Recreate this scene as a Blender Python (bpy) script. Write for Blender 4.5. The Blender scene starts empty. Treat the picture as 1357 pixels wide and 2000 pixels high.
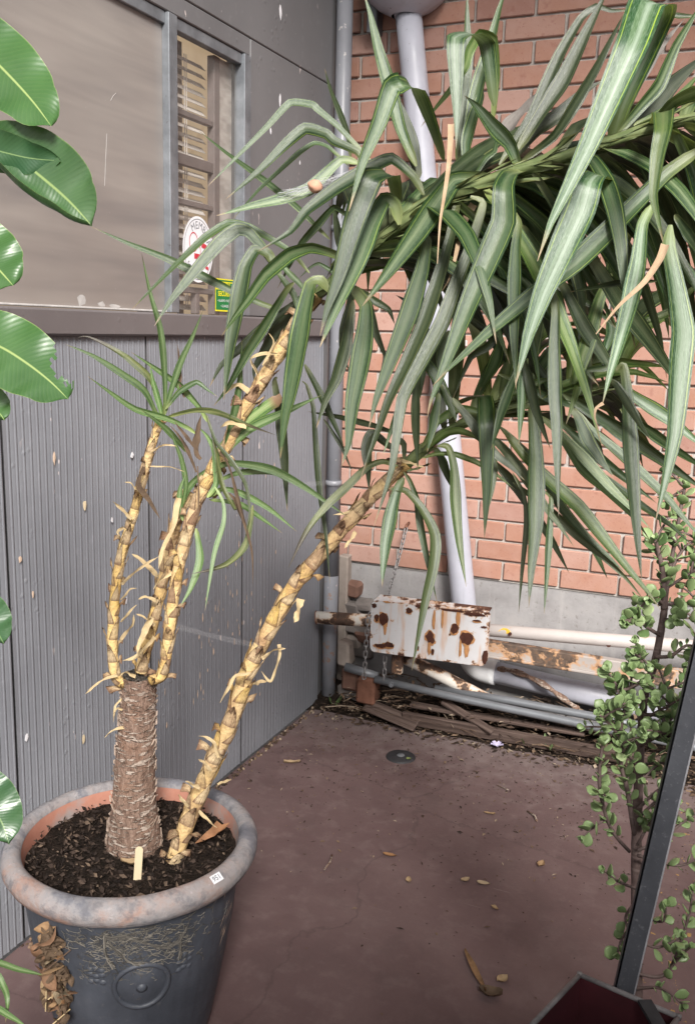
import bpy, bmesh, math, random
from mathutils import Vector, Matrix, noise
random.seed(11)
R = math.radians
sc = bpy.context.scene
COL = sc.collection

# ---------------------------------------------------------------- camera, light, exposure
cam = bpy.data.cameras.new('camera'); co = bpy.data.objects.new('camera', cam); COL.objects.link(co)
cx, cu = Vector((.917, .397, .026)).normalized(), Vector((-.100, .166, .981))
cu = (cu - cx * cu.dot(cx)).normalized(); cz = cx.cross(cu)
M3 = Matrix((cx, cu, cz)).transposed().to_4x4(); M3.translation = (1.70, -3.77, 1.69)
co.matrix_world = M3
cam.sensor_fit = 'VERTICAL'; cam.sensor_height = 36; cam.lens = 33.0; cam.clip_start = .05; cam.clip_end = 400
sc.camera = co

SUN_EL, SUN_AZ = 36, 148        # azimuth measured from +Y clockwise
w = bpy.data.worlds.new('World'); sc.world = w; w.use_nodes = True
nt = w.node_tree; bg = nt.nodes['Background']
sky = nt.nodes.new('ShaderNodeTexSky'); sky.sky_type = 'NISHITA'; sky.sun_disc = False
sky.sun_elevation = R(SUN_EL); sky.sun_rotation = R(SUN_AZ); sky.air_density = 1.0; sky.dust_density = 3.0
hs = nt.nodes.new('ShaderNodeHueSaturation'); hs.inputs['Saturation'].default_value = .28
nt.links.new(sky.outputs[0], hs.inputs['Color']); nt.links.new(hs.outputs[0], bg.inputs[0])
bg.inputs[1].default_value = .075
sl = bpy.data.lights.new('sun', 'SUN'); sl.energy = 3.4; sl.angle = R(16); sl.color = (1, .96, .91)
so = bpy.data.objects.new('sun', sl); COL.objects.link(so)
sd = Vector((math.sin(R(SUN_AZ)) * math.cos(R(SUN_EL)), math.cos(R(SUN_AZ)) * math.cos(R(SUN_EL)), math.sin(R(SUN_EL))))
so.rotation_euler = sd.to_track_quat('Z', 'Y').to_euler()
vs = sc.view_settings; vs.view_transform = 'Standard'; vs.look = 'None'; vs.gamma = 1; vs.use_curve_mapping = False
vs.exposure = 1.04

# ---------------------------------------------------------------- helpers
def tag(o, label=None, cat=None, group=None, kind=None):
    if label: o['label'] = label
    if cat: o['category'] = cat
    if group: o['group'] = group
    if kind: o['kind'] = kind
    return o
def thing(name, loc, label, cat, group=None):
    o = bpy.data.objects.new(name, None); COL.objects.link(o); o.location = loc; o.empty_display_size = .05
    return tag(o, label, cat, group)
def orig(o):
    v = Vector((0, 0, 0))
    while o: v += o.location; o = o.parent
    return v
class MB:
    def __init__(s): s.v = []; s.f = []; s.uv = {}; s.m = []
    def add(s, vs, fs, uvs=None, mi=0):
        b = len(s.v); s.v += [tuple(x) for x in vs]
        for i, f in enumerate(fs):
            s.f.append(tuple(b + k for k in f)); s.m.append(mi)
        if uvs:
            for i, u in enumerate(uvs): s.uv[b + i] = u
        return s
    def box(s, a, b, mi=0):
        (x0, y0, z0), (x1, y1, z1) = a, b
        return s.add([(x0,y0,z0),(x1,y0,z0),(x1,y1,z0),(x0,y1,z0),(x0,y0,z1),(x1,y0,z1),(x1,y1,z1),(x0,y1,z1)],
                     [(0,3,2,1),(4,5,6,7),(0,1,5,4),(1,2,6,5),(2,3,7,6),(3,0,4,7)], None, mi)
    def bevbox(s, a, b, bev=.004, mi=0, jit=0):
        bm = bmesh.new(); bmesh.ops.create_cube(bm, size=1)
        for v in bm.verts: v.co = Vector([(p + q) / 2 + c * (q - p) for p, q, c in zip(a, b, v.co)])
        if jit:
            for v in bm.verts: v.co += Vector([random.uniform(-jit, jit) for _ in range(3)])
        bmesh.ops.bevel(bm, geom=bm.edges[:], offset=bev, segments=1, affect='EDGES')
        bm.verts.index_update()
        s.add([v.co[:] for v in bm.verts], [[v.index for v in f.verts] for f in bm.faces], None, mi); bm.free(); return s
    def tube(s, pts, rad, n=10, caps=True, mi=0, closed=False, uvs=False):
        pts = [Vector(p) for p in pts]; rad = rad if isinstance(rad, (list, tuple)) else [rad] * len(pts)
        N = len(pts); vs = []; fs = []; uv = []; up = None; acc = 0
        for i, p in enumerate(pts):
            if closed: t = (pts[(i + 1) % N] - pts[i - 1]).normalized()
            else: t = (pts[min(i + 1, N - 1)] - pts[max(i - 1, 0)]).normalized()
            if up is None: up = t.orthogonal().normalized()
            up = (up - t * up.dot(t)).normalized(); si = t.cross(up)
            if i: acc += (p - pts[i - 1]).length
            for k in range(n):
                a = 2 * math.pi * k / n
                vs.append(p + (up * math.cos(a) + si * math.sin(a)) * rad[i]); uv.append((k / n, acc))
        for i in range(N if closed else N - 1):
            j = (i + 1) % N
            for k in range(n): fs.append((i * n + k, i * n + (k + 1) % n, j * n + (k + 1) % n, j * n + k))
        if caps and not closed: fs += [tuple(range(n - 1, -1, -1)), tuple((N - 1) * n + k for k in range(n))]
        return s.add(vs, fs, uv if uvs else None, mi)
    def lathe(s, prof, c, n=48, mi=0, fn=None):
        vs = []; fs = []
        for i, (r, z) in enumerate(prof):
            for k in range(n):
                a = 2 * math.pi * k / n; rr, zz = (r, z) if not fn else fn(r, z, a)
                vs.append((c[0] + rr * math.cos(a), c[1] + rr * math.sin(a), c[2] + zz))
        for i in range(len(prof) - 1):
            for k in range(n): fs.append((i * n + k, i * n + (k + 1) % n, (i + 1) * n + (k + 1) % n, (i + 1) * n + k))
        return s.add(vs, fs, None, mi)
    def mesh(s, name, mats, smooth=False, off=Vector((0, 0, 0))):
        me = bpy.data.meshes.new(name); me.from_pydata([Vector(v) - off for v in s.v], [], s.f)
        if s.uv:
            l = me.uv_layers.new(name='UVMap')
            for i, lp in enumerate(me.loops): l.data[i].uv = s.uv.get(lp.vertex_index, (0, 0))
        for m in (mats if isinstance(mats, (list, tuple)) else [mats]): me.materials.append(m)
        if any(s.m): me.polygons.foreach_set('material_index', s.m)
        if smooth: me.polygons.foreach_set('use_smooth', [True] * len(me.polygons))
        me.update(); return me
    def build(s, name, mats, parent=None, smooth=False, loc=None):
        off = orig(parent) if parent else Vector(loc if loc else (0, 0, 0))
        o = bpy.data.objects.new(name, s.mesh(name, mats, smooth, off)); COL.objects.link(o)
        if parent: o.parent = parent
        elif loc: o.location = loc
        return o
def smooth_angle(o, ang=35):
    me = o.data; me.polygons.foreach_set('use_smooth', [True] * len(me.polygons))
    try: me.set_sharp_from_angle(angle=R(ang))
    except Exception: pass
def cr(P, per):
    """Catmull-Rom through control points (any dimension)"""
    out = []; n = len(P)
    for i in range(n - 1):
        p0, p1, p2, p3 = P[max(i - 1, 0)], P[i], P[i + 1], P[min(i + 2, n - 1)]
        for k in range(per):
            t = k / per; t2 = t * t; t3 = t2 * t
            out.append([.5 * (2 * b + (c - a) * t + (2 * a - 5 * b + 4 * c - d) * t2 + (-a + 3 * b - 3 * c + d) * t3) for a, b, c, d in zip(p0, p1, p2, p3)])
    out.append(list(P[-1])); return out

# ---------------------------------------------------------------- materials
class NT:
    def __init__(s, name):
        s.m = bpy.data.materials.new(name); s.m.use_nodes = True; s.t = s.m.node_tree
        s.p = s.t.nodes['Principled BSDF']; s.out = s.t.nodes['Material Output']
    def n(s, kind, **kw):
        nd = s.t.nodes.new(kind)
        for k, v in kw.items():
            if k.startswith('i_'): nd.inputs[k[2:].replace('_', ' ')].default_value = v
            else: setattr(nd, k, v)
        return nd
    def l(s, a, b): s.t.links.new(a, b); return s
    def coord(s, which='Object', scale=(1, 1, 1), rot=(0, 0, 0)):
        tc = s.n('ShaderNodeTexCoord'); mp = s.n('ShaderNodeMapping'); mp.inputs['Scale'].default_value = scale; mp.inputs['Rotation'].default_value = rot
        s.l(tc.outputs[which], mp.inputs[0]); return mp.outputs[0]
    def noise(s, vec, scale, detail=4, rough=.6, dist=0):
        nd = s.n('ShaderNodeTexNoise'); nd.inputs['Scale'].default_value = scale; nd.inputs['Detail'].default_value = detail
        nd.inputs['Roughness'].default_value = rough; nd.inputs['Distortion'].default_value = dist
        if vec is not None: s.l(vec, nd.inputs['Vector'])
        return nd.outputs['Fac']
    def vor(s, vec, scale, feat='F1', out='Distance'):
        nd = s.n('ShaderNodeTexVoronoi', feature=feat); nd.inputs['Scale'].default_value = scale
        if vec is not None: s.l(vec, nd.inputs['Vector'])
        return nd.outputs[out]
    def ramp(s, fac, stops, interp='LINEAR'):
        nd = s.n('ShaderNodeValToRGB'); r = nd.color_ramp; r.interpolation = interp
        while len(r.elements) < len(stops): r.elements.new(.5)
        for e, (p, c) in zip(r.elements, stops):
            e.position = p; e.color = (c, c, c, 1) if isinstance(c, (int, float)) else (*c, 1)
        s.l(fac, nd.inputs[0]); return nd.outputs[0]
    def mix(s, fac, a, b, blend='MIX'):
        nd = s.n('ShaderNodeMix', data_type='RGBA', blend_type=blend)
        for sock, v in ((nd.inputs[0], fac), (nd.inputs[6], a), (nd.inputs[7], b)):
            if isinstance(v, (int, float)): sock.default_value = v
            elif isinstance(v, tuple): sock.default_value = (*v, 1)
            else: s.l(v, sock)
        return nd.outputs[2]
    def math(s, op, a, b=0.0):
        nd = s.n('ShaderNodeMath', operation=op)
        for i, v in enumerate((a, b)):
            if isinstance(v, (int, float)): nd.inputs[i].default_value = v
            else: s.l(v, nd.inputs[i])
        return nd.outputs[0]
    def base(s, c):
        if isinstance(c, tuple): s.p.inputs['Base Color'].default_value = (*c, 1)
        else: s.l(c, s.p.inputs['Base Color'])
        return s
    def rough(s, r, spec=None, metal=None):
        if isinstance(r, (int, float)): s.p.inputs['Roughness'].default_value = r
        else: s.l(r, s.p.inputs['Roughness'])
        if spec is not None: s.p.inputs['Specular IOR Level'].default_value = spec
        if metal is not None: s.p.inputs['Metallic'].default_value = metal
        return s
    def bump(s, h, strength=.3, dist=.01):
        b = s.n('ShaderNodeBump'); b.inputs['Strength'].default_value = strength; b.inputs['Distance'].default_value = dist
        s.l(h, b.inputs['Height']); s.l(b.outputs[0], s.p.inputs['Normal']); return s
    def rnd(s):
        return s.n('ShaderNodeObjectInfo').outputs['Random']
    def trans(s, col, fac):
        t = s.n('ShaderNodeBsdfTranslucent'); mx = s.n('ShaderNodeMixShader'); mx.inputs[0].default_value = fac
        if isinstance(col, tuple): t.inputs[0].default_value = (*col, 1)
        else: s.l(col, t.inputs[0])
        s.l(s.p.outputs[0], mx.inputs[1]); s.l(t.outputs[0], mx.inputs[2]); s.l(mx.outputs[0], s.out.inputs[0]); return s
def m_plain(name, c, rough=.6, var=.25, scale=30, spec=.4, bump=.15, metal=0):
    k = NT(name); v = k.coord(); n = k.noise(v, scale); n2 = k.noise(v, scale * .2, 3)
    f = k.math('ADD', k.math('MULTIPLY', n, .5), k.math('MULTIPLY', n2, .5))
    lo = tuple(x * (1 - var) for x in c); hi = tuple(min(1, x * (1 + var)) for x in c)
    k.base(k.ramp(f, [(.3, lo), (.7, hi)])).rough(rough, spec, metal).bump(n, bump, .003); return k.m

def make_materials():
    G = {}
    # brick: tone by brick, mottled, dark flecks
    k = NT('brick'); v = k.coord(); rd = k.rnd()
    ad = k.n('ShaderNodeVectorMath', operation='ADD'); k.l(v, ad.inputs[0]); cmb = k.n('ShaderNodeCombineXYZ'); k.l(k.math('MULTIPLY', rd, 37), cmb.inputs[0]); k.l(k.math('MULTIPLY', rd, 91), cmb.inputs[2]); k.l(cmb.outputs[0], ad.inputs[1]); v = ad.outputs[0]
    c = k.ramp(rd, [(0, (.335, .172, .122)), (.35, (.385, .205, .150)), (.6, (.350, .180, .126)), (.85, (.41, .25, .205)), (1, (.305, .160, .125))])
    n = k.noise(v, 9, 5); c = k.mix(k.ramp(n, [(.4, 0), (.75, .55)]), c, (.44, .285, .24))
    n2 = k.noise(v, 120, 3); c = k.mix(k.ramp(n2, [(.62, 0), (.72, .55)]), c, (.22, .08, .06))
    n3 = k.noise(v, 22, 4); c = k.mix(k.ramp(n3, [(.30, .45), (.42, 0)]), c, (.25, .10, .075))
    k.base(c).rough(.78, .35).bump(k.math('ADD', n2, n3), .35, .002); G['brick'] = k.m
    k = NT('mortar'); v = k.coord(); n = k.noise(v, 60); n2 = k.noise(v, 6)
    k.base(k.ramp(k.math('ADD', k.math('MULTIPLY', n, .5), k.math('MULTIPLY', n2, .5)), [(.3, (.30, .275, .255)), (.7, (.50, .465, .43))])).rough(.95, .1).bump(n, .6, .004); G['mortar'] = k.m
    k = NT('render_concrete'); v = k.coord(); n = k.noise(v, 4, 6, .65); n2 = k.noise(v, 45, 4); st = k.noise(k.coord(scale=(9, 9, .7)), 2, 4)
    c = k.ramp(n, [(.3, (.20, .19, .19)), (.55, (.30, .29, .29)), (.8, (.36, .34, .33))]); c = k.mix(k.ramp(st, [(.55, 0), (.75, .45)]), c, (.42, .40, .39)); c = k.mix(k.ramp(n2, [(.3, .5), (.4, 0)]), c, (.14, .12, .11))
    k.base(c).rough(.9, .2).bump(n2, .35, .004); G['concrete'] = k.m
    # floor paint
    k = NT('floor_paint'); v = k.coord(); n = k.noise(v, 1.7, 6, .6, .4); n2 = k.noise(v, 14, 5, .7); n3 = k.noise(v, 90, 3)
    c = k.ramp(n, [(.32, (.096, .060, .060)), (.50, (.122, .079, .078)), (.68, (.152, .103, .100))])
    cw = k.noise(k.coord(scale=(1, 1, 1)), 3.2, 5, .6); cv = k.n('ShaderNodeTexVoronoi', feature='DISTANCE_TO_EDGE'); cv.inputs['Scale'].default_value = .62; cad = k.n('ShaderNodeVectorMath', operation='ADD'); cc_ = k.n('ShaderNodeCombineXYZ'); k.l(k.math('MULTIPLY', cw, .35), cc_.inputs[0]); k.l(k.math('MULTIPLY', n2, .12), cc_.inputs[1]); k.l(v, cad.inputs[0]); k.l(cc_.outputs[0], cad.inputs[1]); k.l(cad.outputs[0], cv.inputs['Vector'])
    c = k.mix(k.ramp(n2, [(.50, 0), (.76, .4)]), c, (.23, .175, .165)); c = k.mix(k.ramp(k.noise(v, 5, 6, .7), [(.52, 0), (.72, .45)]), c, (.085, .060, .058)); c = k.mix(k.ramp(cv.outputs['Distance'], [(.0, .35), (.004, 0)]), c, (.05, .035, .033)); c = k.mix(k.ramp(n3, [(.68, 0), (.76, .6)]), c, (.06, .045, .04))
    tc = k.n('ShaderNodeSeparateXYZ'); k.l(v, tc.inputs[0])
    dust = k.math('ADD', k.math('MULTIPLY', k.math('ADD', tc.outputs[1], .55), 1.1), k.math('MULTIPLY', k.math('SUBTRACT', n2, .5), 1.3))
    c = k.mix(k.ramp(dust, [(.0, 0), (.75, .8)]), c, (.22, .18, .17))
    # scrape marks and a hairline crack running across the slab
    sc_ = k.noise(k.coord(scale=(3, 60, 1), rot=(0, 0, .5)), 1.2, 3); c = k.mix(k.ramp(sc_, [(.70, 0), (.76, .35)]), c, (.30, .26, .25))
    ye = k.noise(v, 26, 4); gate = k.math('MULTIPLY', k.ramp(ye, [(.56, 0), (.60, 1)]), k.ramp(k.math('SUBTRACT', tc.outputs[0], k.math('MULTIPLY', k.math('ADD', tc.outputs[1], .6), -.15)), [(.0, 0), (1, 1)], 'CONSTANT'))
    xg = k.math('MULTIPLY', k.math('GREATER_THAN', tc.outputs[0], 1.56), k.math('LESS_THAN', tc.outputs[0], 1.74)); c = k.mix(k.math('MULTIPLY', k.ramp(ye, [(.63, 0), (.66, .8)]), xg), c, (.42, .26, .07))
    k.base(c).rough(k.ramp(n2, [(.3, .55), (.7, .8)]), .35).bump(k.math('ADD', n2, k.math('MULTIPLY', n3, .5)), .25, .004); G['floor'] = k.m
    # painted cladding, blistered and chipped
    def paint(name, a, b, chips=.0, rough=.5):
        k = NT(name); v = k.coord(); n = k.noise(v, 1.6, 5, .6); n2 = k.noise(v, 30, 4); bl = k.vor(v, 34)
        c = k.ramp(n, [(.3, a), (.7, b)]); c = k.mix(k.ramp(n2, [(.6, 0), (.8, .3)]), c, tuple(x * 1.5 for x in b))
        if chips:
            ch = k.noise(k.coord(scale=(1, 1, .35)), 42, 3, .55); zone = k.noise(v, 2.3, 2)
            c = k.mix(k.math('MULTIPLY', k.ramp(ch, [(.70, 0), (.715, 1)]), k.ramp(zone, [(.5, .0), (.58, chips)])), c, (.60, .52, .50))
        k.base(c).rough(rough, .45)
        bz = k.noise(v, 3.0, 2); hh = k.math('MULTIPLY', k.ramp(bl, [(.0, 1), (.28, 0)]), k.ramp(bz, [(.48, 0), (.6, 1)]))
        k.bump(k.math('ADD', hh, k.math('MULTIPLY', n2, .25)), .35, .005); return k.m
    G['clad'] = paint('ribbed_cladding_paint', (.160, .165, .184), (.220, .227, .250), .7)
    G['wall_grey'] = paint('flat_wall_paint', (.125, .123, .128), (.162, .159, .164), .9)
    G['sill'] = paint('sill_paint', (.115, .102, .104), (.155, .14, .142))
    k = NT('galvanised'); v = k.coord(); n = k.noise(v, 14, 5); n2 = k.noise(v, 70, 3)
    c = k.ramp(n, [(.3, (.13, .14, .155)), (.7, (.24, .255, .275))]); c = k.mix(k.ramp(n2, [(.66, 0), (.72, .6)]), c, (.07, .06, .055)); k.base(c).rough(.45, .5, .35).bump(n2, .2, .002); G['galv'] = k.m
    k = NT('pipe_paint'); v = k.coord(); n = k.noise(v, 5, 4); n2 = k.noise(v, 50, 4)
    c = k.ramp(n, [(.3, (.17, .175, .195)), (.7, (.23, .235, .26))]); c = k.mix(k.ramp(n2, [(.66, 0), (.7, .8)]), c, (.5, .47, .46)); k.base(c).rough(.38, .5).bump(n2, .12, .002); G['pipe'] = k.m
    k = NT('pipe_paint_worn'); v = k.coord(); n = k.noise(v, 5, 4); n2 = k.noise(v, 24, 5, .65)
    c = k.ramp(n, [(.3, (.17, .175, .195)), (.7, (.23, .235, .26))]); c = k.mix(k.ramp(n2, [(.56, 0), (.6, .9)]), c, (.24, .15, .115)); c = k.mix(k.ramp(n2, [(.28, .9), (.34, 0)]), c, (.5, .42, .40)); k.base(c).rough(.6, .4).bump(n2, .3, .003); G['pipe_worn'] = k.m
    k = NT('downpipe_paint'); v = k.coord(); n = k.noise(v, 4, 4); n2 = k.noise(v, 60, 4); s2 = k.noise(k.coord(scale=(8, 8, .6)), 3, 4)
    c = k.ramp(n, [(.3, (.36, .365, .42)), (.7, (.48, .485, .55))]); c = k.mix(k.ramp(s2, [(.55, 0), (.75, .5)]), c, (.30, .30, .34)); c = k.mix(k.ramp(n2, [(.68, 0), (.72, .7)]), c, (.12, .11, .11)); k.base(c).rough(.42, .5).bump(n2, .25, .002); G['downpipe'] = k.m
    # dusty sheet: taupe film streaked by what hangs behind it
    k = NT('dusty_sheet'); v = k.coord(); st = k.noise(k.coord(scale=(1, .45, 4.6), rot=(R(11), 0, 0)), 2.2, 3, .55, .3); n = k.noise(v, 1.3, 4); n2 = k.noise(v, 120, 3)
    c = k.ramp(st, [(.34, (.195, .180, .175)), (.5, (.262, .238, .222)), (.66, (.320, .290, .268))]); c = k.mix(k.ramp(n, [(.4, 0), (.7, .5)]), c, (.20, .17, .155)); c = k.mix(k.ramp(n2, [(.70, 0), (.78, .35)]), c, (.5, .47, .44))
    k.base(c).rough(.33, .5).bump(n2, .05, .001); G['dusty'] = k.m
    k = NT('window_glass'); gl = k.n('ShaderNodeBsdfGlossy'); gl.inputs['Roughness'].default_value = .06; gl.inputs[0].default_value = (1, 1, 1, 1); tr = k.n('ShaderNodeBsdfTransparent'); tr.inputs[0].default_value = (.93, .93, .92, 1)
    fr = k.n('ShaderNodeLayerWeight'); fr.inputs[0].default_value = .3; mx = k.n('ShaderNodeMixShader'); k.l(k.math('ADD', k.math('MULTIPLY', k.math('POWER', fr.outputs['Facing'], 3), .35), .03), mx.inputs[0]); k.l(tr.outputs[0], mx.inputs[1]); k.l(gl.outputs[0], mx.inputs[2])
    df = k.n('ShaderNodeBsdfDiffuse'); df.inputs[0].default_value = (.5, .46, .43, 1); m2 = k.n('ShaderNodeMixShader'); dn = k.noise(k.coord(scale=(1, 1, 1)), 3, 5)
    k.l(k.ramp(dn, [(.35, .04), (.7, .16)]), m2.inputs[0]); k.l(mx.outputs[0], m2.inputs[1]); k.l(df.outputs[0], m2.inputs[2]); k.l(m2.outputs[0], k.out.inputs[0]); G['glass'] = k.m
    k = NT('side_sheet'); st = k.noise(k.coord(scale=(1, 9, 22), rot=(R(-32), 0, 0)), 1.0, 2); k.base(k.ramp(st, [(.4, (.30, .27, .25)), (.6, (.46, .42, .39))])).rough(.5, .4); G['side'] = k.m
    G['blocker_grey'] = m_plain('light_blocker_grey', (.5, .5, .5), .8, .1, 5)  # grey for the unseen roof added to block sky light
    k = NT('blind_slat'); k.base((.74, .70, .67)).rough(.5, .4).trans((.74, .68, .62), .35); G['blind'] = k.m
    k = NT('interior_glow'); v = k.coord(); n = k.noise(v, 2.5, 3); cI = k.ramp(n, [(.35, (.62, .46, .29)), (.6, (.74, .58, .38)), (.7, (.5, .33, .2))]); k.base(cI).rough(.8, .2); k.l(cI, k.p.inputs['Emission Color']); k.p.inputs['Emission Strength'].default_value = .24; G['inside'] = k.m  # wall colour also glows, added to stand in for room light
    G['timber_dark'] = m_plain('dark_window_timber', (.15, .125, .12), .6, .2, 20)
    # yucca leaf: pale band (leaf stripe plus painted sheen), dark margins, thin yellow-green lines; uv.x across, uv.y along
    def leaf(name, mid, dark, line, pale, base_c, tipdry=0.0, dry=(.32, .22, .12), tr=.12, rough=.42, streak=1.0):
        k = NT(name); uv = k.n('ShaderNodeUVMap').outputs[0]; sp = k.n('ShaderNodeSeparateXYZ'); k.l(uv, sp.inputs[0]); rd = k.rnd(); u = sp.outputs[0]; vv = sp.outputs[1]
        cb = k.n('ShaderNodeCombineXYZ'); k.l(u, cb.inputs[0]); k.l(k.math('MULTIPLY', vv, .10), cb.inputs[1]); k.l(k.math('MULTIPLY', rd, 50), cb.inputs[2])
        s1 = k.noise(cb.outputs[0], 9, 3, .5); s2 = k.noise(cb.outputs[0], 40, 2, .5)
        d = k.math('ABSOLUTE', k.math('SUBTRACT', u, k.math('ADD', k.math('MULTIPLY', rd, .2), .4)))   # off-centre band
        edge = k.math('ADD', d, k.math('MULTIPLY', k.math('SUBTRACT', s1, .5), .42 * streak))
        c = k.ramp(edge, [(.03, pale), (.13, mid), (.22, mid), (.26, dark), (1, dark)])
        c = k.mix(k.ramp(s2, [(.56, 0), (.68, .55)]), c, tuple(x * .45 for x in dark))
        cb2 = k.n('ShaderNodeCombineXYZ'); k.l(k.math('MULTIPLY', u, 1.0), cb2.inputs[0]); k.l(k.math('MULTIPLY', vv, .5), cb2.inputs[1]); k.l(k.math('MULTIPLY', rd, 77), cb2.inputs[2]); s3 = k.noise(cb2.outputs[0], 110, 2, .5); c = k.mix(k.ramp(s3, [(.5, 0), (.7, .35)]), c, tuple(min(1, x * 1.7) for x in pale)); du_ = k.noise(k.coord(), 9, 5, .7); c = k.mix(k.ramp(du_, [(.55, 0), (.78, .22)]), c, (.17, .165, .13))
        ln = k.math('ABSOLUTE', k.math('SUBTRACT', u, k.math('ADD', k.math('MULTIPLY', s1, .12), .84)))
        c = k.mix(k.ramp(ln, [(.0, .85), (.024, .0)]), c, line); ln2 = k.math('ABSOLUTE', k.math('SUBTRACT', u, k.math('ADD', k.math('MULTIPLY', s1, .10), .06)))
        c = k.mix(k.ramp(ln2, [(.0, .75), (.020, .0)]), c, line)
        c = k.mix(k.ramp(vv, [(.0, .9), (.16, .0)]), c, base_c)
        ob = k.coord(); n = k.noise(ob, 26, 4); tip = k.math('ADD', vv, k.math('MULTIPLY', k.math('SUBTRACT', n, .5), .12))
        c = k.mix(k.ramp(tip, [(.93 - tipdry, 0), (min(.985, .98 - tipdry * .55), .9)]), c, dry)
        sp2 = k.noise(ob, 70, 3); c = k.mix(k.ramp(sp2, [(.74, 0), (.80, .4)]), c, (.20, .15, .08))
        c2 = k.n('ShaderNodeHueSaturation'); k.l(k.math('ADD', k.math('MULTIPLY', rd, .55), .50), c2.inputs['Value']); k.l(c, c2.inputs['Color']); c = c2.outputs[0]
        k.base(c).rough(rough - .05, .5).bump(k.math('ADD', s3, k.math('MULTIPLY', s1, .6)), .22, .002).trans(k.mix(.5, c, line), tr); return k.m
    Y = (.36, .46, .10)
    G['lf_g'] = leaf('leaf_green', (.050, .094, .036), (.011, .042, .010), Y, (.100, .142, .066), (.24, .27, .11))
    G['lf_d'] = leaf('leaf_dull_green', (.040, .062, .026), (.013, .030, .009), (.25, .28, .10), (.068, .088, .042), (.20, .22, .10))
    G['lf_l'] = leaf('leaf_pale_green', (.082, .136, .056), (.014, .055, .013), Y, (.195, .255, .130), (.26, .30, .13))
    G['lf_p'] = leaf('leaf_silver_green', (.155, .235, .130), (.020, .072, .020), (.40, .52, .12), (.31, .385, .285), (.26, .32, .13))
    G['lf_s'] = leaf('leaf_streaked_green', (.085, .148, .070), (.016, .062, .018), (.36, .50, .05), (.24, .31, .225), (.22, .28, .10))
    G['lf_y'] = leaf('leaf_yellow_green', (.125, .195, .060), (.040, .100, .018), (.42, .50, .10), (.20, .265, .095), (.30, .34, .12), tr=.2)
    G['lf_o'] = leaf('leaf_olive', (.105, .145, .055), (.045, .080, .026), (.33, .38, .12), (.155, .185, .085), (.24, .27, .11))
    G['lf_n'] = leaf('leaf_young_green', (.165, .26, .095), (.055, .135, .036), (.38, .48, .15), (.26, .36, .165), (.36, .44, .15), tr=.2)
    G['lf_v'] = leaf('leaf_withering', (.17, .20, .065), (.07, .105, .03), (.36, .38, .13), (.24, .26, .10), (.30, .34, .12), .30, (.070, .048, .036))
    G['lf_c'] = leaf('leaf_cut_tip', (.20, .29, .10), (.07, .155, .04), (.40, .50, .15), (.29, .37, .16), (.34, .42, .14), .10, (.28, .15, .09))
    def dryleaf(name, a, b):
        k = NT(name); v = k.coord(); uv = k.n('ShaderNodeUVMap').outputs[0]; mp = k.n('ShaderNodeMapping'); mp.inputs['Scale'].default_value = (14, .6, 1); k.l(uv, mp.inputs[0]); n = k.noise(mp.outputs[0], 2, 4); n2 = k.noise(v, 40, 4)
        k.base(k.ramp(k.math('ADD', k.math('MULTIPLY', n, .6), k.math('MULTIPLY', n2, .4)), [(.3, a), (.7, b)])).rough(.75, .2).bump(n, .5, .003).trans(b, .1); return k.m
    G['lf_b'] = dryleaf('leaf_dead_brown', (.030, .020, .016), (.20, .135, .085))
    G['lf_t'] = dryleaf('leaf_dead_tan', (.33, .215, .13), (.62, .47, .32))
    G['lf_x'] = dryleaf('leaf_dead_grey', (.14, .125, .115), (.26, .24, .22))
    G['lf_brown'] = m_plain('leaf_dead_mid_brown', (.17, .095, .055), .75, .45, 50, .3, .4)
    G['lf_orange'] = m_plain('orange_dry_leaf', (.30, .15, .075), .75, .35, 40, .3, .4)
    G['lf_h'] = dryleaf('husk', (.42, .29, .15), (.74, .60, .36))
    # stem scales: uv.x across, uv.y along each scale; yellow body, brown torn rim
    k = NT('stem_scales'); uv = k.n('ShaderNodeUVMap').outputs[0]; sp = k.n('ShaderNodeSeparateXYZ'); k.l(uv, sp.inputs[0]); v = k.coord(); n = k.noise(v, 22, 4); n2 = k.noise(v, 110, 3); big = k.noise(v, 5.5, 3)
    sz = k.n('ShaderNodeSeparateXYZ'); k.l(v, sz.inputs[0])
    isl = k.n('ShaderNodeNewGeometry').outputs['Random Per Island']
    c = k.ramp(k.math('ADD', k.math('MULTIPLY', isl, .6), k.math('MULTIPLY', big, .4)), [(.18, (.36, .225, .14)), (.30, (.56, .40, .235)), (.45, (.70, .53, .32)), (.60, (.78, .60, .36)), (.74, (.70, .47, .15)), (.86, (.54, .36, .21))])
    mpf = k.n('ShaderNodeMapping'); mpf.inputs['Scale'].default_value = (16, 1.2, 1); k.l(uv, mpf.inputs[0]); fb = k.n('ShaderNodeTexNoise'); fb.inputs['Scale'].default_value = 1.6; fb.inputs['Detail'].default_value = 4; cbf = k.n('ShaderNodeVectorMath', operation='ADD'); k.l(mpf.outputs[0], cbf.inputs[0]); k.l(v, cbf.inputs[1]); k.l(cbf.outputs[0], fb.inputs['Vector'])
    c = k.mix(k.ramp(fb.outputs['Fac'], [(.48, 0), (.68, .6)]), c, (.30, .18, .105))
    c = k.mix(k.ramp(n, [(.49, 0), (.70, .75)]), c, (.29, .165, .10)); c = k.mix(k.ramp(n2, [(.56, 0), (.70, .5)]), c, (.20, .105, .06)); c = k.mix(k.ramp(n2, [(.26, .5), (.36, 0)]), c, (.74, .62, .44))
    du = k.math('MULTIPLY', k.math('ABSOLUTE', k.math('SUBTRACT', sp.outputs[0], .5)), 2); e = k.math('MAXIMUM', k.math('POWER', du, 3), k.math('POWER', sp.outputs[1], 5)); e = k.math('ADD', e, k.math('MULTIPLY', k.math('SUBTRACT', n, .5), .7))
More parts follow.
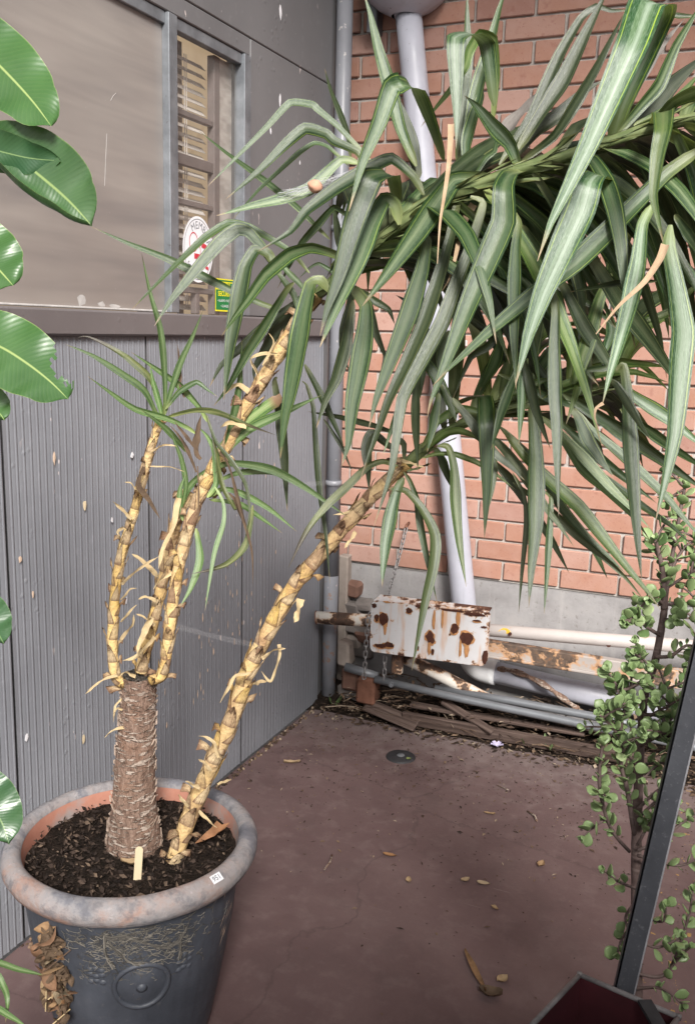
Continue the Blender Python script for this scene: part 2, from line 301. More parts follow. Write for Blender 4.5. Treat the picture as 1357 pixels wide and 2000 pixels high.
    c = k.mix(k.ramp(e, [(.38, 0), (.62, .55), (.95, .95)]), c, (.17, .092, .055)); low = k.math('ADD', k.math('MULTIPLY', sp.outputs[1], -1), .16); c = k.mix(k.ramp(low, [(.0, 0), (.16, .7)]), c, (.20, .11, .065))
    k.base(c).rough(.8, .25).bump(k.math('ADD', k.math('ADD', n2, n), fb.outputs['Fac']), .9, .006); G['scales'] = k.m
    k = NT('green_stem'); uv = k.n('ShaderNodeUVMap').outputs[0]; sp = k.n('ShaderNodeSeparateXYZ'); k.l(uv, sp.inputs[0]); v = k.coord(); n = k.noise(v, 18, 4); c = k.ramp(n, [(.35, (.090, .125, .045)), (.65, (.19, .225, .095))])
    e = k.math('ADD', k.math('POWER', sp.outputs[1], 6), k.math('MULTIPLY', k.math('SUBTRACT', n, .5), .4)); c = k.mix(k.ramp(e, [(.6, 0), (.9, .8)]), c, (.12, .12, .035)); k.base(c).rough(.5, .4).bump(n, .2, .003).trans(c, .1); G['gstem'] = k.m
    # old trunk bark
    k = NT('trunk_bark'); v = k.coord(); fib = k.noise(k.coord(scale=(1, 1, .25)), 130, 4, .7); n = k.noise(v, 12, 4); d1 = k.noise(k.coord(scale=(1, 1, 4.5), rot=(.12, .1, 0)), 26, 2, .5); d2 = k.noise(k.coord(scale=(1, 1, 4.2), rot=(-.2, -.15, 0)), 30, 2, .5)
    c = k.ramp(fib, [(.3, (.12, .075, .058)), (.5, (.25, .165, .125)), (.7, (.36, .26, .21))]); c = k.mix(k.ramp(n, [(.5, 0), (.75, .5)]), c, (.33, .17, .10)); dash = k.math('MAXIMUM', k.ramp(d1, [(.58, 0), (.62, 1)]), k.ramp(d2, [(.60, 0), (.64, 1)]))
    c = k.mix(k.math('MULTIPLY', dash, .75), c, (.56, .47, .40)); k.base(c).rough(.85, .2).bump(k.math('ADD', fib, k.math('MULTIPLY', dash, .6)), 1, .012); G['bark'] = k.m
    k = NT('cut_wood'); v = k.coord(); n = k.noise(v, 160, 4); k.base(k.ramp(n, [(.35, (.018, .016, .015)), (.55, (.07, .062, .055)), (.75, (.17, .15, .13))])).rough(.95, .1).bump(n, 1, .006); G['cut'] = k.m; G['barkfl'] = m_plain('bark_flake', (.40, .31, .25), .85, .35, 60, .2, .3)
    # pot
    k = NT('pot_glaze'); v = k.coord(); n = k.noise(v, 7, 5); n2 = k.noise(v, 60, 4); c = k.ramp(n, [(.3, (.036, .040, .050)), (.6, (.062, .068, .084)), (.8, (.085, .09, .105))]); c = k.mix(k.ramp(n2, [(.62, 0), (.75, .5)]), c, (.13, .125, .12)); k.base(c).rough(.5, .4).bump(k.math('ADD', k.math('MULTIPLY', n2, .5), n), .35, .006); G['pot'] = k.m
    k = NT('pot_rim'); v = k.coord(); n = k.noise(v, 4.5, 6, .68, .3); n2 = k.noise(v, 28, 5, .7); n4 = k.noise(v, 110, 3); c = k.ramp(n, [(.30, (.085, .088, .105)), (.42, (.165, .165, .185)), (.48, (.255, .243, .248)), (.55, (.285, .250, .243)), (.63, (.31, .205, .170)), (.80, (.29, .17, .13))])
    c = k.mix(k.ramp(n2, [(.50, 0), (.66, .75)]), c, (.13, .125, .135)); c = k.mix(k.ramp(n2, [(.30, .5), (.40, 0)]), c, (.42, .39, .39)); c = k.mix(k.ramp(n4, [(.66, 0), (.74, .6)]), c, (.07, .06, .06)); k.base(c).rough(.75, .3).bump(k.math('ADD', n2, n4), .5, .004); G['rim'] = k.m
    k = NT('pot_inside'); v = k.coord(); n = k.noise(v, 7, 5, .65); c = k.ramp(n, [(.36, (.30, .27, .26)), (.5, (.42, .20, .145)), (.7, (.36, .155, .11))]); k.base(c).rough(.85, .2).bump(n, .3, .004); G['terracotta'] = k.m
    k = NT('soil'); v = k.coord(); n = k.noise(v, 55, 5, .7); n2 = k.noise(v, 160, 3); k.base(k.ramp(n, [(.35, (.010, .008, .006)), (.55, (.028, .020, .016)), (.75, (.07, .050, .038))])).rough(.95, .1).bump(k.math('ADD', n, n2), 1, .008); G['soil'] = k.m
    k = NT('litter'); rd = k.n('ShaderNodeNewGeometry').outputs['Random Per Island']; v = k.coord(); n = k.noise(v, 60); c = k.ramp(rd, [(0, (.028, .020, .016)), (.35, (.070, .047, .034)), (.6, (.13, .085, .058)), (.82, (.22, .15, .10)), (.96, (.40, .32, .24))]); c = k.mix(k.ramp(n, [(.4, 0), (.7, .5)]), c, (.05, .035, .028)); k.base(c).rough(.9, .15); G['litter'] = k.m
    k = NT('root'); rd = k.n('ShaderNodeNewGeometry').outputs['Random Per Island']; k.base(k.ramp(rd, [(0, (.05, .046, .042)), (.5, (.105, .096, .084)), (1, (.22, .20, .17))])).rough(.9, .2); G['root'] = k.m
    k = NT('mulch'); rd = k.n('ShaderNodeNewGeometry').outputs['Random Per Island']; k.base(k.ramp(rd, [(0, (.010, .007, .006)), (.5, (.030, .021, .017)), (.85, (.075, .052, .040)), (1, (.17, .12, .085))])).rough(.9, .2); G['mulch'] = k.m
    G['stick'] = m_plain('plain_stick', (.72, .60, .40), .6, .1, 25)
    k = NT('dry_fallen_leaf'); v = k.coord(); n = k.noise(v, 45, 4); rd = k.rnd(); c = k.ramp(rd, [(0, (.26, .13, .06)), (.4, (.40, .29, .17)), (.7, (.30, .20, .11)), (1, (.46, .37, .25))]); c = k.mix(k.ramp(n, [(.45, 0), (.7, .6)]), c, (.12, .07, .04)); k.base(c).rough(.8, .2).bump(n, .4, .003).trans(c, .1); G['dryleaf'] = k.m
    # white flaking steel
    def flake(name, white, lo, hi, rustc=(.11, .055, .034), sc=7, bleed=0):
        k = NT(name); v = k.coord(); n = k.noise(v, sc, 6, .62, .2)
        if bleed:
            sx = k.n('ShaderNodeSeparateXYZ'); k.l(v, sx.inputs[0]); ez = k.math('ABSOLUTE', sx.outputs[2]); ex = k.math('ABSOLUTE', sx.outputs[0]); ed = k.math('MAXIMUM', k.math('SUBTRACT', ez, .078), k.math('SUBTRACT', ex, .222)); n = k.math('ADD', k.math('MULTIPLY', k.math('MAXIMUM', ed, 0), 4.2), k.math('MULTIPLY', k.noise(v, 17, 6, .7, .3), 1.0))
        n2 = k.noise(v, 50, 4); wh = k.ramp(k.noise(v, 3, 4), [(.3, tuple(x * .85 for x in white)), (.7, white)])
        ru = k.ramp(n2, [(.3, tuple(x * .5 for x in rustc)), (.55, rustc), (.8, (.27, .12, .05))]); m = k.ramp(n, [(lo, 0), (hi, 1)]); c = wh
        if bleed: st = k.noise(k.coord(scale=(1, 1, .16)), 22, 3); c = k.mix(k.ramp(st, [(.52, 0), (.72, bleed)]), c, (.52, .24, .07))
        c = k.mix(k.ramp(n, [(lo - .05, 0), (lo, .8)]), c, (.46, .24, .10)); c = k.mix(m, c, ru); k.base(c).rough(.6, .35).bump(k.math('SUBTRACT', n2, k.math('MULTIPLY', m, 3)), .3, .003); return k.m
    G['rail'] = flake('flaking_rail_paint', (.46, .42, .40), .66, .675, sc=6)
    G['rail_worn'] = flake('worn_rail_paint', (.70, .66, .60), .52, .535, (.10, .062, .045), 9)
    G['beam'] = flake('worn_beam_paint', (.40, .36, .335), .50, .53, (.12, .085, .065), 6)
    G['plate'] = flake('rusty_plate_paint', (.62, .61, .62), .68, .70, (.085, .036, .024), 9, .65)
    G['rust'] = m_plain('rust', (.16, .075, .05), .85, .45, 30, .2, .6)
    G['rust_pit'] = m_plain('rust_pit', (.065, .026, .018), .9, .5, 60, .15, .8)
    G['rust_halo'] = m_plain('rust_halo', (.40, .20, .085), .8, .4, 50, .2, .3)
    G['zinc'] = m_plain('zinc_conduit', (.17, .18, .195), .42, .2, 12, .5, .15, .25)
    G['chain'] = m_plain('chain_steel', (.26, .25, .25), .5, .35, 80, .5, .3, .5)
    k = NT('weathered_board'); gr = k.noise(k.coord(scale=(.6, 14, 14)), 6, 5, .7); k.base(k.ramp(gr, [(.3, (.035, .025, .021)), (.52, (.090, .062, .052)), (.72, (.165, .122, .104)), (.85, (.22, .18, .16))])).rough(.85, .2).bump(gr, .7, .005); G['board'] = k.m
    G['stone'] = m_plain('rubble', (.17, .15, .14), .9, .4, 16, .2, .7)
    G['stone_pale'] = m_plain('pale_rubble', (.30, .255, .225), .9, .3, 16, .2, .6)
    G['rubble_red'] = m_plain('red_rubble', (.17, .095, .072), .9, .35, 16, .2, .6)
    G['white_paint'] = m_plain('white_plastic', (.74, .75, .76), .4, .06, 20, .5, .05)
    G['yellow'] = m_plain('yellow_mark', (.62, .38, .04), .6, .15, 40)
    G['black'] = m_plain('black_rubber', (.03, .03, .033), .55, .4, 50, .4, .3)
    k = NT('bar_steel'); v = k.coord(); n = k.noise(v, 10, 5); n2 = k.noise(v, 90, 4, .7); c = k.ramp(n, [(.3, (.048, .051, .060)), (.7, (.078, .082, .094))]); c = k.mix(k.ramp(n2, [(.58, 0), (.72, .6)]), c, (.17, .17, .185)); k.base(c).rough(.5, .5).bump(n2, .3, .002); G['bar'] = k.m
    G['bar_edge'] = m_plain('bar_worn_edge', (.30, .30, .32), .5, .4, 90)
    k = NT('maroon'); v = k.coord(); n = k.noise(v, 9, 5); k.base(k.ramp(n, [(.3, (.030, .008, .010)), (.7, (.065, .014, .019))])).rough(.55, .4).bump(n, .2, .005); G['maroon'] = k.m
    G['bin_rim'] = m_plain('bin_rim', (.16, .15, .15), .7, .5, 60)
    # bush
    k = NT('succulent_leaf'); rd = k.rnd(); v = k.coord('Object'); uv = k.n('ShaderNodeUVMap').outputs[0]; sp = k.n('ShaderNodeSeparateXYZ'); k.l(uv, sp.inputs[0]); c = k.ramp(rd, [(0, (.11, .19, .070)), (.35, (.20, .30, .115)), (.7, (.29, .39, .175)), (1, (.40, .49, .25))]); c = k.mix(k.ramp(sp.outputs[0], [(.80, 0), (1, .7)]), c, (.36, .44, .20)); k.base(c).rough(.38, .5).trans(c, .15); G['succ'] = k.m
    k = NT('bush_bark'); v = k.coord(); n = k.noise(v, 30, 4); rg = k.noise(k.coord(scale=(1, 1, 8)), 9, 2); c = k.ramp(n, [(.3, (.085, .058, .052)), (.7, (.19, .135, .125))]); c = k.mix(k.ramp(rg, [(.6, 0), (.68, .5)]), c, (.26, .20, .18)); k.base(c).rough(.65, .3).bump(n, .3, .003); G['bushbark'] = k.m
    # rubber plant
    def rub(name, a, b, rib, tr, rough=.28):
        k = NT(name); uv = k.n('ShaderNodeUVMap').outputs[0]; sp = k.n('ShaderNodeSeparateXYZ'); k.l(uv, sp.inputs[0]); u, vv = sp.outputs[0], sp.outputs[1]; v = k.coord(); n = k.noise(v, 14, 3)
        d = k.math('ABSOLUTE', k.math('SUBTRACT', u, .5)); c = k.ramp(n, [(.3, a), (.7, b)])
        wv = k.math('SINE', k.math('MULTIPLY', k.math('SUBTRACT', vv, k.math('MULTIPLY', d, .28)), 210)); c = k.mix(k.ramp(wv, [(.75, 0), (1, .05)]), c, rib)
        c = k.mix(k.ramp(d, [(.008, .9), (.020, 0)]), c, rib); c = k.mix(k.ramp(d, [(.488, 0), (.495, .6)]), c, tuple(x * .9 for x in rib))
        sp_ = k.noise(v, 60, 2); c = k.mix(k.ramp(sp_, [(.79, 0), (.81, .8)]), c, (.13, .06, .02)); k.base(c).rough(rough, .5).bump(k.math('ADD', wv, k.math('MULTIPLY', n, 2)), .045, .003).trans(k.mix(.5, c, (.20, .36, .05)), tr); return k.m
    G['rub_u'] = rub('rubber_leaf_underside', (.040, .105, .030), (.062, .145, .042), (.33, .42, .15), .20, .34)
    G['rub_d'] = rub('rubber_leaf_deep_green', (.030, .075, .026), (.046, .105, .034), (.22, .30, .10), .10, .35)
    G['rub_t'] = rub('rubber_leaf_dark', (.030, .085, .036), (.050, .115, .045), (.20, .30, .12), .18, .3)
    G['twig'] = m_plain('green_twig', (.22, .22, .10), .6)
    # stickers
    G['st_white'] = m_plain('sticker_white', (.74, .74, .77), .45, .04, 20, bump=0)
    G['film'] = m_plain('torn_film', (.42, .405, .395), .5, .25, 60, bump=0)
    G['st_grey'] = m_plain('sticker_grey', (.16, .17, .19), .5, .05, bump=0)
    G['st_red'] = m_plain('sticker_red', (.52, .035, .055), .5, .08, bump=0)
    G['st_green'] = m_plain('sticker_green', (.012, .17, .045), .5, .1, bump=0)
    G['st_yellow'] = m_plain('sticker_yellow', (.74, .66, .02), .5, .06, bump=0)
    G['web'] = m_plain('web_ball', (.46, .25, .17), .9, .3, 60)
    k = NT('clear_tape'); k.base((.75, .72, .72)).rough(.3, .5); tb = k.n('ShaderNodeBsdfTransparent'); mx = k.n('ShaderNodeMixShader'); mx.inputs[0].default_value = .035; k.l(tb.outputs[0], mx.inputs[1]); k.l(k.p.outputs[0], mx.inputs[2]); k.l(mx.outputs[0], k.out.inputs[0]); G['tape'] = k.m
    G['petal'] = m_plain('lilac_petal', (.52, .47, .66), .6, .15, 60)
    G['peel'] = m_plain('peeled_glaze', (.66, .50, .38), .8, .2, 50)
    return G
G = make_materials()
STEMS="""A .444,-2.087,.874,.014 .43,-2.101,.885,.013 .422,-2.108,.921,.013 .419,-2.106,.993,.013 .421,-2.093,1.098,.012 .431,-2.082,1.181,.012 .453,-2.064,1.274,.011 .473,-2.045,1.377,.011 .489,-2.037,1.435,.01 .504,-2.03,1.486,.01
B .464,-2.062,.898,.015 .474,-2.059,.951,.015 .49,-2.052,1.013,.014 .505,-2.044,1.085,.014 .519,-2.035,1.157,.014 .536,-2.021,1.251,.014 .56,-2.008,1.322,.014
C .51,-2.087,.895,.013 .536,-2.085,.911,.013 .548,-2.083,.958,.013 .555,-2.08,1.019,.014 .563,-2.07,1.112,.014 .578,-2.054,1.215,.014 .601,-2.037,1.307,.014 .631,-2.023,1.376,.015 .662,-2.01,1.435,.015 .691,-1.995,1.506,.015 .726,-1.979,1.573,.015 .764,-1.96,1.644,.016 .803,-1.941,1.715,.016 .833,-1.932,1.758,.016
D .561,-2.084,.444,.022 .571,-2.084,.483,.021 .598,-2.066,.575,.021 .634,-2.04,.686,.02 .672,-2.013,.796,.02 .7,-1.991,.905,.019 .738,-1.967,1.002,.019 .786,-1.937,1.109,.018 .832,-1.916,1.176,.018 .883,-1.892,1.247,.017 .933,-1.869,1.313,.017 .984,-1.848,1.372,.016 1.016,-1.841,1.402,.016
CU .833,-1.932,1.758,.011 .887,-1.936,1.8,.011 .948,-1.935,1.851,.011 1.013,-1.935,1.895,.011 1.076,-1.936,1.932,.01 1.148,-1.935,1.961,.01 1.235,-1.928,1.99,.01 1.32,-1.924,2.012,.01 1.402,-1.92,2.034,.01 1.489,-1.914,2.059,.009 1.574,-1.911,2.074,.009 1.656,-1.911,2.078,.009
DU 1.016,-1.841,1.402,.012 1.062,-1.826,1.449,.011 1.118,-1.808,1.49,.01 1.185,-1.788,1.521,.01 1.266,-1.763,1.545,.009 1.357,-1.733,1.57,.008 1.446,-1.704,1.6,.008
T .452,-2.087,.416,.067 .451,-2.084,.481,.062 .447,-2.076,.582,.051 .452,-2.071,.724,.043 .457,-2.067,.813,.04 .46,-2.065,.891,.039"""
LEAVES="""C g .024 .924,-1.894,2.015,-.74,-.37,-.57 .902,-1.9,2.047,-.54,-.24,-.8 .858,-1.919,2.066,-.42,-.17,-.89 .842,-1.925,2.08,-.33,-.12,-.93 .804,-1.943,2.089,.22,.15,-.96 .773,-1.967,2.057,.63,.3,-.72 .73,-2.006,1.998,.63,.3,-.72 .678,-2.048,1.939,.6,.29,-.74
C g .016 .92,-1.869,2.034,-.57,-.42,-.7 .851,-1.889,2.102,-.55,-.41,-.73 .811,-1.902,2.134,-.5,-.37,-.78 .8,-1.905,2.143,-.13,-.16,-.98 .759,-1.925,2.145,.46,.12,-.88 .722,-1.954,2.095,.72,.21,-.67 .677,-1.99,2.036,.71,.21,-.67 .625,-2.031,1.968,.71,.21,-.67
C g .021 .837,-1.883,1.875,-.3,-.89,-.35 .765,-1.884,1.938,-.29,-.89,-.36 .719,-1.886,1.974,-.26,-.86,-.43 .653,-1.891,2.019,-.24,-.85,-.46 .585,-1.896,2.063,-.24,-.86,-.45 .524,-1.901,2.107,-.25,-.87,-.43
C g .015 .87,-1.87,2.025,-.3,-.79,-.53 .826,-1.879,2.063,-.22,-.74,-.63 .799,-1.888,2.07,.39,-.45,-.81 .772,-1.903,2.05,.74,-.31,-.6 .735,-1.925,2.01,.78,-.3,-.56 .698,-1.947,1.97,.81,-.28,-.51 .652,-1.977,1.907,.84,-.27,-.48
C l .028 .921,-1.928,2.018,0,-.21,-.98 .886,-1.947,2.023,.56,.02,-.83 .839,-1.992,1.962,.64,.05,-.77 .792,-2.025,1.94,.4,-.06,-.91 .745,-2.056,1.925,.38,-.07,-.92 .687,-2.097,1.902,.4,-.06,-.92
C g .034 1.052,-1.907,1.956,-.54,-.66,-.52 1.032,-1.917,1.99,-.44,-.6,-.67 .993,-1.938,2.022,.08,-.35,-.93 .96,-1.966,2.002,.66,-.13,-.74 .91,-2.013,1.96,.73,-.1,-.67 .867,-2.057,1.913,.83,-.06,-.55 .845,-2.086,1.87,.81,-.07,-.58 .799,-2.13,1.83,.72,-.12,-.69
C g .022 .746,-1.932,1.726,.01,-.54,-.84 .711,-1.95,1.737,-.03,-.57,-.82 .657,-1.978,1.761,-.08,-.59,-.8 .59,-2.012,1.796,-.1,-.6,-.79 .533,-2.041,1.825,-.06,-.58,-.81 .458,-2.081,1.855,-.05,-.57,-.82 .396,-2.114,1.884,-.07,-.59,-.81
C g .022 .822,-1.95,1.801,-.3,-.83,-.48 .787,-1.961,1.842,-.23,-.78,-.58 .747,-1.978,1.867,-.11,-.71,-.69 .703,-1.996,1.891,.02,-.64,-.77 .665,-2.015,1.897,.48,-.37,-.79 .627,-2.043,1.866,.78,-.2,-.59 .583,-2.081,1.811,.83,-.18,-.52 .54,-2.12,1.752,.85,-.17,-.51 .513,-2.144,1.714,.85,-.17,-.5
C g .03 .777,-1.992,1.798,-.57,-.59,-.58 .741,-2.007,1.85,-.55,-.57,-.61 .716,-2.019,1.879,-.38,-.46,-.81 .696,-2.03,1.883,.42,.01,-.91 .67,-2.054,1.857,.74,.18,-.65 .639,-2.091,1.803,.79,.21,-.57 .604,-2.134,1.737,.82,.23,-.52 .584,-2.165,1.684,.85,.25,-.47
C g .039 .766,-1.994,1.81,-.44,-.76,-.48 .753,-2.003,1.836,-.24,-.63,-.74 .732,-2.019,1.843,.73,-.06,-.68 .722,-2.042,1.807,.99,.06,-.08 .726,-2.079,1.733,1,.06,.04 .733,-2.12,1.65,.99,.06,.08 .747,-2.169,1.546,.99,.06,.1
C l .034 .912,-1.971,1.829,-.64,.34,-.69 .887,-1.997,1.84,-.59,.36,-.72 .86,-2.025,1.846,-.37,.45,-.81 .831,-2.061,1.83,-.05,.58,-.81 .805,-2.111,1.788,.14,.66,-.74 .791,-2.157,1.737,.22,.68,-.7 .78,-2.19,1.702,.22,.68,-.69 .773,-2.22,1.67,.24,.69,-.68
C g .046 1.005,-1.932,1.935,.82,.4,-.4 1.023,-2.014,1.98,.81,.42,-.4 1.01,-2.078,1.967,.8,.43,-.41 .995,-2.093,1.924,.8,.44,-.41 .986,-2.107,1.877,.8,.43,-.41 .97,-2.134,1.783,.81,.43,-.41 .958,-2.151,1.727,.81,.42,-.4 .95,-2.165,1.675,.81,.42,-.4
C g .042 1.021,-1.956,1.894,-.88,-.39,-.28 1.014,-1.965,1.93,-.77,-.31,-.56 .996,-1.978,1.94,.61,.27,-.75 .984,-2.015,1.888,.88,.32,-.36 .975,-2.062,1.814,.89,.32,-.34 .962,-2.115,1.735,.88,.32,-.34 .952,-2.169,1.654,.89,.32,-.33
C g .048 .88,-1.977,1.763,-.38,-.72,-.58 .867,-1.987,1.783,.03,-.49,-.87 .851,-2.003,1.777,.98,-.02,-.19 .852,-2.037,1.713,1,-.02,.07 .858,-2.075,1.639,.99,-.02,.1 .866,-2.121,1.552,1,-.02,.09 .867,-2.138,1.521,.99,-.02,.12 .878,-2.179,1.442,.99,-.02,.15
C g .042 .934,-1.996,1.774,.64,.06,.77 .949,-1.998,1.763,.7,.09,.7 .974,-2.005,1.736,.92,.2,.34 .984,-2.029,1.686,.97,.23,.01 .99,-2.069,1.614,.97,.23,-.05 .994,-2.106,1.549,.97,.23,-.03 1.005,-2.147,1.474,.97,.22,-.06 1.003,-2.172,1.435,.96,.2,-.18
C d .027 .785,-1.91,1.749,.69,-.16,-.71 .773,-1.916,1.739,.69,-.16,-.7 .725,-1.94,1.697,.72,-.15,-.68 .676,-1.965,1.647,.74,-.14,-.66 .633,-1.988,1.604,.83,-.08,-.56 .612,-2.003,1.556,.91,-.02,-.4
C g .026 .785,-1.947,1.782,.29,.68,-.68 .773,-1.958,1.766,.39,.72,-.57 .748,-1.99,1.703,.41,.73,-.55 .718,-2.027,1.633,.42,.73,-.54 .692,-2.062,1.561,.41,.73,-.55 .672,-2.084,1.524,.38,.7,-.6
C d .031 .788,-1.872,1.767,.58,.35,-.74 .761,-1.883,1.74,.64,.38,-.66 .729,-1.899,1.694,.72,.42,-.56 .709,-1.91,1.654,.75,.43,-.5 .68,-1.925,1.598,.81,.47,-.34 .681,-1.927,1.565,.86,.52,0
C l .014 .748,-1.953,1.828,.5,.56,.66 .771,-1.942,1.801,.49,.55,.68 .789,-1.933,1.783,.51,.56,.66 .802,-1.927,1.765,.61,.62,.5 .813,-1.922,1.74,.65,.64,.4
C l .015 .743,-1.949,1.807,.7,.26,.67 .758,-1.944,1.788,.73,.28,.63 .78,-1.937,1.758,.82,.33,.47 .791,-1.937,1.726,.88,.37,.31 .799,-1.936,1.705,.87,.37,.33
C g 0.0083 .883,-1.909,1.766,-.79,-.42,-.45 .859,-1.904,1.803,-.66,-.35,-.66 .825,-1.908,1.823,-.2,-.12,-.97 .807,-1.914,1.815,.56,.22,-.8 .784,-1.924,1.79,.66,.26,-.7
C d .023 .904,-1.896,1.835,-.56,.38,-.73 .868,-1.895,1.863,-.79,.25,-.56 .843,-1.875,1.93,-.86,.21,-.46 .827,-1.872,1.949,-.71,.31,-.64
C g .018 .9,-1.893,1.908,-.55,.21,-.81 .853,-1.898,1.939,-.01,.48,-.88 .818,-1.912,1.899,.45,.66,-.61 .79,-1.924,1.864,.52,.68,-.51 .767,-1.934,1.817,.57,.7,-.43 .745,-1.945,1.769,.57,.7,-.43
C d .022 .89,-1.878,1.793,.78,.62,-.1 .888,-1.885,1.729,.77,.62,-.17 .879,-1.894,1.685,.76,.62,-.18 .879,-1.898,1.643,.76,.63,.14 .896,-1.895,1.596,.72,.62,.31
C d .031 .907,-1.914,1.748,1,-.08,0 .905,-1.942,1.654,1,-.08,-.04 .896,-1.966,1.586,.98,-.1,-.16 .882,-1.985,1.543,.98,-.1,-.2 .872,-2.007,1.485,.99,-.09,-.14
C d .02 .861,-1.837,2.045,-.42,-.9,.09 .847,-1.825,2.099,-.45,-.89,-.02 .818,-1.818,2.157,-.46,-.88,-.14 .798,-1.814,2.196,-.45,-.89,-.09 .781,-1.807,2.238,-.44,-.9,-.03
C g .04 1.074,-1.86,2.029,.85,.29,-.43 1.071,-1.933,2.081,.84,.32,-.44 1.064,-2.009,2.131,.82,.35,-.45 1.061,-2.066,2.128,.81,.36,-.46 1.042,-2.076,2.121,.81,.37,-.46 1.028,-2.095,2.06,.81,.36,-.46 1.007,-2.118,1.989,.81,.36,-.46 .993,-2.144,1.898,.82,.35,-.45
C g .032 .997,-1.804,2.029,-.82,-.41,-.39 .959,-1.804,2.106,-.84,-.42,-.34 .927,-1.798,2.196,-.85,-.44,-.29 .899,-1.795,2.271,-.85,-.44,-.27 .877,-1.789,2.339,-.85,-.44,-.27 .857,-1.787,2.389,-.85,-.42,-.32
C d .035 1.001,-1.796,2.006,-.81,-.57,-.15 .98,-1.782,2.064,-.81,-.56,-.17 .955,-1.766,2.129,-.81,-.56,-.21 .932,-1.755,2.182,-.8,-.55,-.24
C g .032 1.091,-1.788,2.022,-.99,.09,.07 1.098,-1.772,2.105,-.99,.09,.08 1.108,-1.754,2.194,-.99,.08,.13 1.122,-1.737,2.264,-.98,.07,.16 1.135,-1.719,2.346,-.98,.07,.17 1.147,-1.705,2.401,-.98,.06,.21
C g .028 1.082,-1.78,2.024,-.79,-.61,.06 1.074,-1.759,2.124,-.78,-.61,.12 1.075,-1.728,2.249,-.79,-.61,.1 1.064,-1.71,2.344,-.8,-.6,.03 1.058,-1.699,2.401,-.8,-.6,.03
C y .024 1.159,-1.807,2.109,-.99,.17,-.03 1.158,-1.798,2.197,-.98,.19,-.09 1.147,-1.796,2.266,-.88,.31,-.37 1.122,-1.808,2.274,0,.65,-.76 1.109,-1.824,2.243,.56,.69,-.46 1.105,-1.835,2.212,.54,.69,-.48 1.086,-1.859,2.166,.43,.69,-.59 1.064,-1.882,2.128,.38,.68,-.63 1.04,-1.907,2.085,.39,.68,-.62
C p .04 1.17,-1.842,2.13,.97,.24,-.07 1.158,-1.875,2.234,.96,.25,-.08 1.145,-1.928,2.242,.96,.27,-.09 1.133,-1.994,2.217,.95,.29,-.1 1.14,-2.006,2.149,.95,.28,-.09 1.148,-2.017,2.082,.96,.28,-.09 1.153,-2.028,2.018,.96,.27,-.09
C t .012 1.142,-2.029,2.061,.98,.17,.03 1.144,-2.035,2.034,.98,.17,.01 1.147,-2.049,1.982,.98,.18,-.04 1.146,-2.064,1.93,.98,.19,-.07 1.145,-2.078,1.881,.98,.18,-.02 1.149,-2.096,1.809,.98,.18,0
C p .034 1.231,-1.863,2.01,-.94,.25,-.22 1.216,-1.885,2.049,-.9,.28,-.34 1.189,-1.915,2.078,-.84,.31,-.45 1.163,-1.944,2.109,-.83,.31,-.46 1.145,-1.965,2.124,-.79,.33,-.52
C g .014 1.14,-1.862,1.991,-.94,.21,.25 1.156,-1.838,2.032,-.91,.2,.36 1.17,-1.825,2.048,-.96,.23,.14 1.169,-1.814,2.079,-.78,.42,-.47 1.146,-1.815,2.097,-.54,.56,-.63
C g .03 1.111,-1.806,2.001,-.76,-.65,.03 1.099,-1.789,2.072,-.72,-.67,.17 1.106,-1.768,2.132,-.65,-.68,.35 1.114,-1.75,2.176,-.75,-.65,.1 1.095,-1.74,2.239,-.78,-.61,-.13
C d .027 1.174,-1.796,2.026,-.89,.03,.46 1.227,-1.757,2.127,-.93,.04,.38 1.267,-1.721,2.248,-.94,.04,.34 1.3,-1.696,2.32,-.86,.01,.52 1.326,-1.681,2.344,-.27,0,.96 1.355,-1.672,2.335,.12,.08,.99 1.383,-1.661,2.336,.26,.11,.96 1.402,-1.658,2.321,.59,.21,.78
C d .034 1.22,-1.839,2.043,-.9,.03,.44 1.255,-1.814,2.114,-.9,.03,.44 1.291,-1.789,2.181,-.92,.04,.38 1.326,-1.76,2.277,-.94,.05,.33 1.348,-1.742,2.335,-.93,.04,.36 1.361,-1.732,2.366,-.92,.04,.38
C d .026 1.231,-1.85,2.021,-.2,-.71,.67 1.286,-1.818,2.072,-.33,-.72,.61 1.323,-1.79,2.143,-.46,-.73,.5 1.354,-1.764,2.213,-.51,-.73,.46 1.378,-1.742,2.277,-.53,-.72,.44 1.393,-1.729,2.318,-.53,-.72,.44
C x .028 1.118,-1.76,2.046,-.27,-.62,.74 1.152,-1.727,2.087,-.35,-.63,.7 1.175,-1.699,2.13,-.43,-.64,.64 1.199,-1.671,2.173,-.39,-.64,.67 1.22,-1.65,2.202,-.32,-.63,.7
C d .031 1.195,-1.772,2.041,-.83,-.07,.55 1.23,-1.735,2.099,-.76,-.07,.64 1.268,-1.704,2.135,-.71,-.07,.7 1.305,-1.67,2.181,-.68,-.07,.73 1.347,-1.637,2.215,-.6,-.07,.8
C l .028 1.415,-1.886,2.053,-.43,-.69,.59 1.454,-1.864,2.108,-.43,-.69,.59 1.481,-1.848,2.146,-.57,-.68,.47 1.503,-1.829,2.216,-.6,-.67,.43 1.53,-1.811,2.273,-.57,-.68,.46 1.538,-1.804,2.297,-.62,-.67,.41
C d .035 1.418,-1.815,2.071,-.58,-.27,.76 1.46,-1.77,2.119,-.66,-.27,.7 1.491,-1.73,2.172,-.68,-.27,.68 1.528,-1.69,2.218,-.58,-.28,.76 1.55,-1.667,2.241,-.53,-.28,.8
C x .019 1.399,-1.8,2.075,-.83,-.39,.4 1.419,-1.764,2.153,-.78,-.4,.48 1.448,-1.731,2.211,-.71,-.41,.56 1.474,-1.699,2.269,-.67,-.42,.61 1.5,-1.674,2.307,-.58,-.44,.69
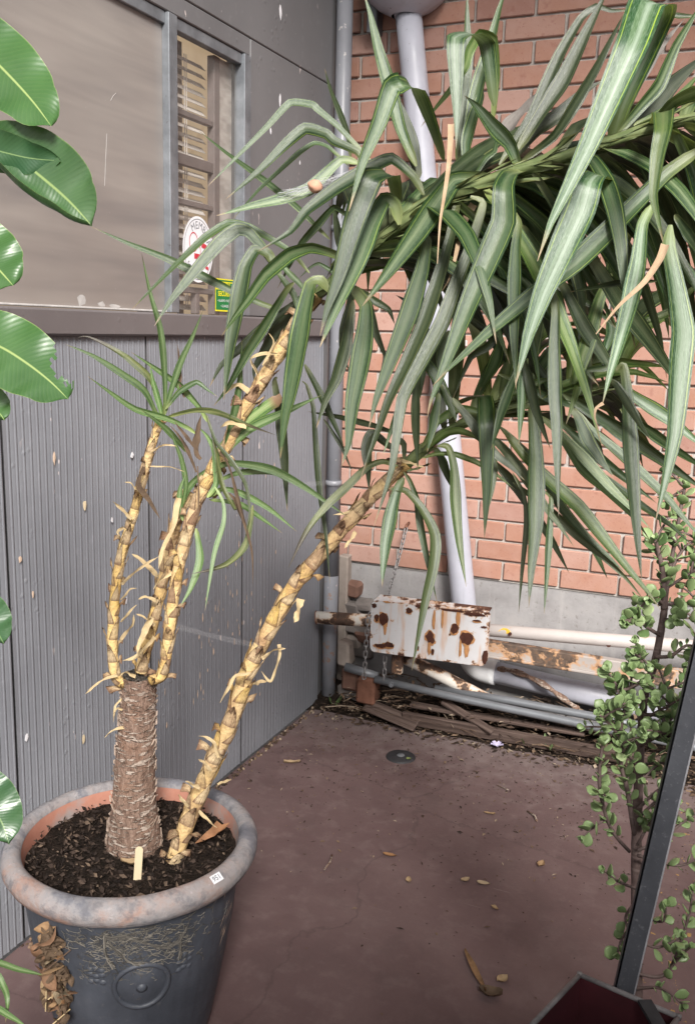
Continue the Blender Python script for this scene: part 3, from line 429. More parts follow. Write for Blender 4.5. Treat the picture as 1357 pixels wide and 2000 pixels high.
C y .019 1.45,-1.913,2.064,-.43,.12,.9 1.499,-1.903,2.086,-.56,.12,.82 1.523,-1.898,2.111,-.76,.14,.63 1.547,-1.893,2.141,-.78,.14,.61 1.561,-1.89,2.158,-.78,.14,.62
C d .012 1.523,-1.723,2.294,.07,-.22,-.97 1.494,-1.735,2.294,.03,-.23,-.97 1.467,-1.746,2.297,.15,-.21,-.97 1.444,-1.757,2.291,.32,-.19,-.93
C s .059 1.4,-1.85,2.044,.93,.16,-.32 1.422,-1.888,2.104,.93,.16,-.32 1.459,-1.915,2.185,.93,.16,-.32 1.484,-1.954,2.233,.93,.16,-.32 1.489,-2.011,2.235,.93,.17,-.32 1.478,-2.079,2.218,.93,.18,-.33 1.472,-2.153,2.142,.93,.18,-.32 1.453,-2.175,2.077,.93,.18,-.32 1.425,-2.207,1.984,.93,.18,-.32 1.402,-2.231,1.916,.93,.18,-.33 1.382,-2.252,1.858,.93,.18,-.33 1.369,-2.27,1.8,.93,.18,-.33
C g .046 1.258,-1.922,1.992,.96,.14,-.23 1.251,-2.007,1.974,.96,.15,-.23 1.256,-2.067,1.942,.96,.15,-.23 1.262,-2.077,1.882,.96,.14,-.23 1.242,-2.1,1.813,.96,.15,-.23 1.218,-2.128,1.731,.96,.15,-.23 1.197,-2.154,1.649,.96,.15,-.23 1.176,-2.181,1.567,.96,.16,-.23 1.173,-2.188,1.538,.96,.15,-.23
C s .051 1.424,-1.991,1.96,.95,.13,-.27 1.419,-2.094,1.954,.95,.14,-.28 1.418,-2.154,1.934,.95,.15,-.28 1.41,-2.168,1.888,.95,.14,-.28 1.391,-2.189,1.827,.95,.15,-.28 1.369,-2.213,1.755,.95,.15,-.28 1.354,-2.234,1.687,.95,.15,-.28 1.343,-2.256,1.607,.95,.14,-.28
C g .038 1.579,-1.981,2.01,.65,-.06,-.76 1.526,-2.004,1.967,.7,-.07,-.71 1.483,-2.026,1.918,.77,-.07,-.64 1.435,-2.05,1.861,.77,-.07,-.64 1.391,-2.071,1.812,.72,-.08,-.69 1.32,-2.104,1.749,.7,-.08,-.71 1.263,-2.131,1.693,.73,-.07,-.68 1.206,-2.16,1.631,.76,-.06,-.65 1.176,-2.175,1.594,.79,-.05,-.62
C y .035 1.476,-1.88,2.064,.99,-.06,.15 1.502,-1.986,2.062,.99,-.07,.15 1.52,-2.098,2.046,.99,-.07,.15 1.528,-2.158,2.008,.99,-.07,.15 1.524,-2.168,1.968,.99,-.07,.15 1.524,-2.181,1.906,.99,-.06,.15 1.535,-2.185,1.867,.99,-.07,.15 1.547,-2.188,1.828,.99,-.07,.15
C t .013 1.552,-2.219,1.828,.96,-.11,-.24 1.546,-2.225,1.805,.93,-.1,-.36 1.528,-2.238,1.771,.83,-.1,-.55 1.495,-2.256,1.734,.81,-.1,-.57 1.467,-2.274,1.691,.85,-.09,-.52
C p .036 1.553,-2.179,1.861,1,-.01,.05 1.554,-2.191,1.828,.98,-.03,.21 1.572,-2.208,1.768,.96,-.03,.27 1.59,-2.229,1.7,.98,-.03,.18 1.592,-2.246,1.655,1,-.03,.05 1.596,-2.289,1.548,1,-.03,.01 1.59,-2.324,1.472,1,-.04,-.08 1.584,-2.348,1.422,.99,-.04,-.1
C p .031 1.511,-2.053,1.909,.95,-0,-.31 1.499,-2.074,1.873,.99,-.02,-.1 1.5,-2.099,1.81,1,-.04,-.01 1.496,-2.126,1.747,1,-.03,-.08 1.487,-2.161,1.674,.99,-.03,-.11 1.48,-2.185,1.624,.99,-.03,-.12 1.475,-2.206,1.579,.99,-.03,-.11
C t 0.0070 1.476,-2.205,1.582,.74,-.45,-.49 1.466,-2.21,1.573,.88,-.42,-.22 1.466,-2.214,1.559,.89,-.39,.23 1.473,-2.215,1.54,.85,-.39,.35
C l .044 1.184,-1.888,1.989,.12,.11,-.99 1.16,-1.912,1.983,.12,.11,-.99 1.127,-1.945,1.976,.53,.22,-.82 1.108,-1.985,1.93,.8,.26,-.54 1.085,-2.041,1.864,.81,.26,-.53 1.055,-2.112,1.785,.79,.26,-.55 1.032,-2.163,1.73,.78,.26,-.56
C g .037 1.063,-1.961,1.889,.98,.18,.12 1.067,-1.969,1.871,.83,.08,.55 1.084,-1.972,1.86,.96,.16,.22 1.088,-2.003,1.803,.97,.19,-.12 1.083,-2.057,1.717,.96,.19,-.21 1.073,-2.111,1.638,.95,.19,-.24 1.065,-2.161,1.566,.96,.2,-.2 1.065,-2.195,1.512,.97,.2,-.14
C d .033 1.145,-1.915,1.941,.6,-.16,-.79 1.129,-1.929,1.931,.98,-.09,-.18 1.128,-1.957,1.869,.99,-.12,-0 1.12,-1.996,1.787,.99,-.11,-.06 1.11,-2.036,1.709,.99,-.11,-.12 1.092,-2.081,1.63,.98,-.11,-.17 1.074,-2.121,1.561,.98,-.11,-.14 1.065,-2.154,1.499,.99,-.1,-.1 1.052,-2.199,1.416,.99,-.1,-.1
C d .03 1.162,-1.951,1.944,.37,.24,.9 1.187,-1.947,1.933,.88,.47,0 1.178,-1.981,1.855,.8,.49,-.34 1.164,-2.013,1.786,.78,.49,-.38 1.15,-2.049,1.71,.76,.49,-.44 1.129,-2.084,1.645,.73,.48,-.49 1.103,-2.128,1.563,.8,.51,-.32 1.105,-2.175,1.44,.81,.52,-.26 1.091,-2.221,1.338,.8,.5,-.34
C g .025 1.27,-2.025,1.903,.93,.03,.36 1.278,-2.032,1.881,.99,.07,.13 1.28,-2.051,1.84,.99,.08,.06 1.291,-2.087,1.759,.99,.08,.11 1.304,-2.121,1.681,.99,.07,.15 1.321,-2.157,1.594,.98,.07,.16
C t .016 1.151,-1.891,1.938,.77,.45,-.46 1.137,-1.911,1.896,.83,.45,-.33 1.132,-1.935,1.831,.86,.45,-.25 1.127,-1.951,1.79,.81,.44,-.39 1.117,-1.964,1.766,.73,.42,-.54
C d .021 1.265,-1.769,1.813,.43,.53,-.73 1.238,-1.782,1.787,.61,.57,-.56 1.209,-1.801,1.719,.66,.57,-.49 1.178,-1.819,1.662,.54,.54,-.64 1.144,-1.835,1.636,.63,.58,-.53 1.116,-1.856,1.548,.7,.6,-.38
C d .03 1.151,-1.793,1.774,.59,.57,.57 1.177,-1.782,1.737,.56,.57,.6 1.202,-1.771,1.707,.56,.57,.61 1.247,-1.753,1.645,.55,.56,.61 1.289,-1.735,1.595,.46,.55,.7 1.322,-1.719,1.57,.34,.52,.78
C d .027 1.116,-1.796,1.723,.3,.6,.74 1.165,-1.777,1.687,.41,.63,.66 1.211,-1.762,1.631,.28,.61,.74 1.29,-1.727,1.598,.09,.56,.82
C g .024 1.077,-1.98,1.666,.76,.52,.38 1.095,-1.984,1.634,.73,.51,.45 1.123,-1.986,1.597,.72,.51,.47 1.151,-1.989,1.554,.73,.51,.45 1.154,-1.989,1.55,.79,.52,.32 1.17,-1.995,1.515,.81,.52,.29
C g .021 1.114,-1.893,1.691,.94,.17,-.29 1.107,-1.908,1.66,.96,.18,-.2 1.106,-1.921,1.63,.98,.19,.09 1.12,-1.935,1.583,.96,.19,.21
C g .033 1.207,-1.822,1.678,.64,.75,-.17 1.194,-1.824,1.625,.62,.74,-.27 1.167,-1.83,1.568,.58,.73,-.36
C d .025 1.171,-1.805,1.835,.83,-.04,.56 1.195,-1.792,1.799,.84,-.04,.54 1.226,-1.776,1.751,.85,-.03,.52 1.252,-1.764,1.708,.86,-.03,.5
C d .021 1.258,-1.921,1.893,.69,.28,.66 1.277,-1.896,1.862,.72,.29,.63 1.293,-1.875,1.832,.71,.29,.65 1.313,-1.85,1.802,.67,.28,.69
C d .017 .911,-1.895,1.773,.45,.4,.8 .94,-1.88,1.749,.4,.38,.83 .969,-1.864,1.731,.57,.45,.68 .982,-1.858,1.7,.75,.53,.4
C d .018 .922,-1.87,1.768,.97,-.02,.23 .941,-1.868,1.687,.96,-.03,.29 .962,-1.862,1.636,.98,-.02,.2 .957,-1.867,1.607,.99,-.03,-.14
C g .013 1.061,-1.912,1.549,-.95,-.29,.1 1.063,-1.898,1.612,-.89,-.29,-.35 1.042,-1.91,1.596,.84,.3,-.44 1.038,-1.922,1.548,.93,.34,-.16
C d .036 1.391,-1.988,1.831,.59,-.1,.8 1.409,-1.98,1.819,.78,-.06,.62 1.455,-1.963,1.753,.8,-.05,.59 1.511,-1.941,1.684,.8,-.05,.6 1.564,-1.922,1.611,.89,-.05,.46 1.567,-1.923,1.579,.99,-.06,.09
C d .029 1.339,-1.974,1.795,.7,.33,.64 1.356,-1.969,1.773,.77,.35,.53 1.396,-1.96,1.703,.77,.35,.54 1.443,-1.948,1.635,.92,.36,.13 1.407,-1.962,1.624,.87,.35,-.35 1.43,-1.955,1.597,.66,.36,.66
C g .025 1.347,-2.02,1.771,.97,.21,.11 1.357,-2.039,1.722,.97,.21,.07 1.365,-2.068,1.656,.98,.21,.06 1.379,-2.102,1.577,.97,.22,.09 1.386,-2.115,1.544,.97,.21,.09 1.401,-2.153,1.457,.97,.21,.07 1.414,-2.185,1.385,.97,.21,.07
C y .031 1.427,-1.89,1.805,.97,-.06,-.23 1.413,-1.919,1.754,.99,-.07,-.14 1.403,-1.96,1.67,.99,-.07,-.1 1.392,-1.995,1.601,1,-.06,-.02 1.4,-1.993,1.602,1,-.06,-.03 1.388,-2.032,1.528,.99,-.07,-.13
C d .013 1.525,-2.03,1.784,-.04,.56,-.83 1.475,-2.036,1.783,.01,.57,-.82 1.425,-2.044,1.773,.07,.57,-.82 1.38,-2.052,1.763,.08,.57,-.81
C y .045 1.445,-1.82,1.887,.88,-.41,-.26 1.43,-1.827,1.844,.88,-.41,-.24 1.421,-1.831,1.815,.89,-.43,.12 1.439,-1.822,1.787,.8,-.46,.38
C p .027 1.419,-1.841,1.74,.72,.66,.21 1.428,-1.837,1.699,.75,.66,.04 1.422,-1.839,1.67,.73,.66,-.2 1.416,-1.841,1.64,.73,.66,-.2
C y .019 1.573,-1.787,1.789,.79,-.22,-.58 1.534,-1.795,1.74,.66,-.23,-.71 1.494,-1.804,1.721,.47,-.24,-.85 1.454,-1.812,1.7,.5,-.24,-.84
C g .021 1.544,-2.02,1.895,.68,-.41,.61 1.566,-2.025,1.867,.69,-.41,.59 1.582,-2.029,1.844,.73,-.4,.56 1.6,-2.035,1.814,.75,-.39,.54
C p .024 1.553,-2.007,1.834,.76,.57,.32 1.571,-2.014,1.803,.75,.57,.34 1.588,-2.019,1.778,.73,.57,.38 1.606,-2.024,1.753,.72,.57,.4
C g .028 1.462,-1.98,1.627,-.6,-.19,.78 1.474,-1.977,1.637,.85,-.01,.53 1.489,-2.001,1.582,.97,-0,.22 1.507,-2.044,1.492,.98,-0,.2 1.523,-2.079,1.417,.98,0,.21 1.539,-2.115,1.345,.97,0,.23 1.555,-2.147,1.279,.97,.01,.23
C d .018 1.454,-2.052,1.613,.39,-.25,.89 1.473,-2.049,1.605,.69,-.22,.69 1.502,-2.053,1.565,.78,-.21,.58 1.523,-2.057,1.535,.78,-.21,.59 1.541,-2.059,1.512,.76,-.21,.61
D o .023 1.166,-1.87,1.486,.33,.35,.87 1.223,-1.87,1.465,.54,.39,.75 1.276,-1.883,1.414,.71,.41,.58 1.323,-1.898,1.362,.74,.41,.54 1.348,-1.907,1.334,.72,.41,.56 1.369,-1.913,1.313,.73,.41,.55 1.402,-1.925,1.276,.74,.41,.53
D o .018 1.257,-1.863,1.385,.54,.16,.83 1.338,-1.855,1.331,.57,.16,.8 1.39,-1.853,1.288,.6,.16,.79 1.447,-1.848,1.247,.6,.16,.79 1.498,-1.846,1.205,.67,.16,.73 1.537,-1.847,1.164,.71,.15,.68
D y .033 1.237,-1.883,1.492,.52,.75,.42 1.281,-1.888,1.446,.49,.75,.46 1.331,-1.89,1.404,.44,.74,.51 1.398,-1.893,1.353,.48,.74,.47 1.454,-1.9,1.295,.53,.74,.41 1.502,-1.907,1.245,.53,.74,.42 1.55,-1.914,1.198,.54,.74,.41 1.574,-1.918,1.17,.57,.73,.37
D g .025 1.22,-1.855,1.498,.46,.71,.53 1.3,-1.851,1.425,.53,.72,.46 1.363,-1.858,1.337,.55,.72,.43 1.415,-1.857,1.286,.45,.72,.53 1.46,-1.854,1.249,.42,.72,.55 1.501,-1.852,1.213,.44,.72,.54
D y .024 1.302,-1.848,1.524,.5,.55,.67 1.35,-1.848,1.487,.54,.55,.63 1.406,-1.85,1.436,.59,.55,.59 1.455,-1.854,1.389,.58,.56,.6 1.502,-1.856,1.348,.57,.56,.61 1.54,-1.858,1.312,.59,.55,.59
D g .024 1.321,-1.8,1.503,.74,-.34,.58 1.384,-1.805,1.42,.68,-.34,.64 1.442,-1.801,1.374,.62,-.34,.71 1.494,-1.799,1.328,.67,-.35,.65 1.534,-1.801,1.279,.71,-.35,.6
D g .029 1.374,-1.901,1.547,.69,.53,.5 1.387,-1.902,1.531,.75,.53,.4 1.412,-1.908,1.485,.73,.53,.43 1.444,-1.911,1.444,.66,.53,.53 1.465,-1.911,1.421,.62,.53,.58
D p .024 1.322,-1.775,1.514,.64,-.13,.76 1.362,-1.771,1.481,.64,-.13,.76 1.407,-1.767,1.443,.62,-.13,.78 1.472,-1.76,1.396,.59,-.13,.79 1.535,-1.752,1.35,.59,-.13,.8
D p .037 1.332,-1.781,1.569,.47,-.37,.8 1.364,-1.778,1.551,.48,-.37,.79 1.433,-1.772,1.511,.5,-.37,.78 1.496,-1.767,1.471,.52,-.37,.77 1.607,-1.76,1.399,.53,-.37,.76 1.636,-1.759,1.379,.53,-.37,.76
D g .026 1.453,-1.801,1.545,.54,-.4,.74 1.497,-1.8,1.514,.52,-.4,.75 1.552,-1.798,1.478,.5,-.4,.77 1.605,-1.795,1.446,.5,-.4,.77 1.633,-1.794,1.427,.52,-.4,.75
D p .028 1.445,-1.816,1.594,.51,.3,.81 1.488,-1.814,1.566,.49,.3,.82 1.548,-1.81,1.531,.51,.3,.81 1.601,-1.809,1.492,.53,.3,.8 1.629,-1.807,1.476,.47,.3,.83
D g .022 1.365,-1.817,1.541,.71,.35,.62 1.402,-1.82,1.501,.61,.34,.71 1.474,-1.816,1.447,.58,.34,.74 1.553,-1.815,1.38,.65,.34,.68 1.619,-1.819,1.311,.69,.33,.65 1.641,-1.82,1.289,.66,.34,.67
D g .016 1.395,-1.796,1.426,.53,.16,.83 1.451,-1.788,1.389,.54,.16,.83 1.508,-1.781,1.348,.53,.16,.83 1.57,-1.772,1.309,.57,.16,.81 1.617,-1.768,1.269,.63,.16,.76
D l .035 1.276,-1.878,1.54,-.26,-.09,.96 1.289,-1.876,1.544,.93,.13,.35 1.31,-1.911,1.463,.98,.12,.16 1.323,-1.945,1.393,.99,.12,.11 1.334,-1.979,1.324,.99,.11,.05 1.34,-2.022,1.244,.99,.11,.03 1.347,-2.057,1.179,.99,.11,.04
D o .012 1.262,-1.89,1.408,.83,-.06,.56 1.289,-1.898,1.368,.91,-.07,.4 1.303,-1.918,1.31,.98,-.09,.17 1.308,-1.955,1.225,.99,-.1,.11 1.314,-1.991,1.143,.99,-.1,.11
D g .016 1.324,-1.892,1.379,.45,.66,.6 1.343,-1.892,1.366,.77,.63,.09 1.349,-1.915,1.314,.8,.58,-.18 1.357,-1.953,1.23,.79,.58,-.19 1.364,-1.99,1.15,.79,.57,-.19
D d .018 1.287,-1.845,1.359,.87,-.04,.49 1.317,-1.851,1.306,.84,-.03,.54 1.349,-1.854,1.262,.83,-.03,.56 1.385,-1.858,1.205,.84,-.04,.55
D g .015 1.38,-1.806,1.304,.77,-.12,.62 1.408,-1.809,1.269,.77,-.12,.62 1.429,-1.811,1.243,.83,-.13,.54 1.458,-1.819,1.192,.86,-.14,.5
D d .024 1.211,-1.853,1.424,.64,-.17,.75 1.238,-1.853,1.401,.7,-.17,.7 1.266,-1.855,1.369,.79,-.16,.59 1.289,-1.862,1.33,.83,-.16,.53
D p .02 1.285,-1.919,1.641,.65,.61,-.46 1.282,-1.942,1.606,.7,.63,-.33 1.29,-1.97,1.556,.72,.64,-.27 1.299,-2.014,1.481,.72,.63,-.29
D d .025 1.275,-1.943,1.653,.82,-.31,.49 1.296,-1.953,1.61,.85,-.3,.44 1.321,-1.973,1.543,.84,-.3,.45 1.355,-1.991,1.475,.82,-.3,.49
D g .024 1.282,-1.967,1.63,.63,.55,-.54 1.274,-1.996,1.591,.65,.56,-.52 1.266,-2.033,1.539,.68,.57,-.46 1.262,-2.075,1.476,.69,.58,-.43
D o .019 1.214,-1.898,1.467,.89,.44,.13 1.225,-1.909,1.426,.9,.43,.02 1.229,-1.925,1.382,.91,.41,-.1 1.23,-1.939,1.344,.9,.41,-.12
D y .02 1.304,-1.803,1.574,-.36,-.16,.92 1.355,-1.784,1.598,-.3,-.14,.94 1.412,-1.764,1.615,-.13,-.12,.99 1.47,-1.747,1.617,.16,-.08,.98 1.536,-1.732,1.598,.29,-.07,.95
D y .023 1.291,-1.791,1.554,-.3,-.51,.81 1.342,-1.774,1.584,-.28,-.5,.82 1.421,-1.749,1.624,-.16,-.48,.86 1.479,-1.734,1.632,.37,-.43,.82 1.543,-1.734,1.577,.6,-.41,.69
D y .022 1.209,-1.826,1.555,-.48,.14,.87 1.25,-1.812,1.575,-.46,.14,.87 1.287,-1.8,1.592,-.37,.17,.91 1.319,-1.791,1.6,-.27,.19,.94
D y .021 1.371,-1.775,1.623,-.09,-.49,.87 1.437,-1.762,1.637,.01,-.47,.88 1.499,-1.752,1.634,.14,-.46,.88 1.54,-1.746,1.629,.16,-.46,.87
D g .016 1.199,-1.809,1.604,.3,.06,.95 1.258,-1.795,1.584,.39,.08,.92 1.302,-1.788,1.558,.36,.08,.93 1.37,-1.772,1.539,.36,.07,.93 1.451,-1.757,1.498,.43,.08,.9
D g .036 1.117,-1.858,1.536,.97,.21,.07 1.166,-1.893,1.558,.98,.2,.07 1.207,-1.935,1.564,.98,.18,.08 1.228,-1.991,1.519,.98,.18,.08 1.235,-2.001,1.461,.98,.18,.08 1.242,-2.013,1.39,.98,.18,.08 1.247,-2.031,1.296,.98,.18,.08
D d .023 1.139,-1.932,1.557,.66,.48,.58 1.187,-1.937,1.506,.68,.48,.56 1.229,-1.942,1.458,.62,.47,.62 1.273,-1.941,1.425,.54,.46,.7 1.299,-1.941,1.403,.57,.47,.68
D y .013 1.064,-1.883,1.423,-.37,.23,.9 1.095,-1.877,1.434,-.21,.29,.93 1.133,-1.872,1.435,.1,.38,.92 1.178,-1.87,1.422,.32,.43,.84 1.219,-1.87,1.402,.45,.46,.76 1.267,-1.873,1.371,.5,.46,.73
D o .025 1.097,-1.885,1.451,-.02,.51,.86 1.119,-1.88,1.449,.61,.64,.47 1.137,-1.891,1.407,.77,.63,.03 1.152,-1.916,1.335,.78,.62,-.03 1.171,-1.94,1.262,.77,.63,.03 1.198,-1.966,1.177,.77,.64,.05
D g .023 1.079,-1.85,1.443,.45,.72,.53 1.091,-1.843,1.424,.52,.74,.44 1.104,-1.837,1.391,.57,.74,.35 1.118,-1.83,1.351,.59,.74,.32
D o .027 1.009,-1.92,1.356,-.03,.58,.82 1.041,-1.915,1.354,.33,.68,.66 1.081,-1.919,1.319,.59,.71,.38 1.114,-1.93,1.269,.73,.68,.04 1.122,-1.956,1.21,.75,.61,-.26 1.119,-1.994,1.136,.74,.59,-.32 1.119,-2.057,1.013,.74,.6,-.31
D g .017 1.024,-1.884,1.39,.77,.13,.62 1.039,-1.885,1.372,.85,.14,.51 1.058,-1.891,1.335,.94,.14,.32 1.075,-1.906,1.277,.95,.13,.27 1.096,-1.92,1.216,.94,.14,.31 1.13,-1.94,1.126,.94,.14,.32
D p .031 1.032,-1.905,1.381,.91,.11,-.4 1.024,-1.918,1.359,.95,.15,-.26 1.02,-1.938,1.316,.97,.19,-.13 1.019,-1.965,1.249,.98,.2,-.05 1.023,-1.988,1.189,.98,.22,0 1.027,-1.998,1.161,.97,.23,.03
D d .022 1.096,-2.028,1.61,.95,-.23,.19 1.1,-2.044,1.57,.95,-.23,.22 1.11,-2.066,1.514,.94,-.23,.27 1.129,-2.098,1.428,.93,-.23,.29
D g .021 1.132,-2,1.57,.74,.59,-.32 1.134,-2.032,1.516,.73,.59,-.34 1.135,-2.066,1.461,.73,.59,-.35
D d .018 1.135,-1.994,1.587,.66,.74,.16 1.156,-2.005,1.551,.65,.74,.17 1.176,-2.014,1.516,.65,.74,.18
D d .029 .992,-1.877,1.436,-.2,-.75,-.63 .971,-1.888,1.455,-.16,-.74,-.65 .953,-1.897,1.468,.74,-.35,-.58 .948,-1.911,1.44,.97,-.18,.13 .958,-1.924,1.396,.95,-.17,.26 .967,-1.939,1.35,.95,-.17,.25
D v .019 1.011,-1.887,1.403,-.21,-.26,-.94 .984,-1.907,1.414,.13,-.14,-.98 .959,-1.931,1.402,.62,.09,-.78 .933,-1.967,1.367,.72,.14,-.69 .906,-2.004,1.332,.75,.16,-.65 .888,-2.033,1.299,.81,.21,-.55 .875,-2.061,1.265,.86,.26,-.45 .86,-2.105,1.203,.87,.27,-.41
D l .012 1.085,-2.057,1.599,.88,.42,-.21 1.086,-2.072,1.571,.86,.41,-.3 1.078,-2.104,1.515,.85,.4,-.33 1.072,-2.138,1.457,.86,.4,-.32
D d .015 .994,-1.848,1.466,-.29,.11,-.95 .942,-1.852,1.481,-.23,.14,-.96 .856,-1.863,1.497,-.17,.16,-.97 .786,-1.873,1.505,-.14,.17,-.97
D d 0.0092 .838,-1.897,1.493,.76,.29,.58 .877,-1.892,1.439,.81,.3,.51 .908,-1.892,1.38,.85,.3,.44
D y .018 1.068,-1.877,1.439,-.56,-.51,.66 1.104,-1.869,1.476,-.43,-.45,.78 1.135,-1.863,1.484,.03,-.29,.96 1.167,-1.86,1.476,.41,-.18,.89 1.201,-1.862,1.453,.54,-.15,.83
D y .017 1.055,-1.86,1.442,-.87,-.18,.46 1.083,-1.849,1.498,-.76,-.12,.64 1.124,-1.835,1.529,-.3,.05,.95 1.168,-1.827,1.524,.37,.23,.9 1.216,-1.826,1.489,.57,.28,.77
D d .014 1.016,-1.862,1.407,-.97,-.25,-.04 1.014,-1.862,1.446,-.92,-.27,-.29 1.002,-1.868,1.456,.24,.07,-.97 .993,-1.879,1.44,.9,.41,-.15 1.003,-1.892,1.396,.89,.44,.07
C d .016 .791,-1.911,1.574,.34,.77,.54 .801,-1.909,1.565,.51,.83,.24 .819,-1.913,1.52,.55,.83,.05 .83,-1.923,1.457,.56,.83,-.03 .851,-1.941,1.345,.55,.83,-0 .874,-1.953,1.252,.55,.83,-0 .895,-1.97,1.143,.56,.83,-.02
C d .028 .74,-1.932,1.581,.95,-.07,-.3 .736,-1.935,1.572,.98,-.01,.2 .756,-1.945,1.5,.97,-.02,.23 .775,-1.96,1.411,.98,-.02,.19 .794,-1.98,1.296,.99,-.02,.17
C d .019 .796,-1.912,1.611,.44,.83,.34 .83,-1.907,1.553,.45,.83,.32 .87,-1.901,1.476,.47,.84,.29 .891,-1.899,1.431,.48,.84,.26
C g .041 1.079,-1.936,1.934,.93,-.05,-.36 1.103,-1.868,1.987,.87,-.08,-.49 1.133,-1.785,2.006,.78,-.28,.56 1.162,-1.703,1.988,.91,-.17,.37 1.188,-1.631,1.94,.96,-.13,.24 1.208,-1.575,1.873,.98,-.11,.16 1.223,-1.533,1.796,.99,-.1,.13
C d .035 1.151,-1.935,1.962,.45,-.69,.57 1.218,-1.904,1.947,.53,-.65,.54 1.277,-1.877,1.91,.66,-.6,.45 1.325,-1.854,1.857,.74,-.57,.35 1.362,-1.837,1.794,.79,-.55,.27 1.39,-1.824,1.726,.82,-.54,.2 1.412,-1.814,1.655,.83,-.54,.17
C d .039 1.405,-1.92,2.035,.55,-.58,.61 1.458,-1.853,2.051,.66,-.51,.55 1.511,-1.786,2.033,.81,-.43,.41 1.557,-1.727,1.987,.88,-.38,.29 1.593,-1.681,1.923,.91,-.36,.21 1.621,-1.646,1.848,.92,-.36,.15 1.642,-1.62,1.767,.93,-.35,.12
C d .038 1.056,-1.935,1.92,.38,-.71,.6 1.128,-1.903,1.913,.42,-.69,.59 1.197,-1.872,1.892,.51,-.66,.55 1.263,-1.843,1.859,.59,-.63,.51 1.323,-1.816,1.816,.65,-.6,.46 1.377,-1.792,1.764,.7,-.59,.41 1.426,-1.771,1.705,.72,-.58,.38
C d .032 1.244,-1.928,1.992,.7,-.4,.59 1.285,-1.841,2.001,.78,-.34,.53 1.326,-1.756,1.981,.88,-.26,.39 1.362,-1.68,1.936,.93,-.22,.29 1.393,-1.614,1.873,.96,-.21,.21 1.419,-1.561,1.797,.97,-.2,.16 1.439,-1.519,1.713,.97,-.19,.14
C d .043 1.308,-1.924,2.009,.46,-.64,.61 1.367,-1.859,2.033,.55,-.59,.59 1.429,-1.792,2.029,.7,-.51,.51 1.487,-1.728,1.999,.79,-.45,.41 1.538,-1.672,1.949,.85,-.42,.32 1.581,-1.624,1.883,.88,-.4,.24 1.616,-1.586,1.808,.89,-.4,.21
C d .04 1,-1.935,1.886,.95,.31,-.04 .987,-1.892,1.94,.95,.32,-.05 .972,-1.836,1.98,.94,.32,-.11 .953,-1.771,2,.84,.18,.5 .934,-1.703,1.996,.95,.29,.1 .916,-1.64,1.97,.95,.3,.05 .9,-1.585,1.928,.95,.3,.04
C d .035 1.268,-1.926,1.999,.89,.07,-.45 1.277,-1.836,2.031,.82,.05,-.57 1.287,-1.741,2.044,.87,-.1,.49 1.297,-1.645,2.037,.95,-.04,.32 1.306,-1.552,2.012,.97,-.02,.22 1.315,-1.466,1.97,.99,-0,.16 1.323,-1.387,1.915,.99,0,.14
C d .039 1.156,-1.935,1.964,.69,-.49,.54 1.208,-1.877,1.95,.72,-.47,.52 1.258,-1.822,1.924,.77,-.43,.47 1.305,-1.77,1.889,.82,-.4,.41 1.349,-1.721,1.844,.85,-.39,.36 1.389,-1.677,1.792,.87,-.37,.32 1.425,-1.638,1.734,.88,-.37,.29
C g .04 1.296,-1.925,2.006,.9,-.08,-.42 1.322,-1.852,2.048,.86,-.09,-.5 1.351,-1.772,2.072,.72,-.35,.59 1.38,-1.688,2.074,.85,-.26,.46 1.409,-1.607,2.055,.92,-.21,.34 1.436,-1.531,2.018,.95,-.18,.25 1.46,-1.464,1.967,.96,-.17,.22
C d .043 .91,-1.936,1.819,.28,-.73,.62 .998,-1.898,1.824,.37,-.7,.61 1.084,-1.861,1.799,.53,-.63,.56 1.16,-1.828,1.749,.65,-.58,.48 1.223,-1.8,1.683,.73,-.56,.39 1.275,-1.778,1.604,.78,-.54,.31 1.315,-1.761,1.518,.8,-.53,.27
C g .043 1.379,-1.921,2.028,.89,-.24,.39 1.41,-1.841,2.006,.92,-.22,.34 1.438,-1.767,1.965,.95,-.19,.25 1.463,-1.703,1.908,.97,-.18,.19 1.484,-1.649,1.84,.98,-.17,.14 1.501,-1.605,1.765,.98,-.17,.11 1.515,-1.569,1.685,.98,-.16,.1
C g .044 .993,-1.935,1.881,.85,-.24,-.47 1.033,-1.879,1.926,.83,-.25,-.49 1.075,-1.819,1.962,.79,-.28,-.55 1.121,-1.757,1.989,.73,-.32,-.61 1.167,-1.692,2.006,.59,-.53,.61 1.215,-1.625,2.012,.66,-.48,.58 1.263,-1.559,2.008,.69,-.46,.56
C d .039 .97,-1.935,1.865,.97,.19,-.18 .968,-1.864,1.93,.96,.19,-.22 .967,-1.783,1.981,.92,.18,-.34 .965,-1.692,2.014,.83,.14,-.55 .963,-1.597,2.025,.87,.01,.49 .962,-1.501,2.016,.95,.08,.32 .96,-1.41,1.986,.96,.1,.26
C d .041 1.456,-1.916,2.05,.81,-.31,.51 1.489,-1.832,2.049,.86,-.28,.44 1.521,-1.75,2.028,.92,-.23,.32 1.551,-1.674,1.988,.95,-.21,.24 1.577,-1.606,1.934,.96,-.2,.18 1.6,-1.547,1.868,.97,-.2,.14 1.619,-1.498,1.795,.97,-.19,.13
C d .036 1.39,-1.921,2.031,.75,-.29,-.6 1.433,-1.857,2.054,.61,-.52,.59 1.479,-1.791,2.053,.77,-.43,.48 1.522,-1.728,2.027,.85,-.37,.36 1.56,-1.673,1.983,.9,-.35,.27 1.592,-1.627,1.925,.92,-.33,.2 1.618,-1.589,1.859,.93,-.33,.18
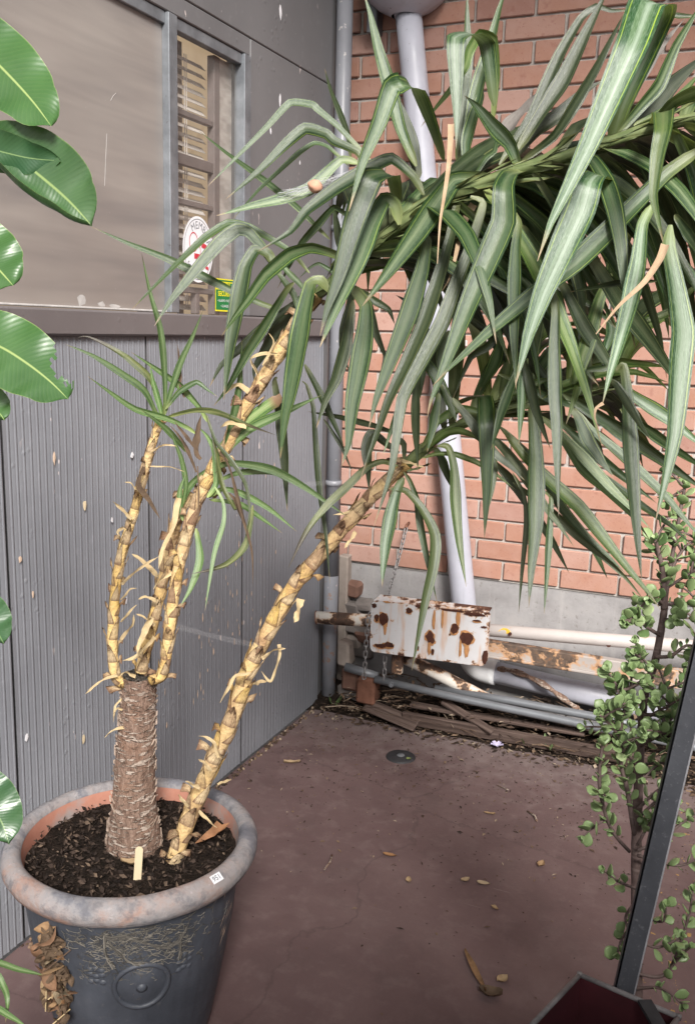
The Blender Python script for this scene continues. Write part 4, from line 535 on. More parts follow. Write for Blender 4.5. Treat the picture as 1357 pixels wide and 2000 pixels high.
C d .037 .925,-1.936,1.832,.92,-0,-.39 .942,-1.874,1.871,.86,-.05,-.51 .962,-1.802,1.88,.82,-.17,.54 .981,-1.733,1.857,.93,-.07,.35 .997,-1.675,1.812,.97,-.03,.23 1.009,-1.631,1.753,.99,-.02,.15 1.018,-1.598,1.686,.99,-.01,.13
C d .043 .952,-1.935,1.853,.73,-.4,-.55 1.009,-1.883,1.891,.67,-.44,-.6 1.071,-1.826,1.907,.51,-.61,.61 1.133,-1.768,1.9,.64,-.53,.56 1.193,-1.713,1.873,.74,-.47,.48 1.247,-1.664,1.827,.81,-.43,.4 1.293,-1.621,1.769,.84,-.41,.36
C d .036 1.269,-1.926,1.999,.62,-.69,.37 1.317,-1.92,1.932,.65,-.69,.32 1.351,-1.915,1.858,-.48,-.85,-.23 1.376,-1.911,1.779,-.5,-.85,-.16 1.393,-1.909,1.699,-.51,-.85,-.11 1.405,-1.907,1.618,-.51,-.85,-.08 1.413,-1.906,1.536,-.52,-.85,-.07
C g .039 .922,-1.936,1.829,.93,-.09,-.36 .944,-1.887,1.873,.91,-.1,-.4 .968,-1.832,1.908,.86,-.13,-.49 .995,-1.772,1.932,.79,-.19,-.59 1.023,-1.71,1.942,.71,-.36,.6 1.051,-1.646,1.94,.8,-.28,.53 1.079,-1.585,1.924,.84,-.25,.49
C g .03 1.278,-1.926,2.001,.58,-.57,.58 1.341,-1.86,2.004,.65,-.53,.54 1.402,-1.796,1.98,.76,-.47,.45 1.456,-1.739,1.934,.83,-.43,.35 1.502,-1.69,1.872,.87,-.4,.28 1.54,-1.651,1.798,.89,-.39,.21 1.57,-1.619,1.718,.9,-.39,.18
C d .04 1.296,-1.925,2.006,.56,-.65,.52 1.361,-1.893,1.977,.6,-.63,.49 1.419,-1.864,1.933,.68,-.6,.42 1.47,-1.839,1.879,.73,-.58,.35 1.512,-1.818,1.817,.77,-.57,.29 1.548,-1.8,1.75,.79,-.56,.24 1.577,-1.786,1.679,.8,-.56,.22
C d .035 .938,-1.935,1.843,.25,-.75,.61 .997,-1.906,1.854,.33,-.72,.61 1.055,-1.876,1.848,.48,-.65,.59 1.111,-1.848,1.825,.6,-.6,.53 1.16,-1.824,1.789,.69,-.56,.46 1.202,-1.802,1.743,.76,-.53,.38 1.237,-1.785,1.689,.78,-.52,.34
C d .043 1.481,-1.915,2.057,.88,-.29,.37 1.513,-1.846,2.033,.91,-.27,.32 1.542,-1.784,1.993,.94,-.25,.24 1.568,-1.73,1.941,.95,-.24,.19 1.589,-1.685,1.879,.96,-.23,.14 1.607,-1.647,1.812,.97,-.23,.11 1.622,-1.616,1.74,.97,-.23,.1
C g .032 1.057,-1.935,1.921,.91,-.09,-.4 1.08,-1.881,1.961,.86,-.12,-.5 1.107,-1.817,1.977,.74,-.33,.58 1.134,-1.752,1.966,.88,-.21,.42 1.158,-1.694,1.933,.94,-.16,.3 1.178,-1.646,1.884,.97,-.14,.21 1.193,-1.609,1.825,.98,-.13,.17
C d .03 1.221,-1.929,1.985,.82,-.21,.52 1.246,-1.837,1.983,.87,-.18,.47 1.27,-1.747,1.963,.92,-.13,.36 1.293,-1.661,1.927,.95,-.11,.28 1.314,-1.582,1.877,.97,-.09,.22 1.333,-1.512,1.815,.98,-.09,.18 1.349,-1.45,1.744,.98,-.08,.16
C d .03 1.178,-1.933,1.971,.58,-.58,.57 1.24,-1.877,1.965,.65,-.54,.53 1.297,-1.825,1.933,.77,-.47,.43 1.346,-1.781,1.881,.84,-.43,.34 1.386,-1.745,1.816,.87,-.41,.26 1.417,-1.718,1.743,.9,-.4,.19 1.44,-1.697,1.665,.9,-.4,.16
C d .031 1.017,-1.935,1.897,.4,-.69,.61 1.072,-1.897,1.904,.45,-.66,.6 1.127,-1.858,1.899,.54,-.61,.58 1.181,-1.821,1.882,.62,-.57,.54 1.232,-1.786,1.854,.69,-.53,.48 1.278,-1.754,1.817,.75,-.51,.43 1.32,-1.725,1.772,.77,-.5,.4
C d .043 1.306,-1.924,2.009,.94,.03,-.35 1.319,-1.851,2.049,.84,.02,-.54 1.333,-1.767,2.056,.92,-.11,.38 1.347,-1.688,2.03,.98,-.06,.21 1.358,-1.621,1.979,.99,-.04,.13 1.367,-1.568,1.912,1,-.03,.09 1.373,-1.529,1.837,1,-.03,.07
C d .032 1.234,-1.928,1.99,.62,-.53,.57 1.282,-1.874,1.989,.7,-.49,.53 1.327,-1.823,1.965,.8,-.42,.42 1.366,-1.778,1.925,.87,-.38,.33 1.398,-1.741,1.872,.9,-.36,.25 1.423,-1.712,1.811,.92,-.35,.19 1.443,-1.689,1.745,.93,-.34,.16
C g .034 .936,-1.935,1.841,.91,.4,.01 .923,-1.907,1.906,.91,.4,.01 .902,-1.863,1.96,.92,.4,.03 .875,-1.803,1.991,.91,.38,.17 .844,-1.737,1.992,.91,.41,-.05 .816,-1.676,1.965,.91,.41,-.02 .792,-1.626,1.918,.91,.41,-.02
C d .032 .912,-1.936,1.82,.91,-.1,-.41 .943,-1.865,1.872,.89,-.11,-.44 .976,-1.79,1.913,.85,-.14,-.51 1.011,-1.71,1.944,.8,-.18,-.58 1.048,-1.628,1.963,.67,-.39,.63 1.085,-1.543,1.97,.74,-.33,.58 1.122,-1.459,1.964,.78,-.31,.55
C g .043 .953,-1.935,1.854,.38,-.69,.62 1.028,-1.882,1.866,.49,-.63,.6 1.102,-1.831,1.842,.66,-.54,.52 1.165,-1.787,1.79,.78,-.48,.41 1.215,-1.752,1.719,.84,-.45,.31 1.253,-1.725,1.639,.87,-.43,.22 1.281,-1.706,1.552,.88,-.43,.19
C d .036 1.301,-1.925,2.007,.71,-.39,.59 1.339,-1.841,2.017,.77,-.34,.54 1.377,-1.757,2.004,.87,-.27,.42 1.412,-1.678,1.971,.92,-.23,.32 1.444,-1.607,1.921,.95,-.21,.25 1.472,-1.545,1.858,.96,-.2,.19 1.495,-1.493,1.785,.97,-.2,.17
C d .044 .985,-1.935,1.876,.9,-.21,-.37 1.015,-1.894,1.925,.89,-.22,-.4 1.048,-1.849,1.968,.85,-.24,-.47 1.084,-1.8,2.002,.8,-.27,-.53 1.123,-1.747,2.028,.74,-.31,-.6 1.163,-1.692,2.043,.59,-.54,.6 1.204,-1.636,2.048,.63,-.51,.59
C d .043 1.274,-1.926,2,.48,-.64,.6 1.325,-1.88,2.009,.57,-.59,.57 1.374,-1.834,1.996,.7,-.52,.49 1.42,-1.792,1.965,.79,-.47,.39 1.458,-1.756,1.92,.84,-.44,.31 1.49,-1.727,1.866,.87,-.43,.24 1.515,-1.704,1.806,.88,-.42,.21
C d .032 1.361,-1.922,2.023,.51,-.69,.52 1.417,-1.9,1.998,.59,-.66,.46 1.461,-1.883,1.953,.7,-.62,.34 1.492,-1.87,1.897,.76,-.6,.24 1.514,-1.862,1.837,.79,-.59,.17 1.529,-1.856,1.774,.8,-.59,.11 1.539,-1.852,1.71,.81,-.59,.09
C d .032 1.056,-1.935,1.92,.95,.12,-.3 1.059,-1.881,1.955,.93,.12,-.34 1.064,-1.822,1.981,.88,.1,-.46 1.068,-1.759,1.998,.8,.06,-.6 1.072,-1.695,2.005,.84,-.07,.53 1.077,-1.631,2.002,.91,-.01,.41 1.081,-1.568,1.989,.94,.01,.35
C d .03 .948,-1.935,1.85,.87,-.15,-.48 .976,-1.878,1.884,.81,-.2,-.56 1.008,-1.814,1.894,.73,-.35,.59 1.04,-1.75,1.881,.85,-.25,.47 1.069,-1.692,1.848,.92,-.19,.35 1.093,-1.644,1.8,.95,-.16,.26 1.112,-1.605,1.742,.96,-.15,.22
C d .032 1.026,-1.935,1.902,.84,-.2,-.51 1.064,-1.868,1.94,.75,-.26,-.61 1.107,-1.793,1.94,.79,-.34,.52 1.146,-1.724,1.907,.9,-.25,.37 1.179,-1.668,1.851,.94,-.21,.25 1.203,-1.626,1.78,.96,-.2,.18 1.221,-1.595,1.702,.97,-.19,.14
C d .034 1.076,-1.936,1.932,.83,-.18,-.53 1.109,-1.873,1.962,.65,-.44,.62 1.144,-1.804,1.954,.85,-.27,.45 1.174,-1.746,1.914,.93,-.2,.29 1.197,-1.701,1.855,.97,-.18,.19 1.214,-1.67,1.787,.98,-.17,.13 1.225,-1.648,1.713,.98,-.16,.1
C d .037 1.235,-1.928,1.99,.42,-.71,.57 1.316,-1.897,1.97,.5,-.68,.53 1.386,-1.87,1.921,.64,-.64,.43 1.442,-1.848,1.855,.72,-.61,.33 1.484,-1.832,1.778,.76,-.6,.25 1.516,-1.82,1.695,.79,-.59,.18 1.538,-1.811,1.609,.8,-.59,.15
C d .042 1.096,-1.936,1.94,.94,-.04,-.33 1.12,-1.868,1.999,.92,-.05,-.39 1.147,-1.79,2.043,.85,-.08,-.51 1.176,-1.706,2.068,.71,-.35,.61 1.206,-1.618,2.073,.83,-.26,.5 1.236,-1.532,2.058,.9,-.2,.39 1.265,-1.45,2.024,.92,-.18,.34
C g .043 1.066,-1.936,1.927,.81,-.3,-.51 1.102,-1.892,1.958,.73,-.34,-.59 1.143,-1.843,1.968,.64,-.51,.58 1.184,-1.794,1.955,.78,-.41,.47 1.219,-1.751,1.922,.86,-.35,.36 1.249,-1.716,1.877,.91,-.32,.27 1.272,-1.688,1.823,.92,-.31,.23
C d .035 1.436,-1.918,2.044,.85,-.41,.32 1.475,-1.874,1.995,.87,-.4,.28 1.508,-1.838,1.937,.89,-.39,.22 1.535,-1.809,1.873,.91,-.38,.18 1.556,-1.785,1.804,.92,-.37,.14 1.573,-1.766,1.732,.92,-.37,.11 1.586,-1.751,1.659,.92,-.37,.09
C d .03 1.481,-1.915,2.057,.94,-.13,-.33 1.501,-1.865,2.097,.87,-.13,-.48 1.527,-1.805,2.109,.82,-.32,.47 1.551,-1.746,2.092,.93,-.25,.27 1.572,-1.696,2.053,.96,-.22,.17 1.588,-1.658,2,.97,-.21,.11 1.599,-1.631,1.941,.97,-.2,.09
C d .042 1.055,-1.935,1.92,.37,-.71,.6 1.125,-1.894,1.926,.5,-.65,.58 1.189,-1.856,1.894,.69,-.55,.47 1.239,-1.826,1.838,.79,-.5,.34 1.275,-1.805,1.768,.85,-.48,.23 1.299,-1.79,1.693,.87,-.47,.16 1.316,-1.78,1.614,.87,-.47,.13
C g .036 1.26,-1.927,1.997,.65,-.57,.5 1.316,-1.887,1.969,.71,-.55,.45 1.364,-1.853,1.924,.79,-.5,.36 1.402,-1.826,1.866,.83,-.48,.27 1.431,-1.806,1.802,.86,-.47,.2 1.453,-1.79,1.733,.87,-.46,.15 1.47,-1.778,1.662,.88,-.46,.13
C d .041 1.311,-1.924,2.01,.93,-.21,-.29 1.342,-1.877,2.078,.89,-.22,-.4 1.387,-1.811,2.117,.58,-.55,.6 1.437,-1.737,2.115,.8,-.41,.44 1.482,-1.67,2.076,.89,-.35,.3 1.517,-1.618,2.013,.93,-.32,.2 1.543,-1.58,1.937,.94,-.31,.16
C d .037 1.037,-1.935,1.909,.93,-.15,-.34 1.065,-1.887,1.966,.92,-.16,-.36 1.096,-1.835,2.017,.89,-.17,-.41 1.13,-1.778,2.062,.86,-.18,-.47 1.166,-1.718,2.1,.82,-.21,-.53 1.204,-1.654,2.129,.77,-.23,-.6 1.244,-1.588,2.148,.58,-.53,.61
C g .034 1.025,-1.935,1.902,.89,-.2,-.4 1.066,-1.874,1.962,.87,-.22,-.45 1.113,-1.806,2.009,.8,-.26,-.54 1.164,-1.732,2.038,.56,-.55,.62 1.217,-1.654,2.049,.67,-.47,.57 1.27,-1.576,2.041,.76,-.41,.5 1.321,-1.501,2.015,.8,-.38,.46
C d .03 .925,-1.936,1.831,.95,.1,-.29 .933,-1.875,1.876,.9,.07,-.44 .942,-1.801,1.887,.86,-.06,.51 .951,-1.73,1.862,.96,.04,.28 .959,-1.673,1.813,.98,.07,.17 .964,-1.632,1.75,.99,.07,.11 .968,-1.603,1.68,.99,.08,.09
D d .042 1.316,-1.747,1.559,.91,-.12,-.39 1.335,-1.678,1.582,.88,-.15,-.46 1.355,-1.605,1.588,.75,-.22,-.62 1.374,-1.534,1.578,.87,-.11,.49 1.393,-1.466,1.552,.94,-.09,.34 1.41,-1.403,1.514,.97,-.08,.24 1.425,-1.348,1.465,.97,-.08,.21
D d .033 1.356,-1.734,1.57,.99,.1,-.02 1.355,-1.714,1.631,.99,.1,-.02 1.354,-1.688,1.689,.99,.1,-.03 1.353,-1.656,1.744,.99,.1,-.04 1.351,-1.617,1.793,.99,.1,-.05 1.349,-1.569,1.835,.99,.1,-.08 1.346,-1.513,1.866,.99,.1,-.1
D y .034 1.252,-1.767,1.541,.99,.1,-.03 1.252,-1.736,1.626,.99,.1,-.04 1.251,-1.697,1.708,.99,.1,-.05 1.251,-1.648,1.785,.99,.1,-.07 1.251,-1.588,1.854,.99,.1,-.1 1.25,-1.518,1.911,.98,.1,-.15 1.25,-1.437,1.954,.98,.11,-.19
D o .037 1.104,-1.813,1.48,.96,.27,-.01 1.091,-1.765,1.555,.96,.27,-.01 1.076,-1.71,1.626,.96,.27,-.01 1.059,-1.65,1.69,.96,.27,-.01 1.041,-1.582,1.747,.96,.27,-.02 1.021,-1.508,1.795,.96,.27,-.03 1,-1.429,1.832,.96,.27,-.03
D d .041 1.319,-1.746,1.56,.8,-.29,-.52 1.35,-1.683,1.573,.73,-.34,-.6 1.381,-1.62,1.564,.82,-.24,.53 1.41,-1.562,1.535,.91,-.2,.37 1.435,-1.512,1.492,.95,-.19,.26 1.455,-1.47,1.438,.96,-.19,.19 1.472,-1.437,1.378,.97,-.19,.16
D g .033 1.231,-1.773,1.535,.9,-.23,-.37 1.261,-1.717,1.572,.86,-.26,-.44 1.295,-1.653,1.589,.73,-.34,-.59 1.329,-1.588,1.582,.79,-.27,.55 1.361,-1.528,1.555,.89,-.22,.4 1.389,-1.475,1.511,.94,-.2,.28 1.412,-1.431,1.456,.95,-.2,.24
D d .033 1.091,-1.817,1.471,.85,.52,.08 1.07,-1.793,1.542,.85,.52,.09 1.044,-1.764,1.609,.85,.52,.12 1.011,-1.727,1.669,.84,.52,.17 .971,-1.682,1.719,.82,.52,.24 .925,-1.63,1.755,.78,.51,.36 .874,-1.574,1.773,.73,.5,.45
D y .041 1.257,-1.766,1.543,.84,-.24,-.48 1.292,-1.683,1.564,.81,-.26,-.52 1.328,-1.599,1.571,.73,-.31,-.61 1.365,-1.514,1.563,.78,-.23,.58 1.4,-1.432,1.542,.85,-.2,.48 1.433,-1.353,1.507,.9,-.18,.39 1.465,-1.28,1.461,.92,-.17,.35
D g .039 1.173,-1.792,1.515,.62,-.51,-.6 1.225,-1.732,1.519,.58,-.53,-.61 1.278,-1.673,1.511,.65,-.43,.62 1.329,-1.615,1.493,.72,-.4,.57 1.378,-1.56,1.464,.78,-.37,.51 1.424,-1.507,1.425,.82,-.35,.45 1.467,-1.459,1.379,.84,-.35,.42
D y .032 1.18,-1.789,1.518,.93,.36,.06 1.158,-1.745,1.585,.93,.36,.08 1.131,-1.691,1.643,.92,.37,.11 1.099,-1.627,1.686,.92,.36,.17 1.064,-1.556,1.712,.87,.36,.34 1.027,-1.482,1.719,.77,.35,-.53 .991,-1.408,1.705,.87,.37,-.34
D d .038 1.19,-1.786,1.522,.88,-.2,-.44 1.216,-1.723,1.545,.86,-.22,-.47 1.243,-1.657,1.559,.81,-.25,-.53 1.27,-1.59,1.565,.75,-.29,-.6 1.298,-1.523,1.562,.75,-.24,.62 1.325,-1.457,1.551,.81,-.2,.55 1.352,-1.393,1.531,.84,-.19,.51
D y .038 1.198,-1.784,1.524,.88,-.48,-.08 1.206,-1.779,1.588,.87,-.48,-.09 1.217,-1.774,1.652,.87,-.48,-.11 1.23,-1.767,1.715,.87,-.48,-.14 1.245,-1.759,1.777,.86,-.48,-.17 1.264,-1.749,1.838,.85,-.48,-.21 1.287,-1.736,1.897,.84,-.49,-.23
D g .043 1.217,-1.778,1.531,.99,-.02,-.11 1.228,-1.73,1.612,.99,-.03,-.17 1.244,-1.655,1.667,.93,-.06,-.36 1.264,-1.563,1.679,.82,-.11,.55 1.283,-1.477,1.646,.96,-.05,.27 1.298,-1.407,1.583,.99,-.04,.15 1.309,-1.357,1.504,.99,-.04,.11
D y .034 1.424,-1.711,1.593,.99,0,-.16 1.432,-1.627,1.64,.98,0,-.19 1.439,-1.537,1.671,.95,-.01,-.31 1.448,-1.442,1.684,.82,-.05,-.57 1.456,-1.346,1.678,.92,-.02,.39 1.464,-1.253,1.654,.98,-.01,.22 1.471,-1.166,1.615,.98,-0,.18
D g .041 1.231,-1.773,1.535,.96,-.11,-.25 1.249,-1.719,1.582,.94,-.12,-.31 1.271,-1.654,1.608,.85,-.18,-.5 1.294,-1.584,1.609,.8,-.18,.57 1.317,-1.517,1.586,.92,-.12,.37 1.336,-1.459,1.544,.97,-.1,.24 1.351,-1.412,1.49,.98,-.1,.19
D y .04 1.243,-1.77,1.538,.98,0,-.18 1.25,-1.718,1.579,.97,-0,-.24 1.259,-1.657,1.602,.91,-.04,-.42 1.268,-1.592,1.604,.83,-.05,.56 1.277,-1.53,1.586,.95,0,.31 1.285,-1.474,1.552,.98,.01,.19 1.291,-1.428,1.505,.99,.01,.15
D o .041 1.181,-1.789,1.519,.92,-.18,-.35 1.214,-1.714,1.568,.87,-.21,-.44 1.252,-1.627,1.583,.71,-.33,-.62 1.291,-1.541,1.563,.87,-.19,.46 1.324,-1.466,1.515,.94,-.16,.3 1.351,-1.404,1.446,.97,-.15,.2 1.372,-1.357,1.365,.97,-.15,.17
D g .031 1.14,-1.802,1.5,.99,-.04,-.12 1.149,-1.77,1.562,.99,-.04,-.16 1.161,-1.724,1.613,.96,-.06,-.26 1.178,-1.665,1.647,.89,-.11,-.43 1.197,-1.598,1.655,.77,-.18,.61 1.215,-1.532,1.638,.92,-.09,.38 1.231,-1.475,1.601,.95,-.07,.3
D y .04 1.174,-1.791,1.516,.95,-.25,-.17 1.195,-1.762,1.595,.94,-.26,-.22 1.228,-1.718,1.662,.89,-.29,-.34 1.272,-1.657,1.707,.78,-.35,-.52 1.324,-1.588,1.718,.66,-.43,.61 1.374,-1.52,1.695,.82,-.35,.45 1.416,-1.462,1.646,.87,-.32,.37
D g .034 1.233,-1.773,1.535,.99,.08,-.1 1.234,-1.724,1.587,.99,.08,-.14 1.236,-1.66,1.619,.96,.06,-.28 1.238,-1.59,1.628,.81,.02,.59 1.239,-1.52,1.61,.97,.08,.24 1.241,-1.46,1.573,.99,.08,.13 1.242,-1.41,1.522,.99,.08,.1
D y .038 1.287,-1.756,1.551,.74,-.36,-.56 1.325,-1.69,1.559,.69,-.39,-.61 1.363,-1.624,1.553,.75,-.31,.59 1.399,-1.56,1.532,.83,-.26,.49 1.434,-1.5,1.5,.88,-.24,.4 1.465,-1.445,1.457,.92,-.23,.32 1.493,-1.396,1.405,.93,-.23,.29
D g .039 1.194,-1.785,1.523,.98,-.07,-.19 1.207,-1.739,1.578,.96,-.08,-.26 1.226,-1.674,1.608,.85,-.16,-.51 1.247,-1.604,1.602,.87,-.11,.47 1.265,-1.542,1.567,.96,-.07,.26 1.279,-1.495,1.513,.99,-.07,.16 1.29,-1.46,1.449,.99,-.07,.12
D y .042 1.34,-1.739,1.566,.99,.15,-.01 1.336,-1.707,1.625,.99,.15,-.02 1.33,-1.66,1.674,.99,.15,-.03 1.322,-1.598,1.701,.98,.15,-.1 1.313,-1.53,1.7,.98,.14,.1 1.305,-1.468,1.675,.99,.15,.03 1.299,-1.417,1.631,.99,.15,.02
D d .043 1.365,-1.731,1.573,.96,-.21,-.19 1.39,-1.684,1.647,.95,-.22,-.22 1.421,-1.626,1.71,.93,-.23,-.29 1.457,-1.559,1.759,.88,-.24,-.4 1.497,-1.484,1.791,.8,-.28,-.53 1.539,-1.404,1.801,.7,-.37,.61 1.581,-1.325,1.79,.77,-.33,.54
D g .039 1.249,-1.768,1.54,.98,-.11,-.14 1.262,-1.732,1.603,.97,-.12,-.2 1.281,-1.679,1.65,.93,-.14,-.35 1.306,-1.613,1.669,.76,-.24,-.6 1.331,-1.545,1.658,.89,-.16,.43 1.352,-1.486,1.62,.96,-.13,.25 1.37,-1.439,1.566,.97,-.13,.2
D y .04 1.426,-1.71,1.594,.98,-.14,-.13 1.44,-1.673,1.657,.98,-.14,-.17 1.459,-1.62,1.706,.94,-.15,-.3 1.482,-1.554,1.731,.81,-.2,-.54 1.507,-1.483,1.728,.87,-.2,.45 1.53,-1.418,1.698,.95,-.17,.26 1.55,-1.365,1.65,.97,-.16,.2
C g .032 1.53,-1.912,2.066,.45,-.75,.48 1.592,-1.901,2.026,.49,-.75,.45 1.646,-1.891,1.975,.56,-.73,.39 1.692,-1.883,1.916,.61,-.72,.32 1.73,-1.876,1.852,.64,-.72,.27 1.761,-1.87,1.784,.66,-.71,.22 1.787,-1.865,1.713,.67,-.71,.2
C y .034 1.516,-1.913,2.064,.72,-.39,-.57 1.559,-1.87,2.089,.51,-.63,.59 1.605,-1.824,2.083,.72,-.53,.45 1.645,-1.783,2.052,.82,-.47,.31 1.676,-1.752,2.004,.87,-.45,.22 1.699,-1.729,1.947,.89,-.43,.15 1.715,-1.713,1.886,.89,-.43,.12
C y .034 1.622,-1.911,2.076,.8,-.47,.38 1.664,-1.863,2.048,.84,-.44,.32 1.697,-1.824,2,.88,-.42,.22 1.722,-1.795,1.942,.9,-.4,.15 1.74,-1.775,1.877,.91,-.4,.1 1.752,-1.76,1.81,.92,-.4,.07 1.761,-1.75,1.741,.92,-.39,.06
C l .035 1.613,-1.911,2.076,.49,-.74,.46 1.671,-1.895,2.04,.55,-.72,.42 1.718,-1.882,1.99,.63,-.71,.33 1.754,-1.872,1.931,.67,-.69,.25 1.782,-1.865,1.867,.7,-.69,.19 1.802,-1.859,1.801,.72,-.68,.14 1.818,-1.855,1.733,.72,-.68,.12
C l .037 1.649,-1.911,2.077,.38,-.82,.44 1.704,-1.915,2.024,.42,-.82,.4 1.747,-1.918,1.96,.49,-.81,.31 1.78,-1.92,1.891,.53,-.81,.24 1.806,-1.922,1.818,.56,-.81,.19 1.825,-1.923,1.744,.57,-.81,.14 1.839,-1.924,1.669,.57,-.81,.12
C y .035 1.567,-1.911,2.073,-.56,-.64,.53 1.638,-1.968,2.08,-.45,-.68,.58 1.707,-2.022,2.052,-.71,-.46,-.54 1.765,-2.068,1.998,-.81,-.44,-.39 1.811,-2.105,1.927,-.86,-.44,-.27 1.846,-2.132,1.847,-.88,-.43,-.2 1.872,-2.153,1.761,-.89,-.43,-.16
C y .043 1.493,-1.914,2.06,.47,-.73,.49 1.555,-1.897,2.024,.54,-.72,.45 1.606,-1.883,1.972,.63,-.69,.35 1.645,-1.872,1.91,.69,-.68,.26 1.674,-1.865,1.842,.72,-.67,.19 1.694,-1.859,1.771,.73,-.66,.14 1.71,-1.855,1.699,.74,-.66,.12
C y .042 1.511,-1.913,2.063,.75,-.28,-.6 1.554,-1.848,2.086,.64,-.5,.58 1.598,-1.78,2.082,.8,-.41,.43 1.64,-1.717,2.053,.88,-.37,.31 1.675,-1.663,2.005,.91,-.35,.23 1.704,-1.618,1.943,.93,-.33,.17 1.727,-1.583,1.874,.93,-.33,.14
C l .04 1.534,-1.912,2.067,.99,.03,-.15 1.538,-1.841,2.113,.97,.05,-.25 1.544,-1.76,2.136,.9,-.11,.42 1.549,-1.676,2.134,.99,-.04,.15 1.554,-1.596,2.107,1,-.02,.09 1.558,-1.525,2.061,1,-.02,.06 1.562,-1.466,2.001,1,-.01,.05
C y .032 1.558,-1.911,2.072,.96,.03,-.28 1.566,-1.84,2.104,.93,.04,-.37 1.573,-1.764,2.125,.78,-.2,.59 1.581,-1.686,2.135,.94,-.11,.33 1.588,-1.607,2.133,.98,-.08,.2 1.596,-1.53,2.119,.99,-.06,.14 1.603,-1.455,2.094,.99,-.06,.12
C y .044 1.579,-1.911,2.075,-.85,-.41,-.32 1.614,-1.945,2.026,-.87,-.41,-.29 1.644,-1.975,1.971,-.88,-.41,-.23 1.67,-2,1.911,-.89,-.41,-.19 1.691,-2.022,1.849,-.9,-.41,-.15 1.709,-2.04,1.785,-.9,-.42,-.13 1.725,-2.055,1.719,-.9,-.42,-.11
C y .034 1.587,-1.911,2.075,.98,-.05,-.2 1.6,-1.848,2.123,.95,-.03,-.32 1.615,-1.773,2.147,.84,-.24,.49 1.632,-1.695,2.142,.96,-.15,.22 1.647,-1.623,2.112,.98,-.13,.13 1.66,-1.561,2.062,.99,-.12,.09 1.67,-1.512,2,.99,-.12,.07
C g .036 1.582,-1.911,2.075,.81,-.07,-.59 1.599,-1.848,2.091,.73,-.33,.6 1.617,-1.784,2.1,.84,-.27,.48 1.636,-1.72,2.099,.9,-.23,.37 1.654,-1.656,2.09,.94,-.2,.29 1.671,-1.593,2.073,.95,-.19,.23 1.688,-1.533,2.047,.96,-.18,.21
C l .04 1.624,-1.911,2.076,-.87,-.31,-.39 1.655,-1.954,2.04,-.89,-.31,-.34 1.683,-1.992,1.996,-.91,-.31,-.26 1.706,-2.025,1.946,-.93,-.32,-.21 1.726,-2.053,1.892,-.93,-.32,-.16 1.743,-2.076,1.835,-.94,-.32,-.13 1.758,-2.095,1.775,-.94,-.32,-.12
C y .034 1.521,-1.913,2.065,.09,-.82,.57 1.597,-1.923,2.038,.15,-.82,.55 1.667,-1.933,1.996,.25,-.82,.51 1.729,-1.942,1.943,.34,-.83,.45 1.782,-1.949,1.882,-.61,-.69,-.39 1.827,-1.955,1.814,-.65,-.69,-.32 1.864,-1.96,1.741,-.66,-.69,-.29
C d .044 1.546,-1.912,2.069,.81,-.33,-.48 1.589,-1.862,2.108,.75,-.34,-.56 1.637,-1.805,2.126,.6,-.57,.56 1.686,-1.748,2.121,.74,-.5,.45 1.733,-1.693,2.095,.82,-.46,.35 1.774,-1.645,2.052,.86,-.44,.26 1.808,-1.605,1.998,.87,-.43,.23
C l .035 1.479,-1.915,2.056,-.79,-.53,.31 1.519,-1.953,2.09,-.73,-.56,.4 1.565,-1.998,2.095,-.51,-.64,.57 1.608,-2.041,2.073,-.78,-.4,-.48 1.643,-2.075,2.031,-.86,-.4,-.3 1.669,-2.101,1.977,-.89,-.41,-.2 1.688,-2.119,1.918,-.9,-.41,-.16
C g .039 1.636,-1.911,2.077,-.96,-.2,.2 1.653,-1.98,2.094,-.93,-.22,.29 1.671,-2.05,2.086,-.82,-.05,-.57 1.688,-2.114,2.056,-.97,-.09,-.24 1.702,-2.168,2.009,-.99,-.11,-.13 1.713,-2.212,1.951,-.99,-.12,-.08 1.721,-2.246,1.887,-.99,-.12,-.07
C l .032 1.651,-1.911,2.078,.94,-.31,.15 1.67,-1.878,2.024,.95,-.3,.13 1.684,-1.854,1.964,.95,-.29,.09 1.694,-1.837,1.901,.96,-.29,.06 1.7,-1.826,1.836,.96,-.29,.04 1.705,-1.818,1.771,.96,-.29,.03 1.708,-1.813,1.705,.96,-.29,.02
C g .041 1.487,-1.914,2.058,.77,-.38,.51 1.52,-1.852,2.056,.81,-.36,.46 1.552,-1.791,2.039,.87,-.32,.37 1.582,-1.733,2.011,.91,-.3,.29 1.61,-1.681,1.972,.93,-.28,.24 1.635,-1.634,1.924,.94,-.27,.19 1.656,-1.593,1.871,.95,-.27,.17
C l .042 .982,-1.935,1.874,.84,-.23,-.49 1.015,-1.885,1.908,.75,-.3,-.6 1.053,-1.827,1.909,.76,-.37,.53 1.088,-1.774,1.881,.88,-.28,.38 1.115,-1.733,1.833,.94,-.23,.26 1.135,-1.703,1.775,.96,-.22,.18 1.149,-1.681,1.71,.97,-.21,.14
C d .038 1.193,-1.932,1.976,.83,-.33,.45 1.226,-1.88,1.955,.88,-.3,.38 1.252,-1.837,1.914,.93,-.25,.26 1.272,-1.806,1.861,.96,-.23,.18 1.286,-1.783,1.803,.97,-.22,.12 1.296,-1.767,1.741,.97,-.22,.08 1.303,-1.757,1.677,.97,-.22,.07
C g .036 1.188,-1.932,1.975,.46,-.71,.53 1.243,-1.92,1.942,.5,-.7,.51 1.293,-1.91,1.903,.56,-.69,.46 1.338,-1.9,1.858,.61,-.68,.42 1.379,-1.892,1.808,.65,-.67,.37 1.414,-1.884,1.754,.68,-.66,.33 1.445,-1.877,1.698,.69,-.66,.31
